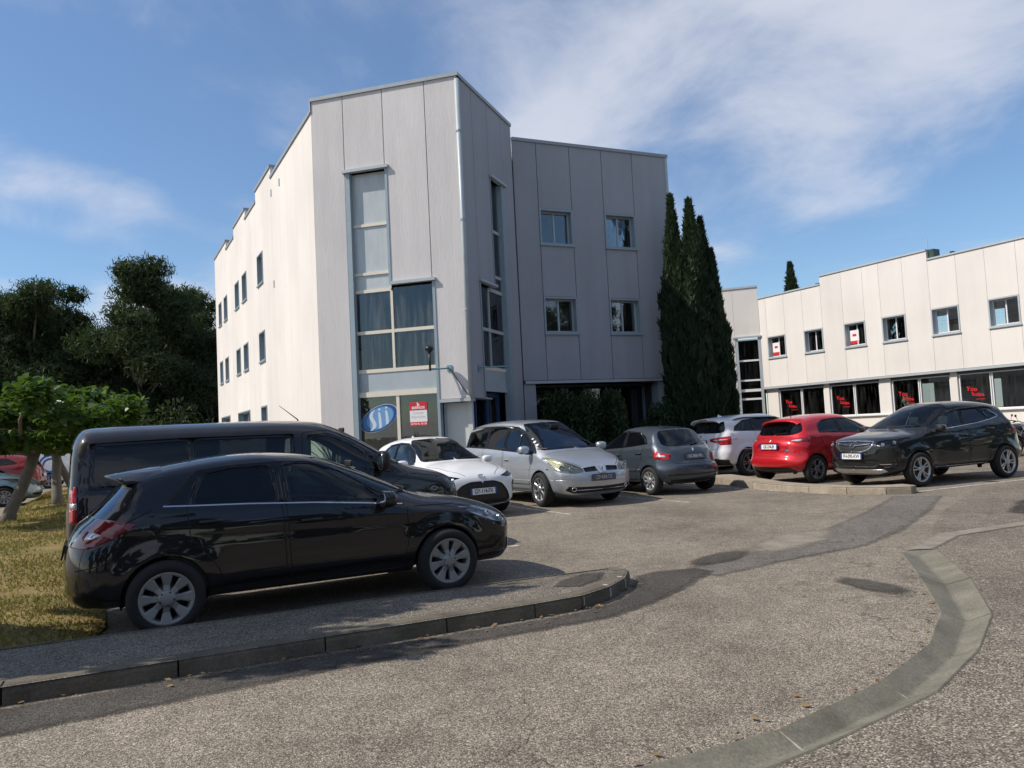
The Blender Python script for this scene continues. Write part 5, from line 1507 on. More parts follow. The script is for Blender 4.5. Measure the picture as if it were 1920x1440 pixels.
# ---------------------------------------------------------------- white hatchback (front view)
def yaris_extra(root, sh, made):
    e = on_surf(root, sh, 'F', 0, .745, ring2d(.068, .046, .010), 'emblem', 'chrome', smooth=True)
    a = ring2d(.026, .044, .009).obj('emblem_oval', 'chrome', e, True); b = ring2d(.048, .020, .008).obj('emblem_oval', 'chrome', e, True); b.location = (0, .022, 0)
build_car('parked_car', dict(
    scale=1.035, paint='paint_white', wb=2.56, r=.308, arch=.352, track=1.52,
    prof=[(1.94, .19, 'U'), (2.05, .27, 'F'), (2.10, .42, 'F'), (2.095, .60, 'F'), (2.045, .73, 'N'), (1.90, .83, 'H'), (1.58, .93, 'H'), (1.25, .995, 'H'), (1.06, 1.025, 'H'), (.68, 1.22, 'W'), (.28, 1.40, 'W'), (-.05, 1.475, 'R'), (-.50, 1.495, 'R'), (-1.0, 1.455, 'R'), (-1.42, 1.375, 'R', 1), (-1.60, 1.15, 'B'), (-1.72, .98, 'B'), (-1.78, .82, 'T'), (-1.84, .58, 'T'), (-1.82, .38, 'T'), (-1.70, .22, 'U')],
    plan=[(2.2, .76), (1.8, .83), (1.2, .868), (0, .868), (-1.2, .87), (-1.9, .80)], belt=[(-1.9, 1.05), (-1.0, 1.02), (0, .98), (1.2, .93), (2.1, .9)], tum=.40, shoulder=.02, flare=.025,
    doors=[('front_door', [(-.30, .30), (-.30, .95), (-.33, 1.38), (0, 1.38), (.35, 1.24), (.70, 1.02), (.82, .90), (.80, .30)]), ('rear_door', [(-.34, .30), (-.34, .95), (-.37, 1.38), (-.8, 1.35), (-1.1, 1.15), (-1.05, .80), (-.80, .50), (-.76, .30)])],
    glass_area=[('dlo', [(-1.15, 1.08), (-.95, 1.26), (-.72, 1.36), (-.3, 1.40), (.02, 1.385), (.32, 1.27), (.62, 1.08), (.74, .965), (0, 1.0), (-.6, 1.03)])],
    windows=[('w1', [(-.29, 1.03), (-.31, 1.37), (.0, 1.36), (.29, 1.25), (.54, 1.08), (.58, 1.0)]), ('w2', [(-1.02, 1.08), (-.90, 1.24), (-.70, 1.33), (-.40, 1.37), (-.37, 1.035)])],
    screen=[(0.0, 1.04), (0.632, 1.02), (0.595, 1.1), (0.493, 1.38), (0.428, 1.44), (0.0, 1.46)], rear_glass=[(0, 1.0), (.56, 1.02), (.50, 1.30), (0, 1.33)],
    cuts=[('F', rounded([(0, .66), (.24, .66), (.42, .60), (.56, .45), (.62, .30), (.56, .235), (0, .225)], .05), 'grille'),
          ('F', rounded([(.40, .735), (.56, .70), (.70, .72), (.80, .78), (.815, .855), (.66, .80), (.50, .76)], .015), 'headlight'),
          ('F', rounded([(.685, .60), (.76, .66), (.79, .58), (.77, .34), (.70, .28), (.715, .42)], .02), 'bumper_vent'), ('F', [(0, .195), (.60, .205), (.62, .225), (0, .215)], 'front_lip')],
    conf={'grille': trim('plastic_black', .03), 'headlight': lamp(.03, 'gloss_black', bulbs=[('F', .66, .765, .026)]), 'bumper_vent': trim('plastic_black', .012, True), 'front_lip': trim('plastic_black', .004)},
    gaps=[('T', [(2.0, .30), (1.75, .52), (1.2, .68)])], strips=[],
    wheel=('alloy5', .308, .205, .19, 5, .05, .05, 'double', 'alloy'), mirror=(.62, 1.0), mirror_size=(.085, .105, .068), handles=[(-.18, .86, 'paint_white'), (-.92, .90, 'paint_white')],
    plate_f=(.485, 'GY-114-FX'), plate_r=(.75, ''), fin=-.95, extra=yaris_extra, cab=(-.95, .85), wipers=[('F', [((-.58, 1.045), (-.05, 1.05)), ((.05, 1.045), (.55, 1.05))])], glass='car_glass', rear_glass_mat='car_glass'),
    (-1.73, 16.15), -59.5, 'white hatchback with a wide black grille facing out beside the silver people carrier')
# ---------------------------------------------------------------- silver people carrier
def espace_extra(root, sh, made):
    e = MB(); e.add([(0, .085, .010), (.055, 0, .010), (0, -.085, .010), (-.055, 0, .010), (0, .045, .016), (.024, 0, .016), (0, -.045, .016), (-.024, 0, .016)], [(0, 4, 5, 1), (1, 5, 6, 2), (2, 6, 7, 3), (3, 7, 4, 0)][::1])
    e.f = [tuple(reversed(q)) for q in e.f]
    on_surf(root, sh, 'F', 0, .70, e, 'emblem', 'chrome', off=.02)
    b = MB(); b.add([(-.13, .07, 0), (.13, .07, 0), (.07, -.10, .0), (-.07, -.10, .0), (-.11, .055, .016), (.11, .055, .016), (.06, -.085, .016), (-.06, -.085, .016)], [(4, 7, 6, 5), (0, 3, 7, 4), (3, 2, 6, 7), (2, 1, 5, 6), (1, 0, 4, 5)])
    on_surf(root, sh, 'F', 0, .70, b, 'badge_panel', 'paint_silver', off=.002)
    for k, (y, z, r_) in enumerate(((-.655, 1.19, .028), (-.635, 1.25, .03), (-.61, 1.31, .022))):
        m = MB(); m.box(-r_, r_, -r_, r_, 0, .001); p, n_ = sh.hit('F', -y, z)
        o = m.obj('windscreen_sticker', 'sticker', root); nn = Vector((n_.x, -n_.y, n_.z)); u_ = Vector((0, 0, 1)); u_ = (u_ - nn * u_.dot(nn)).normalized(); o.matrix_local = frame_matrix(Vector((p.x, -p.y, p.z)) + nn * .002, u_.cross(nn), u_)
    for sd in (1, -1):
        on_surf(root, sh, 'F', .60, .345, ring2d(.052, .045, .014, z1=.012), 'fog_lamp', 'chrome', side=sd, smooth=True)
build_car('parked_car', dict(
    scale=1.055, paint='paint_silver', wb=2.803, r=.332, arch=.378, track=1.60,
    prof=[(2.12, .20, 'U'), (2.26, .29, 'F'), (2.32, .44, 'F'), (2.31, .60, 'F'), (2.24, .73, 'N'), (2.06, .85, 'H'), (1.75, .985, 'H'), (1.48, 1.075, 'H'), (1.05, 1.34, 'W'), (.60, 1.565, 'W'), (.28, 1.665, 'R'), (-.2, 1.715, 'R'), (-.9, 1.725, 'R'), (-1.6, 1.695, 'R'), (-2.02, 1.63, 'R', 1), (-2.16, 1.30, 'B'), (-2.26, 1.0, 'T'), (-2.32, .70, 'T'), (-2.33, .50, 'T'), (-2.28, .32, 'T'), (-2.12, .22, 'U')],
    plan=[(2.4, .82), (2.0, .88), (1.4, .925), (0, .93), (-1.4, .92), (-2.4, .85)], belt=[(-2.3, 1.14), (-.8, 1.10), (.6, 1.03), (1.5, .98), (2.3, .92)], zw=.62, tum=.33, shoulder=.02,
    doors=[('front_door', [(-.10, .32), (-.10, 1.0), (-.16, 1.56), (.22, 1.57), (.60, 1.42), (1.02, 1.12), (1.10, .95), (1.0, .70), (.95, .32)]), ('rear_door', [(-.14, .32), (-.14, 1.0), (-.20, 1.57), (-.95, 1.57), (-1.05, 1.10), (-1.02, .85), (-.92, .60), (-.86, .32)])],
    glass_area=[('dlo', [(-2.02, 1.16), (-1.92, 1.50), (-1.2, 1.60), (-.2, 1.605), (.24, 1.57), (.62, 1.42), (1.0, 1.18), (1.22, 1.02), (.4, 1.05), (-.8, 1.12)])],
    windows=[('w1', [(-.07, 1.11), (-.11, 1.56), (.20, 1.535), (.42, 1.45), (.42, 1.085)]), ('w0', [(.49, 1.08), (.49, 1.42), (.62, 1.36), (.92, 1.16), (1.02, 1.06)]), ('w2', [(-.92, 1.155), (-.92, 1.565), (-.22, 1.575), (-.16, 1.12)]), ('w3', [(-1.90, 1.19), (-1.82, 1.46), (-1.2, 1.555), (-1.04, 1.56), (-1.04, 1.165)])],
    screen=[(0.0, 1.1), (0.707, 1.08), (0.679, 1.16), (0.539, 1.54), (0.484, 1.63), (0.0, 1.655)], screen_glass='car_glass_blue', rear_glass=[(0, 1.1), (.62, 1.12), (.56, 1.54), (0, 1.57)],
    cuts=[('F', rounded([(.40, .66), (.60, .63), (.82, .67), (.90, .76), (.885, .93), (.78, .94), (.56, .82), (.42, .74)], .03), 'headlight'),
          ('F', rounded([(.10, .66), (.385, .655), (.40, .735), (.12, .755)], .012), 'grille'), ('F', rounded([(0, .265), (.60, .265), (.74, .33), (.70, .40), (.50, .385), (0, .375)], .02), 'lower_grille'),
          ('F', [(0, .315), (.55, .315), (.55, .332), (0, .332)], 'grille_bar'), ('F', [(0, .475), (.86, .52), (.86, .545), (0, .50)], 'bumper_groove'), ('S', [(-.98, .42), (1.0, .42), (1.0, .50), (-.98, .50)], 'door_moulding')],
    conf={'headlight': lamp(.05, 'lamp_yellowed', 'lens_yellow', [('F', .62, .735, .05), ('F', .76, .77, .05)]), 'grille': trim('plastic_black', .03, True), 'lower_grille': trim('plastic_black', .03), 'grille_bar': trim('lamp_chrome', .004), 'bumper_groove': trim('paint_silver', .006), 'door_moulding': dict(mat='paint_silver', off=-.010, skirt=True, side=True)},
    gaps=[('T', [(1.55, 0), (1.52, .4), (1.46, .72)]), ('F', [(.40, .76), (.56, .84), (.80, .955)])],
    rails=(-1.85, .05, .60, 'chrome'), wheel=('espace', .332, .228, .21, 8, .045, .06, 'single', 'alloy'), mirror=(1.0, 1.10), mirror_size=(.10, .12, .085), handles=[(.05, .90, 'paint_silver'), (-.86, .93, 'paint_silver')],
    plate_f=(.545, 'CP-434-TX', 1), plate_r=(.8, ''), extra=espace_extra, cab=(-1.7, 1.2), seat_x=.25, mirror_x=.7, door_split=-.12, steer=-4, glass='privacy_glass',
    wipers=[('F', [((-.72, 1.10), (-.02, 1.11)), ((.04, 1.095), (.70, 1.12))])]),
    (.52, 17.60), -60.0, 'silver people carrier with chrome roof rails parked beside the white hatchback')
# ---------------------------------------------------------------- dark grey hatchback (rear view)
def p207_extra(root, sh, made):
    e = MB(); e.add([(-.02, -.04, 0), (.0, -.045, .006), (.015, -.01, .008), (.03, .01, .006), (.02, .03, .008), (.035, .045, .006), (.005, .045, .008), (-.015, .02, .008), (-.03, 0, .006)], [tuple(range(9))])
    on_surf(root, sh, 'R', 0, .94, e, 'emblem', 'chrome', off=.004)
build_car('parked_car', dict(
    scale=1.035, paint='paint_grey', wb=2.54, r=.302, arch=.345, track=1.49,
    prof=[(1.95, .2, 'U'), (2.06, .3, 'F'), (2.10, .46, 'F'), (2.05, .63, 'N'), (1.9, .76, 'H'), (1.5, .9, 'H'), (1.12, .99, 'H'), (.98, 1.015, 'H'), (.6, 1.22, 'W'), (.2, 1.39, 'W'), (-.1, 1.45, 'R'), (-.5, 1.475, 'R'), (-.95, 1.45, 'R'), (-1.28, 1.395, 'R', 1), (-1.50, 1.19, 'B'), (-1.66, 1.03, 'B'), (-1.75, .97, 'T'), (-1.82, .84, 'T'), (-1.87, .70, 'T', 1), (-1.93, .64, 'T'), (-1.945, .48, 'T'), (-1.88, .31, 'T'), (-1.72, .22, 'U')],
    plan=[(2.2, .76), (1.7, .83), (1.2, .865), (0, .872), (-1.2, .87), (-2.0, .80)], belt=[(-1.9, 1.04), (-1.0, 1.02), (0, .97), (1.2, .91), (2.1, .88)], tum=.40, shoulder=.022, flare=.025, crease=[(-1.6, .84, 1.2, .76, .012, .05)],
    doors=[('front_door', [(-.26, .30), (-.26, .95), (-.30, 1.36), (0, 1.36), (.35, 1.22), (.68, 1.02), (.82, .9), (.8, .3)]), ('rear_door', [(-.30, .30), (-.30, .95), (-.34, 1.36), (-.78, 1.34), (-1.06, 1.15), (-1.02, .80), (-.80, .52), (-.76, .30)])],
    glass_area=[('dlo', [(-1.16, 1.09), (-1.02, 1.25), (-.76, 1.355), (-.3, 1.385), (.04, 1.36), (.34, 1.24), (.62, 1.06), (.74, .95), (0, .995), (-.6, 1.03)])],
    windows=[('w1', [(-.25, 1.03), (-.29, 1.36), (.02, 1.335), (.30, 1.225), (.54, 1.07), (.60, .985)]), ('w2', [(-1.06, 1.085), (-.96, 1.24), (-.74, 1.325), (-.38, 1.36), (-.34, 1.035)])],
    screen=[(0.0, 1.04), (0.632, 1.02), (0.595, 1.1), (0.493, 1.36), (0.428, 1.42), (0.0, 1.44)], rear_glass=[(0, 1.02), (.50, 1.02), (.61, 1.06), (.57, 1.25), (.50, 1.36), (0, 1.385)],
    cuts=[('R', rounded([(.55, .865), (.68, .885), (.80, .965), (.835, .90), (.83, .80), (.72, .735), (.60, .76)], .03), 'tail_light'), ('R', rounded([(.66, .81), (.75, .80), (.78, .825), (.765, .85), (.67, .845)], .012), 'indicator'),
          ('R', [(0, .405), (.70, .415), (.70, .45), (0, .44)], 'bumper_strip'), ('R', rounded([(0, .235), (.6, .25), (.62, .33), (0, .33)], .02), 'diffuser'), ('S', [(-.96, .50), (.86, .48), (.86, .535), (-.96, .555)], 'door_moulding')],
    conf={'tail_light': red(), 'indicator': dict(mat='lamp_clear', off=-.005, skirt=True, side=True), 'bumper_strip': trim('plastic_black', -.006), 'diffuser': trim(), 'door_moulding': dict(mat='paint_grey', off=-.008, skirt=True, side=True)},
    gaps=[('R', [(.56, .70), (.52, .66), (0, .655)])],
    wheel=('hub9', .302, .198, .185, 9, .05, .075, 'single', 'hubcap_grey'), mirror=(.6, .99), mirror_size=(.085, .1, .068), handles=[(-.14, .85, 'paint_grey'), (-.90, .89, 'paint_grey')],
    plate_r=(.80, 'AX-806-VR', 1), plate_f=(.45, ''), antenna=(-.75, .18, 70), extra=p207_extra, cab=(-.95, .85), rear_glass_mat='car_glass', wipers=[('R', [((-.02, 1.045), (-.34, 1.075))])]),
    (3.05, 18.78), 119.0, 'dark grey hatchback reversed out between the silver people carrier and the kerb island')
# ---------------------------------------------------------------- white SUV (rear view)
def x3_extra(root, sh, made):
    v = []
    for j in range(13):
        y = -.60 + 1.2 * j / 12; p, n_ = sh.hit('T', -1.93, abs(y)); k = .06 * (abs(y) / .6) ** 3
        v += [(-1.75, y, sh.hit('T', -1.75, abs(y))[0].z + .004), (-2.16 + k, y, p.z - .012), (-2.16 + k, y, p.z - .05), (-1.97, y, p.z - .09)]
    f = []
    for j in range(12):
        for q in range(3): a = 4 * j + q; f.append((a, a + 4, a + 5, a + 1))
    obj('rear_spoiler', v, f, 'paint_white', root, True)
    MB().box(-2.163, -2.10, -.16, .16, sh.hit('T', -1.93, 0)[0].z - .045, sh.hit('T', -1.93, 0)[0].z - .018).obj('high_brake_light', 'lamp_red', root)
    on_surf(root, sh, 'R', 0, 1.08, ring2d(.045, .045, .045), 'emblem', 'chrome', smooth=True)
build_car('parked_car', dict(
    scale=1.04, paint='paint_white', wb=2.81, r=.362, arch=.412, track=1.64,
    prof=[(2.10, .26, 'U'), (2.23, .40, 'F'), (2.29, .60, 'F'), (2.27, .80, 'F'), (2.16, .95, 'N'), (1.75, 1.07, 'H'), (1.25, 1.13, 'H'), (1.05, 1.16, 'H'), (.62, 1.42, 'W'), (.27, 1.565, 'W'), (-.1, 1.64, 'R'), (-.65, 1.665, 'R'), (-1.3, 1.64, 'R'), (-1.75, 1.59, 'R'), (-1.99, 1.55, 'R', 1), (-2.12, 1.32, 'B'), (-2.22, 1.14, 'B'), (-2.27, 1.04, 'T'), (-2.30, .86, 'T'), (-2.355, .72, 'T'), (-2.36, .55, 'T'), (-2.30, .38, 'T'), (-2.15, .27, 'U')],
    plan=[(2.4, .82), (2.0, .89), (1.4, .935), (0, .935), (-1.4, .94), (-2.0, .91), (-2.4, .86)], belt=[(-2.2, 1.19), (-1.0, 1.16), (0, 1.13), (1.2, 1.09), (2.3, 1.05)], zw=.66, tum=.40, shoulder=.03, flare=.03, crease=[(-1.9, 1.0, 1.6, .92, .014, .05), (-1.0, .45, 1.0, .45, .012, .06)],
    doors=[('front_door', [(-.08, .38), (-.08, 1.1), (-.14, 1.52), (.2, 1.52), (.55, 1.38), (.85, 1.15), (.95, 1.0), (.90, .38)]), ('rear_door', [(-.12, .38), (-.12, 1.1), (-.18, 1.53), (-.8, 1.50), (-1.08, 1.30), (-1.05, .95), (-.90, .65), (-.86, .38)])],
    glass_area=[('dlo', [(-1.78, 1.215), (-1.70, 1.34), (-1.35, 1.50), (-.7, 1.55), (.1, 1.55), (.45, 1.45), (.85, 1.20), (.95, 1.11), (0, 1.155), (-1.0, 1.185)])],
    windows=[('w1', [(-.07, 1.185), (-.11, 1.53), (.1, 1.525), (.42, 1.43), (.76, 1.20), (.80, 1.15)]), ('w2', [(-1.0, 1.205), (-.98, 1.49), (-.7, 1.525), (-.20, 1.53), (-.15, 1.19)]), ('w3', [(-1.70, 1.24), (-1.63, 1.34), (-1.34, 1.465), (-1.07, 1.49), (-1.07, 1.215)])],
    screen=[(0.0, 1.19), (0.67, 1.17), (0.651, 1.24), (0.521, 1.52), (0.465, 1.6), (0.0, 1.62)], rear_glass=[(0, 1.17), (.60, 1.17), (.70, 1.20), (.62, 1.44), (.56, 1.52), (0, 1.53)],
    cuts=[('R', rounded([(.34, 1.02), (.60, 1.06), (.86, 1.09), (.895, 1.06), (.86, .86), (.66, .85), (.58, .90), (.36, .955)], .02), 'tail_light'), ('R', rounded([(.46, .978), (.80, .985), (.80, 1.012), (.46, 1.0)], .01), 'reverse_light'),
          ('R', rounded([(0, .30), (.78, .31), (.84, .46), (.5, .50), (0, .50)], .03), 'diffuser'), ('S', [(-1.05, .24), (1.05, .24), (1.05, .34), (-1.05, .34)], 'sill')],
    conf={'tail_light': red(), 'reverse_light': dict(mat='lamp_clear', off=-.005, skirt=True, side=True), 'diffuser': trim('plastic_black', .004), 'sill': trim('plastic_black', .003, True)},
    gaps=[('R', [(.63, 1.16), (.65, 1.115)]), ('R', [(.62, .82), (.60, .74), (0, .73)])], strips=[],
    rails=(-1.65, .25, .62, 'plastic_black'), wheel=('x3', .362, .25, .23, 5, .03, .036, 'double', 'alloy_grey'), mirror=(.78, 1.17), mirror_size=(.10, .12, .085), handles=[(-.0, 1.0, 'paint_white'), (-.92, 1.03, 'paint_white')],
    plate_r=(.93, ''), plate_f=(.5, ''), fin=-1.55, extra=x3_extra, cab=(-1.2, .9), wipers=[('R', [((-.02, 1.19), (-.40, 1.22))])]),
    (7.42, 23.05), 26.5, 'white sport utility car with black roof rails parked next to the red hatchback')
# ---------------------------------------------------------------- red electric hatchback (rear view)
def zoe_extra(root, sh, made):
    e = MB(); e.add([(0, .052, .004), (.034, 0, .004), (0, -.052, .004), (-.034, 0, .004), (0, .034, .008), (.02, 0, .008), (0, -.034, .008), (-.02, 0, .008)], [(0, 3, 7, 4), (1, 0, 4, 5), (2, 1, 5, 6), (3, 2, 6, 7)])
    on_surf(root, sh, 'R', 0, .985, e, 'emblem', 'chrome', off=.006)
    m = MB(); m.box(-.07, .07, -.012, .012, 0, .004); on_surf(root, sh, 'R', .46, .76, m, 'model_badge', 'chrome', side=-1)
    v = []
    for j in range(13):
        y = -.56 + 1.12 * j / 12; p, n_ = sh.hit('T', -1.42, abs(y)); k = .07 * (abs(y) / .56) ** 3
        v += [(-1.25, y, sh.hit('T', -1.25, abs(y))[0].z + .003), (-1.58 + k, y, p.z - .01), (-1.58 + k, y, p.z - .035), (-1.44, y, p.z - .06)]
    f = []
    for j in range(12):
        for q in range(3): a = 4 * j + q; f.append((a, a + 4, a + 5, a + 1))
    obj('rear_spoiler', v, f, 'paint_red', root, True)
build_car('parked_car', dict(
    scale=1.04, paint='paint_red', wb=2.588, r=.318, arch=.362, track=1.53,
    prof=[(1.98, .2, 'U'), (2.09, .32, 'F'), (2.13, .5, 'F'), (2.08, .68, 'N'), (1.9, .82, 'H'), (1.5, .96, 'H'), (1.25, 1.04, 'H'), (.82, 1.29, 'W'), (.40, 1.47, 'W'), (.05, 1.54, 'R'), (-.4, 1.565, 'R'), (-.9, 1.54, 'R'), (-1.25, 1.485, 'R'), (-1.44, 1.445, 'R', 1), (-1.60, 1.22, 'B'), (-1.70, 1.07, 'B'), (-1.80, 1.01, 'T'), (-1.865, .90, 'T'), (-1.875, .78, 'T'), (-1.90, .66, 'T'), (-1.955, .58, 'T'), (-1.96, .42, 'T'), (-1.88, .30, 'T'), (-1.72, .24, 'U')],
    plan=[(2.2, .76), (1.8, .83), (1.2, .875), (0, .88), (-1.2, .895), (-1.6, .88), (-2.0, .84)], belt=[(-1.9, 1.10), (-1.0, 1.10), (0, 1.06), (1.2, .98), (2.1, .92)], tum=.42, shoulder=.035, flare=.02, crease=[(-1.5, .86, -.2, .80, .015, .07)],
    doors=[('front_door', [(-.28, .32), (-.28, 1.0), (-.33, 1.43), (0, 1.44), (.4, 1.30), (.78, 1.08), (.9, .95), (.85, .32)]), ('rear_door', [(-.32, .32), (-.32, 1.0), (-.37, 1.43), (-.85, 1.40), (-1.05, 1.12), (-1.02, .85), (-.82, .55), (-.78, .32)])],
    glass_area=[('dlo', [(-1.06, 1.125), (-1.02, 1.33), (-.80, 1.42), (-.3, 1.46), (.05, 1.445), (.4, 1.32), (.72, 1.12), (.84, 1.03), (0, 1.08)])],
    windows=[('w1', [(-.27, 1.11), (-.31, 1.435), (.03, 1.42), (.36, 1.30), (.64, 1.12), (.68, 1.06)]), ('w2', [(-1.0, 1.14), (-.96, 1.31), (-.78, 1.39), (-.40, 1.435), (-.36, 1.12)])],
    screen=[(0.0, 1.07), (0.651, 1.05), (0.614, 1.14), (0.502, 1.44), (0.428, 1.5), (0.0, 1.53)], rear_glass=[(0, 1.095), (.50, 1.10), (.66, 1.17), (.60, 1.33), (.50, 1.41), (0, 1.425)],
    cuts=[('R', rounded([(.52, .985), (.66, .935), (.83, .945), (.855, 1.0), (.80, 1.05), (.66, 1.03)], .02), 'tail_light'), ('R', rounded([(.54, .985), (.66, .955), (.72, .965), (.72, 1.005), (.64, 1.005)], .01), 'indicator'),
          ('R', rounded([(0, .765), (.36, .77), (.42, .80), (.36, .905), (.28, .925), (0, .925)], .02), 'plate_recess'), ('R', rounded([(0, .26), (.56, .26), (.66, .30), (.56, .38), (0, .385)], .02), 'diffuser'), ('S', [(-.95, .22), (.95, .22), (.95, .30), (-.95, .30)], 'sill')],
    conf={'tail_light': red('lamp_red_dark'), 'indicator': dict(mat='lamp_clear', off=-.005, skirt=True, side=True), 'plate_recess': dict(mat='paint_red', off=.022, skirt=True), 'diffuser': trim('plastic_black', .01), 'sill': trim('plastic_black', .003, True)},
    gaps=[('R', [(.66, 1.10), (.64, 1.06)]), ('R', [(.49, .94), (.50, .72), (.44, .64), (0, .63)])],
    wheel=('zoe', .318, .222, .19, 5, .028, .04, 'double', 'alloy_grey', 'black_metal'), mirror=(.7, 1.06), mirror_size=(.085, .1, .068), handles=[(-.16, .90, 'paint_red')],
    plate_r=(.845, 'GE-334-JR'), plate_f=(.45, ''), antenna=(-1.12, .30, 48), extra=zoe_extra, cab=(-1.0, .9), rear_glass_mat='car_glass', wipers=[('R', [((-.02, 1.12), (-.36, 1.135))])]),
    (7.89, 19.55), 26.5, 'bright red hatchback parked between the white utility car and the kerb island')
# ---------------------------------------------------------------- anthracite compact SUV
def mokka_extra(root, sh, made):
    e = emblem_ring(root, sh, .845, .058, .058)
    z = MB(); z.add([(-.085, .012, .004), (-.01, .018, .004), (-.02, -.002, .004), (.085, -.012, .004), (.01, -.018, .004), (.02, .002, .004)], [(0, 2, 1), (1, 2, 4, 5), (3, 5, 4)][::1]); z.obj('emblem_bolt', 'chrome', e)
    for sd in (1, -1):
        m = MB(); m.box(-.10, .10, -.008, .008, 0, .006); on_surf(root, sh, 'F', .66, .475, m, 'fog_lamp', 'chrome', side=sd)
build_car('parked_car', dict(
    scale=1.06, paint='paint_anthracite', wb=2.555, r=.338, arch=.385, track=1.56, step=.03,
    prof=[(1.98, .25, 'U'), (2.10, .36, 'F'), (2.16, .52, 'F'), (2.165, .72, 'F'), (2.11, .88, 'N'), (1.95, .985, 'H'), (1.5, 1.085, 'H'), (1.20, 1.135, 'H'), (.80, 1.38, 'W'), (.40, 1.56, 'W'), (.05, 1.635, 'R'), (-.4, 1.66, 'R'), (-.9, 1.65, 'R'), (-1.35, 1.60, 'R'), (-1.58, 1.555, 'R', 1), (-1.80, 1.26, 'B'), (-1.93, 1.08, 'B'), (-2.0, .95, 'T'), (-2.06, .75, 'T'), (-2.10, .58, 'T'), (-2.06, .42, 'T'), (-1.92, .3, 'U')],
    plan=[(2.2, .80), (1.8, .86), (1.25, .89), (0, .89), (-1.25, .895), (-2.1, .82)], belt=[(-2.0, 1.20), (-.9, 1.16), (0, 1.09), (1.2, 1.02), (2.1, .98)], zw=.64, tum=.38, shoulder=.035, flare=.028, crease=[(-1.7, 1.0, .2, .80, .016, .05), (-.4, .52, 1.2, .78, .010, .06)],
    doors=[('front_door', [(-.20, .36), (-.20, 1.0), (-.26, 1.50), (.08, 1.52), (.45, 1.38), (.82, 1.14), (.92, 1.0), (.88, .36)]), ('rear_door', [(-.24, .36), (-.24, 1.0), (-.30, 1.51), (-.8, 1.48), (-1.06, 1.24), (-1.03, .92), (-.84, .62), (-.80, .36)])],
    glass_area=[('dlo', [(-1.34, 1.30), (-1.12, 1.43), (-.75, 1.52), (-.2, 1.545), (.1, 1.53), (.45, 1.39), (.78, 1.165), (.90, 1.07), (.2, 1.105), (-.6, 1.17), (-1.1, 1.235)])],
    windows=[('w1', [(-.19, 1.16), (-.24, 1.52), (.08, 1.505), (.42, 1.365), (.70, 1.17), (.74, 1.10)]), ('w2', [(-.98, 1.25), (-.94, 1.43), (-.72, 1.49), (-.33, 1.52), (-.27, 1.17)]), ('w3', [(-1.26, 1.305), (-1.05, 1.405), (-1.05, 1.26)])],
    screen=[(0, 1.17), (.72, 1.15), (.69, 1.23), (.55, 1.53), (.48, 1.6), (0, 1.625)], rear_glass=[(0, 1.16), (.58, 1.18), (.52, 1.48), (0, 1.52)],
    cuts=[('F', rounded([(0, .70), (.20, .705), (.38, .755), (.47, .85), (.455, .93), (0, .945)], .03), 'grille_surround'), ('F', rounded([(0, .722), (.19, .727), (.36, .772), (.445, .85), (.432, .912), (0, .925)], .03), 'grille'),
          ('F', [(.05, .835), (.40, .872), (.40, .892), (.05, .858)], 'grille_wing'),
          ('F', rounded([(.51, .86), (.60, .80), (.76, .80), (.87, .90), (.875, 1.0), (.74, .97), (.53, .925)], .02), 'headlight'),
          ('F', rounded([(0, .42), (.46, .42), (.60, .50), (.52, .57), (0, .57)], .03), 'lower_grille'), ('F', rounded([(.56, .50), (.80, .52), (.80, .42), (.62, .41)], .03), 'fog_recess'),
          ('F', rounded([(0, .285), (.50, .285), (.66, .33), (.60, .375), (0, .37)], .015), 'skid_plate'), ('S', [(-.95, .25), (.95, .25), (.95, .36), (-.95, .36)], 'sill'), ('S', [(-.80, .325), (.80, .325), (.80, .355), (-.80, .355)], 'sill_strip'),
          ('R', rounded([(.42, 1.02), (.80, 1.06), (.855, 1.0), (.82, .90), (.62, .88), (.44, .92)], .02), 'tail_light')],
    conf={'grille_surround': trim('chrome', -.006), 'grille': trim('plastic_black', .02), 'grille_wing': dict(mat='chrome', off=-.004, skirt=True, side=True), 'headlight': lamp(.035, 'gloss_black', bulbs=[('F', .64, .87, .035), ('F', .77, .90, .035)]), 'lower_grille': trim('plastic_black', .02), 'fog_recess': trim('plastic_black', .01, True),
          'skid_plate': trim('lamp_chrome', -.006), 'sill': trim('plastic_black', .0035, True), 'sill_strip': trim('lamp_chrome', -.004, True), 'tail_light': red()},
    gaps=[('T', [(1.28, 0), (1.26, .4), (1.2, .72)]), ('F', [(.47, .95), (.72, .985)])],
    strips=[('S', [(.74, 1.085), (.2, 1.11), (-.6, 1.175), (-1.1, 1.24), (-1.33, 1.292), (-1.345, 1.315), (-1.12, 1.435)], .016, 'chrome', 'belt_strip')],
    wheel=('mokka', .338, .24, .21, 5, .030, .036, 'double', 'alloy'), mirror=(.74, 1.12), mirror_size=(.10, .115, .08), handles=[(-.08, .955, 'paint_anthracite'), (-.92, 1.05, 'paint_anthracite')],
    plate_f=(.635, 'FH-095-KW'), plate_r=(.8, ''), fin=-1.2, extra=mokka_extra, cab=(-1.0, .95), door_split=-.22, rails=(-1.3, .1, .6, 'plastic_black'), wipers=[('F', [((-.62, 1.17), (-.03, 1.18)), ((.04, 1.165), (.6, 1.18))])]),
    (9.30, 17.45), 203.5, 'anthracite compact utility car with chrome grille ring standing behind the kerb island')
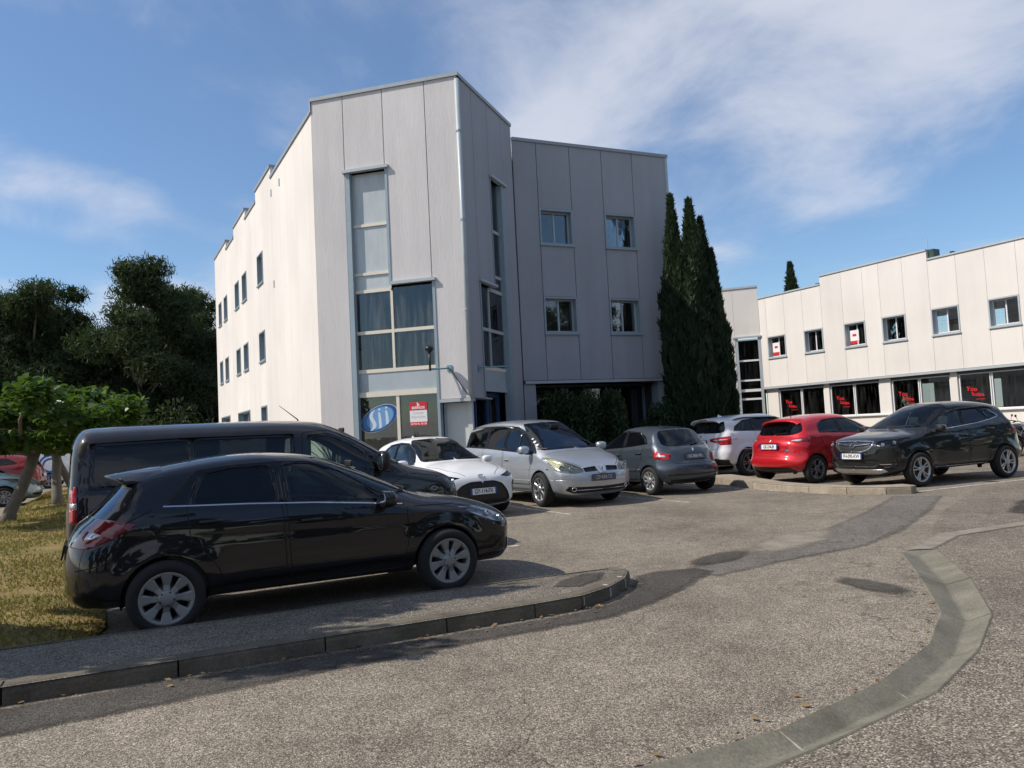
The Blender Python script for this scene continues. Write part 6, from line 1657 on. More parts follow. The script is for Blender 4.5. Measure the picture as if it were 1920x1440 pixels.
# ------------------------------------------------------------------ other vehicles
LOW = dict(step=.07, J=10)
def vary(base, **k):
    d = dict(base); d.update(k); return d
TEAL = dict(LOW, paint='paint_teal', wb=2.58, r=.31, arch=.355, track=1.5, z=.006,
    prof=[(1.98, .2, 'U'), (2.10, .3, 'F'), (2.13, .46, 'F'), (2.08, .63, 'N'), (1.92, .76, 'H'), (1.5, .93, 'H'), (1.2, 1.01, 'H'), (.75, 1.25, 'W'), (.35, 1.42, 'W'), (.0, 1.49, 'R'), (-.5, 1.51, 'R'), (-1.1, 1.46, 'R'), (-1.5, 1.35, 'R', 1), (-1.72, 1.1, 'B'), (-1.85, .9, 'T'), (-1.93, .6, 'T'), (-1.9, .4, 'T'), (-1.75, .22, 'U')],
    plan=[(2.2, .78), (1.8, .83), (1.2, .86), (0, .865), (-1.2, .86), (-2.0, .80)], belt=[(-1.9, 1.04), (0, .98), (1.2, .92), (2.1, .88)], tum=.40, shoulder=.02, flare=.025,
    doors=[('front_door', [(-.28, .30), (-.28, .95), (-.32, 1.38), (0, 1.38), (.4, 1.22), (.72, 1.02), (.86, .9), (.82, .3)])],
    glass_area=[('dlo', [(-1.2, 1.1), (-.9, 1.34), (-.3, 1.40), (.04, 1.38), (.4, 1.24), (.74, 1.02), (.82, .96), (0, 1.0)])], windows=[('w1', [(-.27, 1.04), (-.3, 1.37), (.02, 1.35), (.36, 1.22), (.62, 1.05), (.66, 1.0)]), ('w2', [(-1.08, 1.1), (-.86, 1.3), (-.4, 1.37), (-.36, 1.05)])],
    screen=[(0, 1.05), (.68, 1.03), (.64, 1.12), (.53, 1.38), (.46, 1.44), (0, 1.46)],
    cuts=[('F', rounded([(.42, .70), (.62, .66), (.82, .72), (.85, .86), (.72, .88), (.52, .80)], .03), 'headlight'), ('F', rounded([(0, .58), (.36, .58), (.40, .66), (0, .68)], .02), 'grille'), ('F', rounded([(0, .28), (.6, .28), (.62, .38), (0, .38)], .02), 'lower_grille')],
    conf={'headlight': lamp(.03, 'lamp_yellowed', 'lens_yellow'), 'grille': trim(), 'lower_grille': trim()}, wheel=('hub9', .302, .198, .185, 9, .05, .075, 'single', 'hubcap_grey'), mirror=(.62, .99), handles=[(-.15, .86, 'paint_teal')], cab=(-.95, .85))
build_car('parked_car', TEAL, (-17.35, 24.2), 20.0, 'pale blue hatchback parked on the far side of the grass strip')
REDS = vary(TEAL, paint='paint_darkred', wb=2.66, r=.345, arch=.395, track=1.56, zw=.66,
    prof=[(2.0, .26, 'U'), (2.12, .36, 'F'), (2.16, .55, 'F'), (2.13, .78, 'N'), (1.95, .93, 'H'), (1.5, 1.05, 'H'), (1.15, 1.12, 'H'), (.7, 1.40, 'W'), (.3, 1.57, 'W'), (-.05, 1.63, 'R'), (-.6, 1.65, 'R'), (-1.3, 1.61, 'R'), (-1.75, 1.53, 'R', 1), (-1.98, 1.22, 'B'), (-2.10, 1.05, 'T'), (-2.15, .75, 'T'), (-2.18, .55, 'T'), (-2.12, .4, 'T'), (-1.95, .28, 'U')],
    plan=[(2.2, .80), (1.7, .88), (1.2, .91), (0, .915), (-1.2, .91), (-2.2, .84)], belt=[(-2.1, 1.2), (0, 1.12), (1.2, 1.05), (2.1, 1.0)],
    doors=[], glass_area=[('dlo', [(-1.45, 1.26), (-1.1, 1.46), (-.3, 1.54), (.04, 1.53), (.4, 1.38), (.78, 1.12), (0, 1.15)])], windows=[('w1', [(-.27, 1.19), (-.3, 1.51), (.02, 1.50), (.36, 1.36), (.62, 1.16)]), ('w2', [(-1.3, 1.27), (-1.05, 1.43), (-.4, 1.505), (-.36, 1.2)])],
    screen=[(0, 1.16), (.68, 1.14), (.64, 1.22), (.53, 1.52), (.46, 1.58), (0, 1.6)], rear_glass=[(0, 1.2), (.6, 1.22), (.54, 1.46), (0, 1.5)],
    cuts=[('R', rounded([(.45, 1.0), (.84, 1.06), (.88, .98), (.84, .85), (.5, .88)], .02), 'tail_light'), ('R', rounded([(0, .32), (.8, .32), (.84, .55), (0, .56)], .03), 'bumper_trim'), ('S', [(-.95, .26), (.95, .26), (.95, .38), (-.95, .38)], 'sill')],
    conf={'tail_light': red(), 'bumper_trim': trim('plastic_black', .003), 'sill': trim('plastic_black', .003, True)}, wheel=('x3', .362, .25, .23, 5, .03, .036, 'double', 'alloy_grey'), mirror=(.62, 1.12), handles=[], plate_r=(.8, ''))
build_car('parked_car', REDS, (-20.2, 29.0), 200.0, 'dark red utility car parked beyond the pale blue hatchback')
paint('paint_offwhite', (.70, .70, .70), 0, .10)
def ring_extra(root, sh, made):
    for k, (r0, mt) in enumerate(((.50, 'sii_dark'), (.34, 'sii_dark'))):
        o = on_surf(root, sh, 'S', -1.55, 1.05, ring2d(r0, r0, .085, 40, z1=.004), 'ring_logo', mt, side=-1, off=.004)
WV = vary(VAN, step=.08, J=10, paint='paint_offwhite', extra=ring_extra, glass_area=[VAN['glass_area'][0]], windows=VAN['windows'][:2], conf={k: v for k, v in VAN['conf'].items() if k not in ('w4', 'w5')}, mirror_mat='plastic_black')
WV.pop('antenna')
build_car('parked_van', WV, (-20.0, 36.4), 20.0, 'white van with dark blue ring logo parked far behind the grass strip', 'van')
BK = vary(TEAL, paint='paint_anthracite', prof=[(x, z * 1.02, *q) for x, z, *q in TEAL['prof']])
build_car('parked_car', BK, (14.2, 24.3), 28.0, 'dark car almost hidden behind the red hatchback in front of the shop windows')

def motorcycle(loc, hdg, label, body_mat, box):
    root = empty('motorcycle', (*loc, .006), rad(hdg), label, 'motorcycle')
    for x, R in ((.70, .31), (-.68, .30)):
        we = bpy.data.objects.new('wheel', None); link(we, root); we.location = (x, 0, R)
        m = MB(); m.lathe([(R - .085, -.04), (R - .06, -.06), (R - .02, -.05), (R, -.02), (R, .02), (R - .02, .05), (R - .06, .06), (R - .085, .04)], 36, close=True); m.obj('tyre', 'rubber', we, True)
        m = MB(); m.lathe([(R - .083, -.045), (R - .105, -.03), (R - .105, .03), (R - .083, .045)], 36)
        for k in range(6):
            a = k * math.pi / 3; m.tube([(0, 0, 0), ((R - .1) * math.cos(a), 0, (R - .1) * math.sin(a))], .014, 6)
        m.tube([(0, -.06, 0), (0, .06, 0)], .04, 12); m.obj('rim', 'alloy_dark', we, True)
        m = MB(); m.lathe([(.06, .07), (.13, .07), (.13, .076), (.06, .076)], 24, close=True); m.obj('brake_disc', 'alloy', we, True)
    m = MB()
    for s_ in (-1, 1): m.tube([(.70, s_ * .095, .31), (.42, s_ * .095, .98)], [.03, .024], 10)
    m.tube([(.44, -.13, .95), (.44, .13, .95)], .022, 8); m.obj('fork', 'chrome', root, True)
    m = MB(); m.tube([(.34, -.40, 1.06), (.42, -.28, 1.08), (.46, -.1, 1.02), (.46, .1, 1.02), (.42, .28, 1.08), (.34, .40, 1.06)], .015, 8)
    hb = m.obj('handlebar', 'black_metal', root, True)
    for s_ in (-1, 1):
        MB().tube([(.40, s_ * .30, 1.08), (.40, s_ * .36, 1.22)], .007, 6).ell((.39, s_ * .39, 1.25), (.02, .075, .045), 12, 8).obj('mirror', 'black_metal', hb, True)
        MB().tube([(.36, s_ * .38, 1.065), (.325, s_ * .46, 1.05)], .02, 8).obj('grip', 'rubber', hb, True)
    MB().ell((.56, 0, .90), (.09, .10, .10), 16, 10).obj('headlight', 'lamp_clear', root, True)
    m = MB(); m.ell((.12, 0, .84), (.30, .15, .14), 20, 12, .8); m.obj('fuel_tank', body_mat, root, True)
    m = MB(); m.cbox(-.72, -.10, -.13, .13, .76, .85, .035); m.obj('seat', 'plastic_black', root, True)
    m = MB(); m.cbox(-.12, .30, -.17, .17, .28, .66, .06); m.ell((-.05, .18, .42), (.13, .06, .13)); m.ell((-.05, -.18, .42), (.13, .06, .13)); m.obj('engine', 'disc_metal', root, True)
    m = MB(); m.tube([(.40, 0, .92), (.10, 0, .70), (-.30, 0, .68), (-.72, 0, .80)], .03, 8); m.tube([(.38, 0, .85), (.30, 0, .32), (-.2, 0, .28), (-.68, .10, .30)], .028, 8); m.tube([(-.68, -.10, .30), (-.2, -.08, .30)], .026, 8); m.obj('frame', 'black_metal', root, True)
    MB().tube([(.2, -.15, .36), (-.1, -.20, .24), (-.45, -.21, .30), (-.85, -.22, .44)], [.025, .03, .05, .055], 10).obj('exhaust', 'chrome', root, True)
    m = MB()
    for x, R in ((.70, .34), (-.68, .33)):
        a0 = np.linspace(.5, 2.6, 9)
        for a, b in zip(a0[:-1], a0[1:]):
            v = [(x + R * math.cos(t), y, .31 + R * math.sin(t)) for t in (a, b) for y in (-.065, .065)] + [(x + (R + .008) * math.cos(t), y, .31 + (R + .008) * math.sin(t)) for t in (a, b) for y in (-.065, .065)]
            m.add(v, [(0, 1, 3, 2), (4, 6, 7, 5), (0, 4, 5, 1), (2, 3, 7, 6), (0, 2, 6, 4), (1, 5, 7, 3)])
    m.obj('mudguard', body_mat, root)
    MB().cbox(-.86, -.80, -.06, .06, .70, .77, .012).obj('tail_light', 'lamp_red', root)
    MB().tube([(-.05, .1, .28), (-.12, .30, .01)], .012, 6).obj('side_stand', 'black_metal', root)
    if box: MB().cbox(-.98, -.62, -.2, .2, .90, 1.20, .06).obj('top_box', box, root, True)
    return root
motorcycle((16.9, 25.7), 128, 'black motorcycle with bare handlebars standing by the low shop wall', 'paint_anthracite', None)
motorcycle((15.95, 24.9), 305, 'motorcycle with blue top box half hidden by the anthracite car', 'paint_black', 'sii_dark')

# ------------------------------------------------------------------ vegetation
RNG = np.random.default_rng(7)
def fast_mesh(name, V, nv, mat, smooth=False):
    """V: (N, nv, 3) separate polygons"""
    N = len(V); me = bpy.data.meshes.new(name)
    me.vertices.add(N * nv); me.vertices.foreach_set('co', np.ascontiguousarray(V, np.float32).reshape(-1))
    me.loops.add(N * nv); me.loops.foreach_set('vertex_index', np.arange(N * nv, dtype=np.int32))
    me.polygons.add(N); me.polygons.foreach_set('loop_start', np.arange(0, N * nv, nv, dtype=np.int32)); me.polygons.foreach_set('loop_total', np.full(N, nv, np.int32))
    me.update(calc_edges=True); me.materials.append(MAT[mat] if isinstance(mat, str) else mat)
    return me
def leaf_mat(name, a, b, c, trans=.35, rough=.5, scale=9):
    t = NT(name); p = t.pos()
    n = t.noise(scale, 3, .6, p); n2 = t.noise(scale * .18, 3, .5, p)
    col = t.mix(t.ramp(n, [(.3, 0), (.7, 1)]), a, b); col = t.mix(t.ramp(n2, [(.35, 0), (.7, .8)]), col, c)
    d = t.pr(col, rough, spec=.35); tr = t.n('ShaderNodeBsdfTranslucent'); t.l(t.mix(.5, col, (.12, .20, .02)), tr.inputs[0])
    m = t.n('ShaderNodeMixShader'); m.inputs[0].default_value = trans; t.l(d, m.inputs[1]); t.l(tr.outputs[0], m.inputs[2])
    MAT[name] = t.done(m.outputs[0])
leaf_mat('pine_needles', (.017, .033, .013), (.046, .068, .024), (.028, .046, .016), .18, .7, 2.5)
leaf_mat('cypress_leaves', (.012, .026, .011), (.034, .058, .022), (.018, .036, .014), .14, .7, 5)
leaf_mat('mulberry_leaves', (.035, .080, .014), (.105, .18, .03), (.05, .105, .016), .42, .35, 7)
leaf_mat('shrub_leaves', (.022, .045, .018), (.05, .085, .03), (.03, .06, .02), .25, .5, 8)
leaf_mat('yucca_leaves', (.05, .085, .03), (.11, .15, .06), (.07, .11, .04), .25, .4, 8)
leaf_mat('grass_blades', (.31, .24, .085), (.17, .165, .045), (.38, .28, .10), .3, .8, 2.0)
simple('bark', (.16, .13, .10), .9, 0, .35, 12, .8, bscale=25)
simple('bark_pale', (.16, .14, .115), .9, 0, .35, 9, .8, bscale=22)
def quads(C, size, aspect=1.0, up_bias=0.0, fold=.25, rng=RNG, normal=None):
    """leaf quads: C centres (N,3), size (N,)"""
    N = len(C); d = rng.normal(size=(N, 3)); d[:, 2] += up_bias * 2
    d /= np.linalg.norm(d, axis=1, keepdims=True)
    q = rng.normal(size=(N, 3))
    if normal is not None: q = q * .5 + normal
    s_ = np.cross(d, q); s_ /= np.linalg.norm(s_, axis=1, keepdims=True) + 1e-9
    n = np.cross(d, s_)
    L_ = (size / 2)[:, None]; Wd = L_ * aspect
    P = np.stack([C - d * L_, C + s_ * Wd - n * L_ * fold, C + d * L_, C - s_ * Wd - n * L_ * fold], 1)
    return P
def clumps_points(cl, n_per, rng, shell=.55):
    out = []
    for (c, r) in cl:
        k = int(n_per * (np.prod(r) ** (2 / 3)))
        d = rng.normal(size=(k, 3)); d /= np.linalg.norm(d, axis=1, keepdims=True)
        rr = shell + (1 - shell) * rng.random(k) ** .6
        out.append(np.array(c) + d * rr[:, None] * np.array(r))
    return np.vstack(out)
def limb_tree(m, base, top, r0, r1, n=7, bend=.15, rng=RNG, k=8):
    b, t = Vector(base), Vector(top); P, R = [], []
    off = Vector(rng.normal(size=3)) * bend
    for i in range(n):
        s_ = i / (n - 1); P.append(b.lerp(t, s_) + off * math.sin(s_ * math.pi) * (t - b).length * .5); R.append(r0 + (r1 - r0) * s_)
    m.tube(P, R, k)
# --- pines
def pine_mesh(seed, H, spread, lean=0):
    rng = np.random.default_rng(seed); cl = []
    n = 34
    for i in range(n):
        h = .26 + .74 * (i / (n - 1)) ** .8
        a = rng.random() * 6.283; rmax = spread * (1.05 - .75 * abs(h - .52) ** 1.2 * 1.6); rr = rmax * math.sqrt(rng.random()) * .95
        s_ = rng.uniform(.75, 1.35) * spread * .30 * (1.15 - .35 * h)
        cl.append(((math.cos(a) * rr + lean * h, math.sin(a) * rr, H * h - s_ * .5), (s_ * 1.25, s_ * 1.25, s_ * .80)))
    C = clumps_points(cl, 520, rng, .30)
    C += rng.normal(size=C.shape) * .12
    V = quads(C, rng.uniform(.26, .52, len(C)), .16, .45, .2, rng)
    C2 = clumps_points([(c, tuple(np.array(r) * .72)) for c, r in cl], 90, rng, .1); V = np.concatenate([V, quads(C2, rng.uniform(.5, .9, len(C2)), .5, .1, .2, rng)])
    m = MB(); limb_tree(m, (0, 0, 0), (lean * .7, 0, H * .72), .26, .09, 8, .05, rng)
    for c, r in cl[::3]:
        z = c[2] * .72; limb_tree(m, (lean * z / H, 0, z * .9), (c[0] * .9, c[1] * .9, c[2]), .09, .03, 5, .1, rng, 5)
    return fast_mesh('foliage', V, 4, 'pine_needles'), mesh('trunk', m.v, m.f, 'bark', True)
PM = [pine_mesh(11, 13, 4.4), pine_mesh(12, 15, 4.6, .6), pine_mesh(13, 12, 4.8, -.4)]
def tree(name, mats, loc, rz, s_, label, cat='tree', group=None, sz=None):
    t = empty(name, (*loc, 0), rz, label, cat, group)
    t.scale = (s_, s_, sz or s_)
    c = link(bpy.data.objects.new('foliage', mats[0]), t); c['kind'] = 'stuff'
    link(bpy.data.objects.new('trunk', mats[1]), t)
    return t
PG = 'pine trees behind the grass strip'
pines = [(1, -24.2, 49.5, .4, .90, 'tallest dark pine with a ragged crown beside the white building'),
         (0, -31.2, 50.0, 1.9, .98, 'broad dark pine between the tallest pine and the parked cars'),
         (2, -28.6, 60.0, 2.8, 1.05, 'dark pine standing behind the tallest pine'),
         (0, -38.0, 50.5, 4.0, 1.06, 'dark pine with a high crown above the pale blue hatchback'),
         (1, -23.5, 62.0, 5.2, .92, 'dark pine partly hidden by the far end of the white building'),
         (2, -35.0, 58.0, .9, 1.06, 'dark pine behind the broad pine over the red utility car'),
         (0, -27.2, 53.5, 3.3, .80, 'lower dark pine filling the gap beside the tallest pine'), (2, -20.8, 53.0, 1.2, .80, 'lower dark pine against the far corner of the white building'), (1, -41.5, 47.0, 2.0, .86, 'lower dark pine in front of the open end of the pine row'),
         (2, -45.0, 56.0, .2, 1.10, 'dark pine at the open end of the pine row')]
for k, x, y, rz, s_, lb in pines: tree('pine_tree', PM[k], (x, y), rz, s_, lb, group=PG)
# undergrowth below the pines closes the view
def bush_mesh(seed, rx, ry, h, n, size, mat, aspect=.4, base=.1, up_=.4):
    rng = np.random.default_rng(seed); cl = []
    for i in range(16):
        a = rng.random() * 6.283; rr = math.sqrt(rng.random()) * .72; z = base + (h - base) * rng.random() * (1 - .35 * rr)
        s_ = rng.uniform(.22, .36); cl.append(((math.cos(a) * rr * rx, math.sin(a) * rr * ry, z * .82), (s_ * rx, s_ * ry, s_ * h * .75)))
    C = clumps_points(cl, n, rng, .3); C[:, 2] = np.abs(C[:, 2])
    V = quads(C, rng.uniform(size * .6, size * 1.4, len(C)), aspect, up_, .25, rng)
    m = MB()
    for c, r in cl[::2]: limb_tree(m, (c[0] * .15, c[1] * .15, 0), c, .035, .012, 5, .1, rng, 5)
    return fast_mesh('foliage', V, 4, mat), mesh('stems', m.v, m.f, 'bark', True)
HBL = ['dark undergrowth bush against the far end of the white building', 'dark undergrowth bush below the tallest pine', 'dark undergrowth bush below the broad pine', 'dark undergrowth bush above the roof of the dark red car', 'dark undergrowth bush at the open end of the pine row', 'undergrowth bush hidden behind the tallest pine', 'undergrowth bush hidden behind the broad pine']
HB = bush_mesh(31, 4.5, 2.0, 4.6, 300, .34, 'pine_needles')
for i, (x, y) in enumerate(((-21, 46), (-27, 46.5), (-33, 47), (-39, 48), (-46, 50), (-24, 55), (-31, 55))):
    t = tree('hedge_bush', HB, (x, y), i * 1.3, 1.0, HBL[i], 'bush', 'undergrowth below the pines'); t.children[1].name = 'stems'
# --- cypresses
def cypress_mesh(seed, H, R):
    rng = np.random.default_rng(seed); n = 15000
    h = rng.random(n) ** .9
    prof = np.interp(h, [0, .04, .15, .35, .6, .8, .93, 1], [.45, .75, .96, 1.0, .80, .48, .20, .02]) * R
    a = rng.random(n) * 6.283
    lump = 1 + .18 * np.sin(a * 2 + h * 9 + seed) + .14 * np.sin(a * 4 - h * 17) + .12 * np.sin(h * 38 + a * 3) + .10 * np.sin(h * 71 + a * 5)
    r = prof * lump * (.62 + .42 * rng.random(n) ** .5)
    C = np.stack([r * np.cos(a), r * np.sin(a), h * H + .12], 1)
    out = np.stack([np.cos(a), np.sin(a), np.zeros(n)], 1)
    d = rng.normal(size=(n, 3)) * .35 + out * .35; d[:, 2] += 1.0
    d /= np.linalg.norm(d, axis=1, keepdims=True)
    s_ = np.cross(d, out + rng.normal(size=(n, 3)) * .6); s_ /= np.linalg.norm(s_, axis=1, keepdims=True)
    L_ = rng.uniform(.10, .24, n)[:, None] * (1.1 - .3 * h[:, None])
    V = np.stack([C - d * L_, C + s_ * L_ * .30, C + d * L_ * 1.3, C - s_ * L_ * .30], 1)
    m = MB(); m.tube([(0, 0, 0), (0, 0, H * .5), (0, 0, H * .93)], [.12, .07, .015], 8)
    return fast_mesh('foliage', V, 4, 'cypress_leaves'), mesh('trunk', m.v, m.f, 'bark', True)
CM = [cypress_mesh(3, 9.0, .62), cypress_mesh(4, 9.0, .70)]
CG = 'cypresses at the corner of the shaded wing'
for k, x, y, rz, sx, sz, lb in ((0, 5.50, 24.9, 0, .80, .985, 'tallest cypress close against the shaded wing corner'), (1, 6.05, 24.7, 1.2, .84, .96, 'tall cypress in the middle of the cypress clump'), (0, 6.45, 24.95, 2.1, .74, .90, 'slim cypress behind the white utility car in the clump'), (1, 6.72, 24.8, 3.0, .60, .78, 'shortest cypress on the open side of the clump'), (1, 5.84, 24.85, 4.0, .80, .80, 'cypress tucked behind the others in the clump')):
    t = tree('cypress_tree', CM[k], (x, y), rz, sx, lb, group=CG, sz=sz)
tree('cypress_tree', CM[0], (18.45, 49.5), 1, 1.25, 'lone cypress tip rising behind the roof of the shop building', sz=1.26)
# --- mulberries
def mulberry_mesh(seed, H=3.1, R=2.3, n=4200):
    rng = np.random.default_rng(seed); cl = []; m = MB()
    hb = 1.72
    P = [(-.42, 0, -.05), (-.34, .03, .35), (-.10, .02, .85), (.10, -.02, 1.3), (.20, 0, hb)]
    m.tube(P, [.19, .135, .12, .115, .13], 12)
    for i in range(11):
        a = i / 11 * 6.283 + rng.normal() * .25; rr = R * rng.uniform(.45, 1.0); z = hb + (H - hb) * rng.uniform(.35, .85)
        c = (.2 + math.cos(a) * rr, math.sin(a) * rr, z); limb_tree(m, (.2, 0, hb - .1), c, .055, .02, 6, .12, rng, 7)
        cl.append((c, (.55, .55, .38)))
        cl.append(((c[0] * 1.08 + rng.normal() * .2, c[1] * 1.08, z - .22), (.38, .38, .32))); cl.append(((c[0] * .6, c[1] * .6, z + .05), (.5, .5, .34))); cl.append(((c[0] * .8 + rng.normal() * .3, c[1] * .8 + rng.normal() * .3, z + rng.uniform(.05, .28)), (.24, .24, .24)))
    for i in range(6): a = i * 1.05; cl.append(((.2 + math.cos(a) * .75, math.sin(a) * .75, hb + .12), (.5, .5, .3)))
    for i in range(5): a = rng.random() * 6.283; cl.append(((.2 + math.cos(a) * R * .35, math.sin(a) * R * .35, H * .82), (.7, .7, .38)))
    C = clumps_points(cl, n / 5, rng, .25)
    nrm = np.tile([0, 0, 1.0], (len(C), 1)) + rng.normal(size=C.shape) * .6
    s_ = rng.uniform(.10, .20, len(C)); 
    d = rng.normal(size=C.shape); d[:, 2] -= .5; d -= nrm * (d * nrm).sum(1, keepdims=True) / (nrm ** 2).sum(1, keepdims=True); d /= np.linalg.norm(d, axis=1, keepdims=True)
    w_ = np.cross(nrm, d); w_ /= np.linalg.norm(w_, axis=1, keepdims=True); nn = np.cross(d, w_); L_ = s_[:, None]
    V = np.stack([C - d * L_ * .5, C - d * L_ * .15 + w_ * L_ * .42 + nn * L_ * .1, C + d * L_ * .25 + w_ * L_ * .32 + nn * L_ * .06, C + d * L_ * .62 - nn * L_ * .1, C + d * L_ * .25 - w_ * L_ * .32 + nn * L_ * .06, C - d * L_ * .15 - w_ * L_ * .42 + nn * L_ * .1], 1)
    return fast_mesh('foliage', V, 6, 'mulberry_leaves'), mesh('trunk', m.v, m.f, 'bark_pale', True)
MM = [mulberry_mesh(5), mulberry_mesh(6)]
MG = 'mulberry trees on the grass strip'
tree('mulberry_tree', MM[0], (-11.0, 17.3), .15, 1.0, 'mulberry tree with curved bare trunk in front of the pale blue hatchback', group=MG)
tree('mulberry_tree', MM[1], (-13.35, 22.4), 2.2, 1.05, 'mulberry tree with low leafy crown behind the black van roof', group=MG)
tree('mulberry_tree', MM[0], (-15.8, 26.8), 4.0, 1.0, 'mulberry tree farther along the grass strip near the white van', group=MG)
SHADE = tree('mulberry_tree', MM[1], (-7.3, 5.50), 0.0, 1.0, 'mulberry tree beside the pavement shading the verge behind the black hatchback', group=MG)
SHADE.scale = (1.0, .62, 1.75)
# --- shrubs by the wing, palm-like yucca by the prow
OB = bush_mesh(41, 1.35, .8, 3.15, 3200, .17, 'shrub_leaves', .28, .3, .7)
OB2 = bush_mesh(42, 1.1, .7, 2.6, 3200, .15, 'shrub_leaves', .3, .2, .6)
for k, x, y, rz, s_, lb in ((0, 1.75, 23.1, .3, 1.02, 'tall dark shrub beside the blue entrance door'), (0, 3.15, 23.7, 2.2, 1.0, 'tall dark shrub in the middle of the shaded shopfront'), (1, 4.5, 24.3, 1.0, 1.0, 'lower dark shrub next to the cypress clump')):
    t = tree('shrub', (OB, OB2)[k], (x, y), rz, s_, lb, 'shrub', 'shrubs along the shaded shopfront'); t.children[1].name = 'stems'
def yucca(loc, H, n, Ls, label, seed):
    rng = np.random.default_rng(seed); root = empty('yucca', (*loc, 0), 0, label, 'plant')
    MB().tube([(0, 0, 0), (.03, .02, H * .5), (0, 0, H)], [.09, .08, .06], 8).obj('stem', 'bark', root, True)
    for i in range(n):
        a = rng.random() * 6.283; el = rng.uniform(-.25, 1.45); L_ = Ls * rng.uniform(.75, 1.1); w_ = .035
        dx, dy = math.cos(a), math.sin(a); z0 = H - rng.random() * .25; v, f = [], []
        for j in range(5):
            s_ = j / 4; e = el - s_ * .55; r = L_ * s_ * math.cos((el + e) / 2); z = z0 + L_ * s_ * math.sin((el + e) / 2); ww = w_ * (1 - s_ ** 2 * .97) * (.6 + .8 * s_ if s_ < .4 else 1)
            v += [(dx * r - dy * ww, dy * r + dx * ww, z + .008), (dx * r, dy * r, z - .006), (dx * r + dy * ww, dy * r - dx * ww, z + .008)]
            if j:
                k = 3 * j; f += [(k - 3, k - 2, k + 1, k), (k - 2, k - 1, k + 2, k + 1)]
        obj('leaf', v, f, 'yucca_leaves', root, True)
yucca((-4.35, 18.4), .95, 46, .95, 'spiky yucca plant seen through the black van cabin window', 1)
yucca((-2.55, 19.5), .75, 30, .7, 'small spiky yucca plant below the letting sign window', 2)
# trees across the road behind the viewer, mirrored in paint and glass
BG = 'trees on the other side of the road'
for i, (k, x, y, s_) in enumerate(((0, -22, -17, .8), (1, -13, -20, .75), (2, -4, -18, .8), (0, 5, -20, .8), (1, 14, -17, .78), (2, 24, -19, 1.0), (0, 32, -12, 1.1), (1, 38, -4, 1.0), (2, 44, 4, 1.1), (0, 48, 12, 1.1))):
    tree('pine_tree', PM[k], (x, y), i * 1.1, s_, ['pine tree across the road mirrored in the black hatchback', 'pine tree across the road opposite the glazed prow', 'pine tree across the road opposite the white hatchback', 'pine tree across the road opposite the silver people carrier', 'pine tree across the road opposite the drainage channel', 'pine tree across the road opposite the shaded wing', 'pine tree across the road mirrored in the wing windows', 'pine tree across the road opposite the kerb island', 'pine tree across the road level with the red hatchback', 'pine tree across the road level with the shop building'][i], group=BG)
    t = tree('hedge_bush', HB, (x + 4.2, y + 2.5), i * 2.1, 1.0, 'roadside hedge bush across the road below the pine row', 'bush', BG); t.children[1].name = 'stems'

# ------------------------------------------------------------------ lawn
t = NT('lawn_soil'); p = t.pos()
c = t.mix(t.ramp(t.noise(1.3, 6, .6, p), [(.3, 0), (.7, 1)]), (.19, .145, .06), (.30, .22, .095)); c = t.mix(t.ramp(t.noise(.8, 4, .6, p), [(.50, 0), (.68, .7)]), c, (.15, .14, .045)); c = t.mix(1, c, t.ramp(t.noise(45, 4, .6, p), [(.3, .6), (.7, 1.3)]), 'MULTIPLY')
MAT['lawn_soil'] = t.done(t.pr(c, .95, 0, t.bump(t.noise(30, 5, .6, p), .6, .03), spec=.1))
LAWN = [(-3.55, 6.12), (-3.75, 7.0), (-4.4, 8.2), (-6.5, 12.1), (-9.1, 17.0), (-13.6, 25.4), (-17.5, 32.6), (-20.4, 34.0), (-18.5, 30.4), (-14.1, 21.6), (-11.4, 15.6), (-9.6, 12.0), (-8.8, 9.0), (-9.4, 3.7)]
def lawn_h(x, y): return .075 + .05 * math.sin(x * .9 + 1) * math.sin(y * .6) + .03 * math.sin(x * 2.3 + y * 1.7)
bm = bmesh.new(); vs = [bm.verts.new((x, y, .05)) for x, y in LAWN]; f_ = bm.faces.new(vs); bmesh.ops.triangulate(bm, faces=[f_]); bmesh.ops.subdivide_edges(bm, edges=bm.edges[:], cuts=7, use_grid_fill=True)
for v in bm.verts:
    if not v.is_boundary: v.co.z = lawn_h(v.co.x, v.co.y) + .03
    else: v.co.z = .012
bm.normal_update(); me = bpy.data.meshes.new('lawn'); bm.to_mesh(me)
LT = BVHTree.FromBMesh(bm); bm.free()
me.materials.append(MAT['lawn_soil']); me.polygons.foreach_set('use_smooth', [True] * len(me.polygons))
lo = link(bpy.data.objects.new('lawn', me)); lo['kind'] = 'structure'
from mathutils import noise as mnoise
rng = np.random.default_rng(21); pts = []
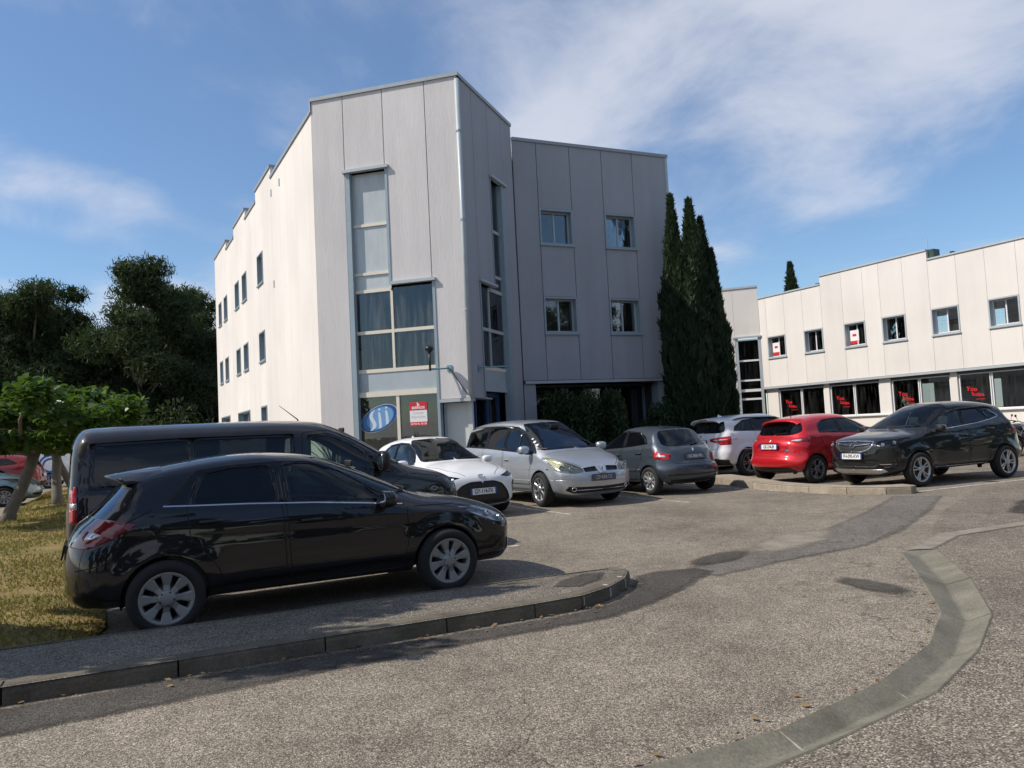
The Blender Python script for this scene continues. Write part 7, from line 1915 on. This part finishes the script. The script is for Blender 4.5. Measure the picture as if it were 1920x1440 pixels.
while len(pts) < 22000:
    q = rng.random(2); y = 4.5 + 27 * q[0] ** 2.2; x = -3.5 - 14 * q[1]
    if x < -.72 * y - 1.0: continue
    if mnoise.noise(Vector((x * .9, y * .9, 3.1))) + .5 * mnoise.noise(Vector((x * 2.7, y * 2.7, 0))) < rng.uniform(-.45, .25): continue
    h = LT.ray_cast(Vector((x, y, 2)), Vector((0, 0, -1)))
    if h[0] is None: continue
    pts.append(h[0][:])
P = np.array(pts); n = len(P); a = rng.random(n) * 6.283; hgt = rng.uniform(.015, .05, n) * (1 + .8 * (P[:, 1] > 14)); lean = rng.normal(size=(n, 2)) * .5
wd = rng.uniform(.004, .008, n) * (1 + P[:, 1] / 12)
s_ = np.stack([np.cos(a) * wd, np.sin(a) * wd, np.zeros(n)], 1)
tip = P + np.stack([lean[:, 0] * hgt, lean[:, 1] * hgt, hgt], 1)
go = link(bpy.data.objects.new('grass', fast_mesh('grass', np.stack([P - s_, P + s_, tip], 1), 3, 'grass_blades'))); tag(go, 'short dry yellow grass growing on the strip by the parked van', 'grass', kind='stuff')

# dry leaves and grit blown against the kerbs
rng = np.random.default_rng(5); C = []
for pts, side, n in ((KF[3:], 1, 150), (IK, 1, 40), ([(-3.6, 6.2), (-3.8, 7.0), (-4.5, 8.3), (-6.4, 12.0)], -1, 90), (CIN[2:], 0, 60)):
    for k in range(n):
        i = rng.integers(0, len(pts) - 1); a, b = np.array(pts[i]), np.array(pts[i + 1]); t_ = rng.random(); d = (b - a) / np.linalg.norm(b - a)
        q = a + (b - a) * t_ + np.array([d[1], -d[0]]) * abs(rng.normal()) * .10 * (1 if side >= 0 else -1) * (1 if side else -1)
        C.append((q[0], q[1], .016))
C = np.array(C); n = len(C); a = rng.random(n) * 6.283; L_ = rng.uniform(.012, .035, n)[:, None]; d = np.stack([np.cos(a), np.sin(a), rng.normal(size=n) * .15], 1); w_ = np.stack([-np.sin(a), np.cos(a), rng.normal(size=n) * .3], 1)
simple('dry_leaf', (.20, .13, .06), .85, 0, .5, 40)
lt = link(bpy.data.objects.new('leaf_litter', fast_mesh('leaf_litter', np.stack([C - d * L_, C + w_ * L_ * .45, C + d * L_, C - w_ * L_ * .45], 1), 4, 'dry_leaf'))); tag(lt, 'small dry brown leaves scattered along the kerbs', 'leaf litter', kind='stuff')
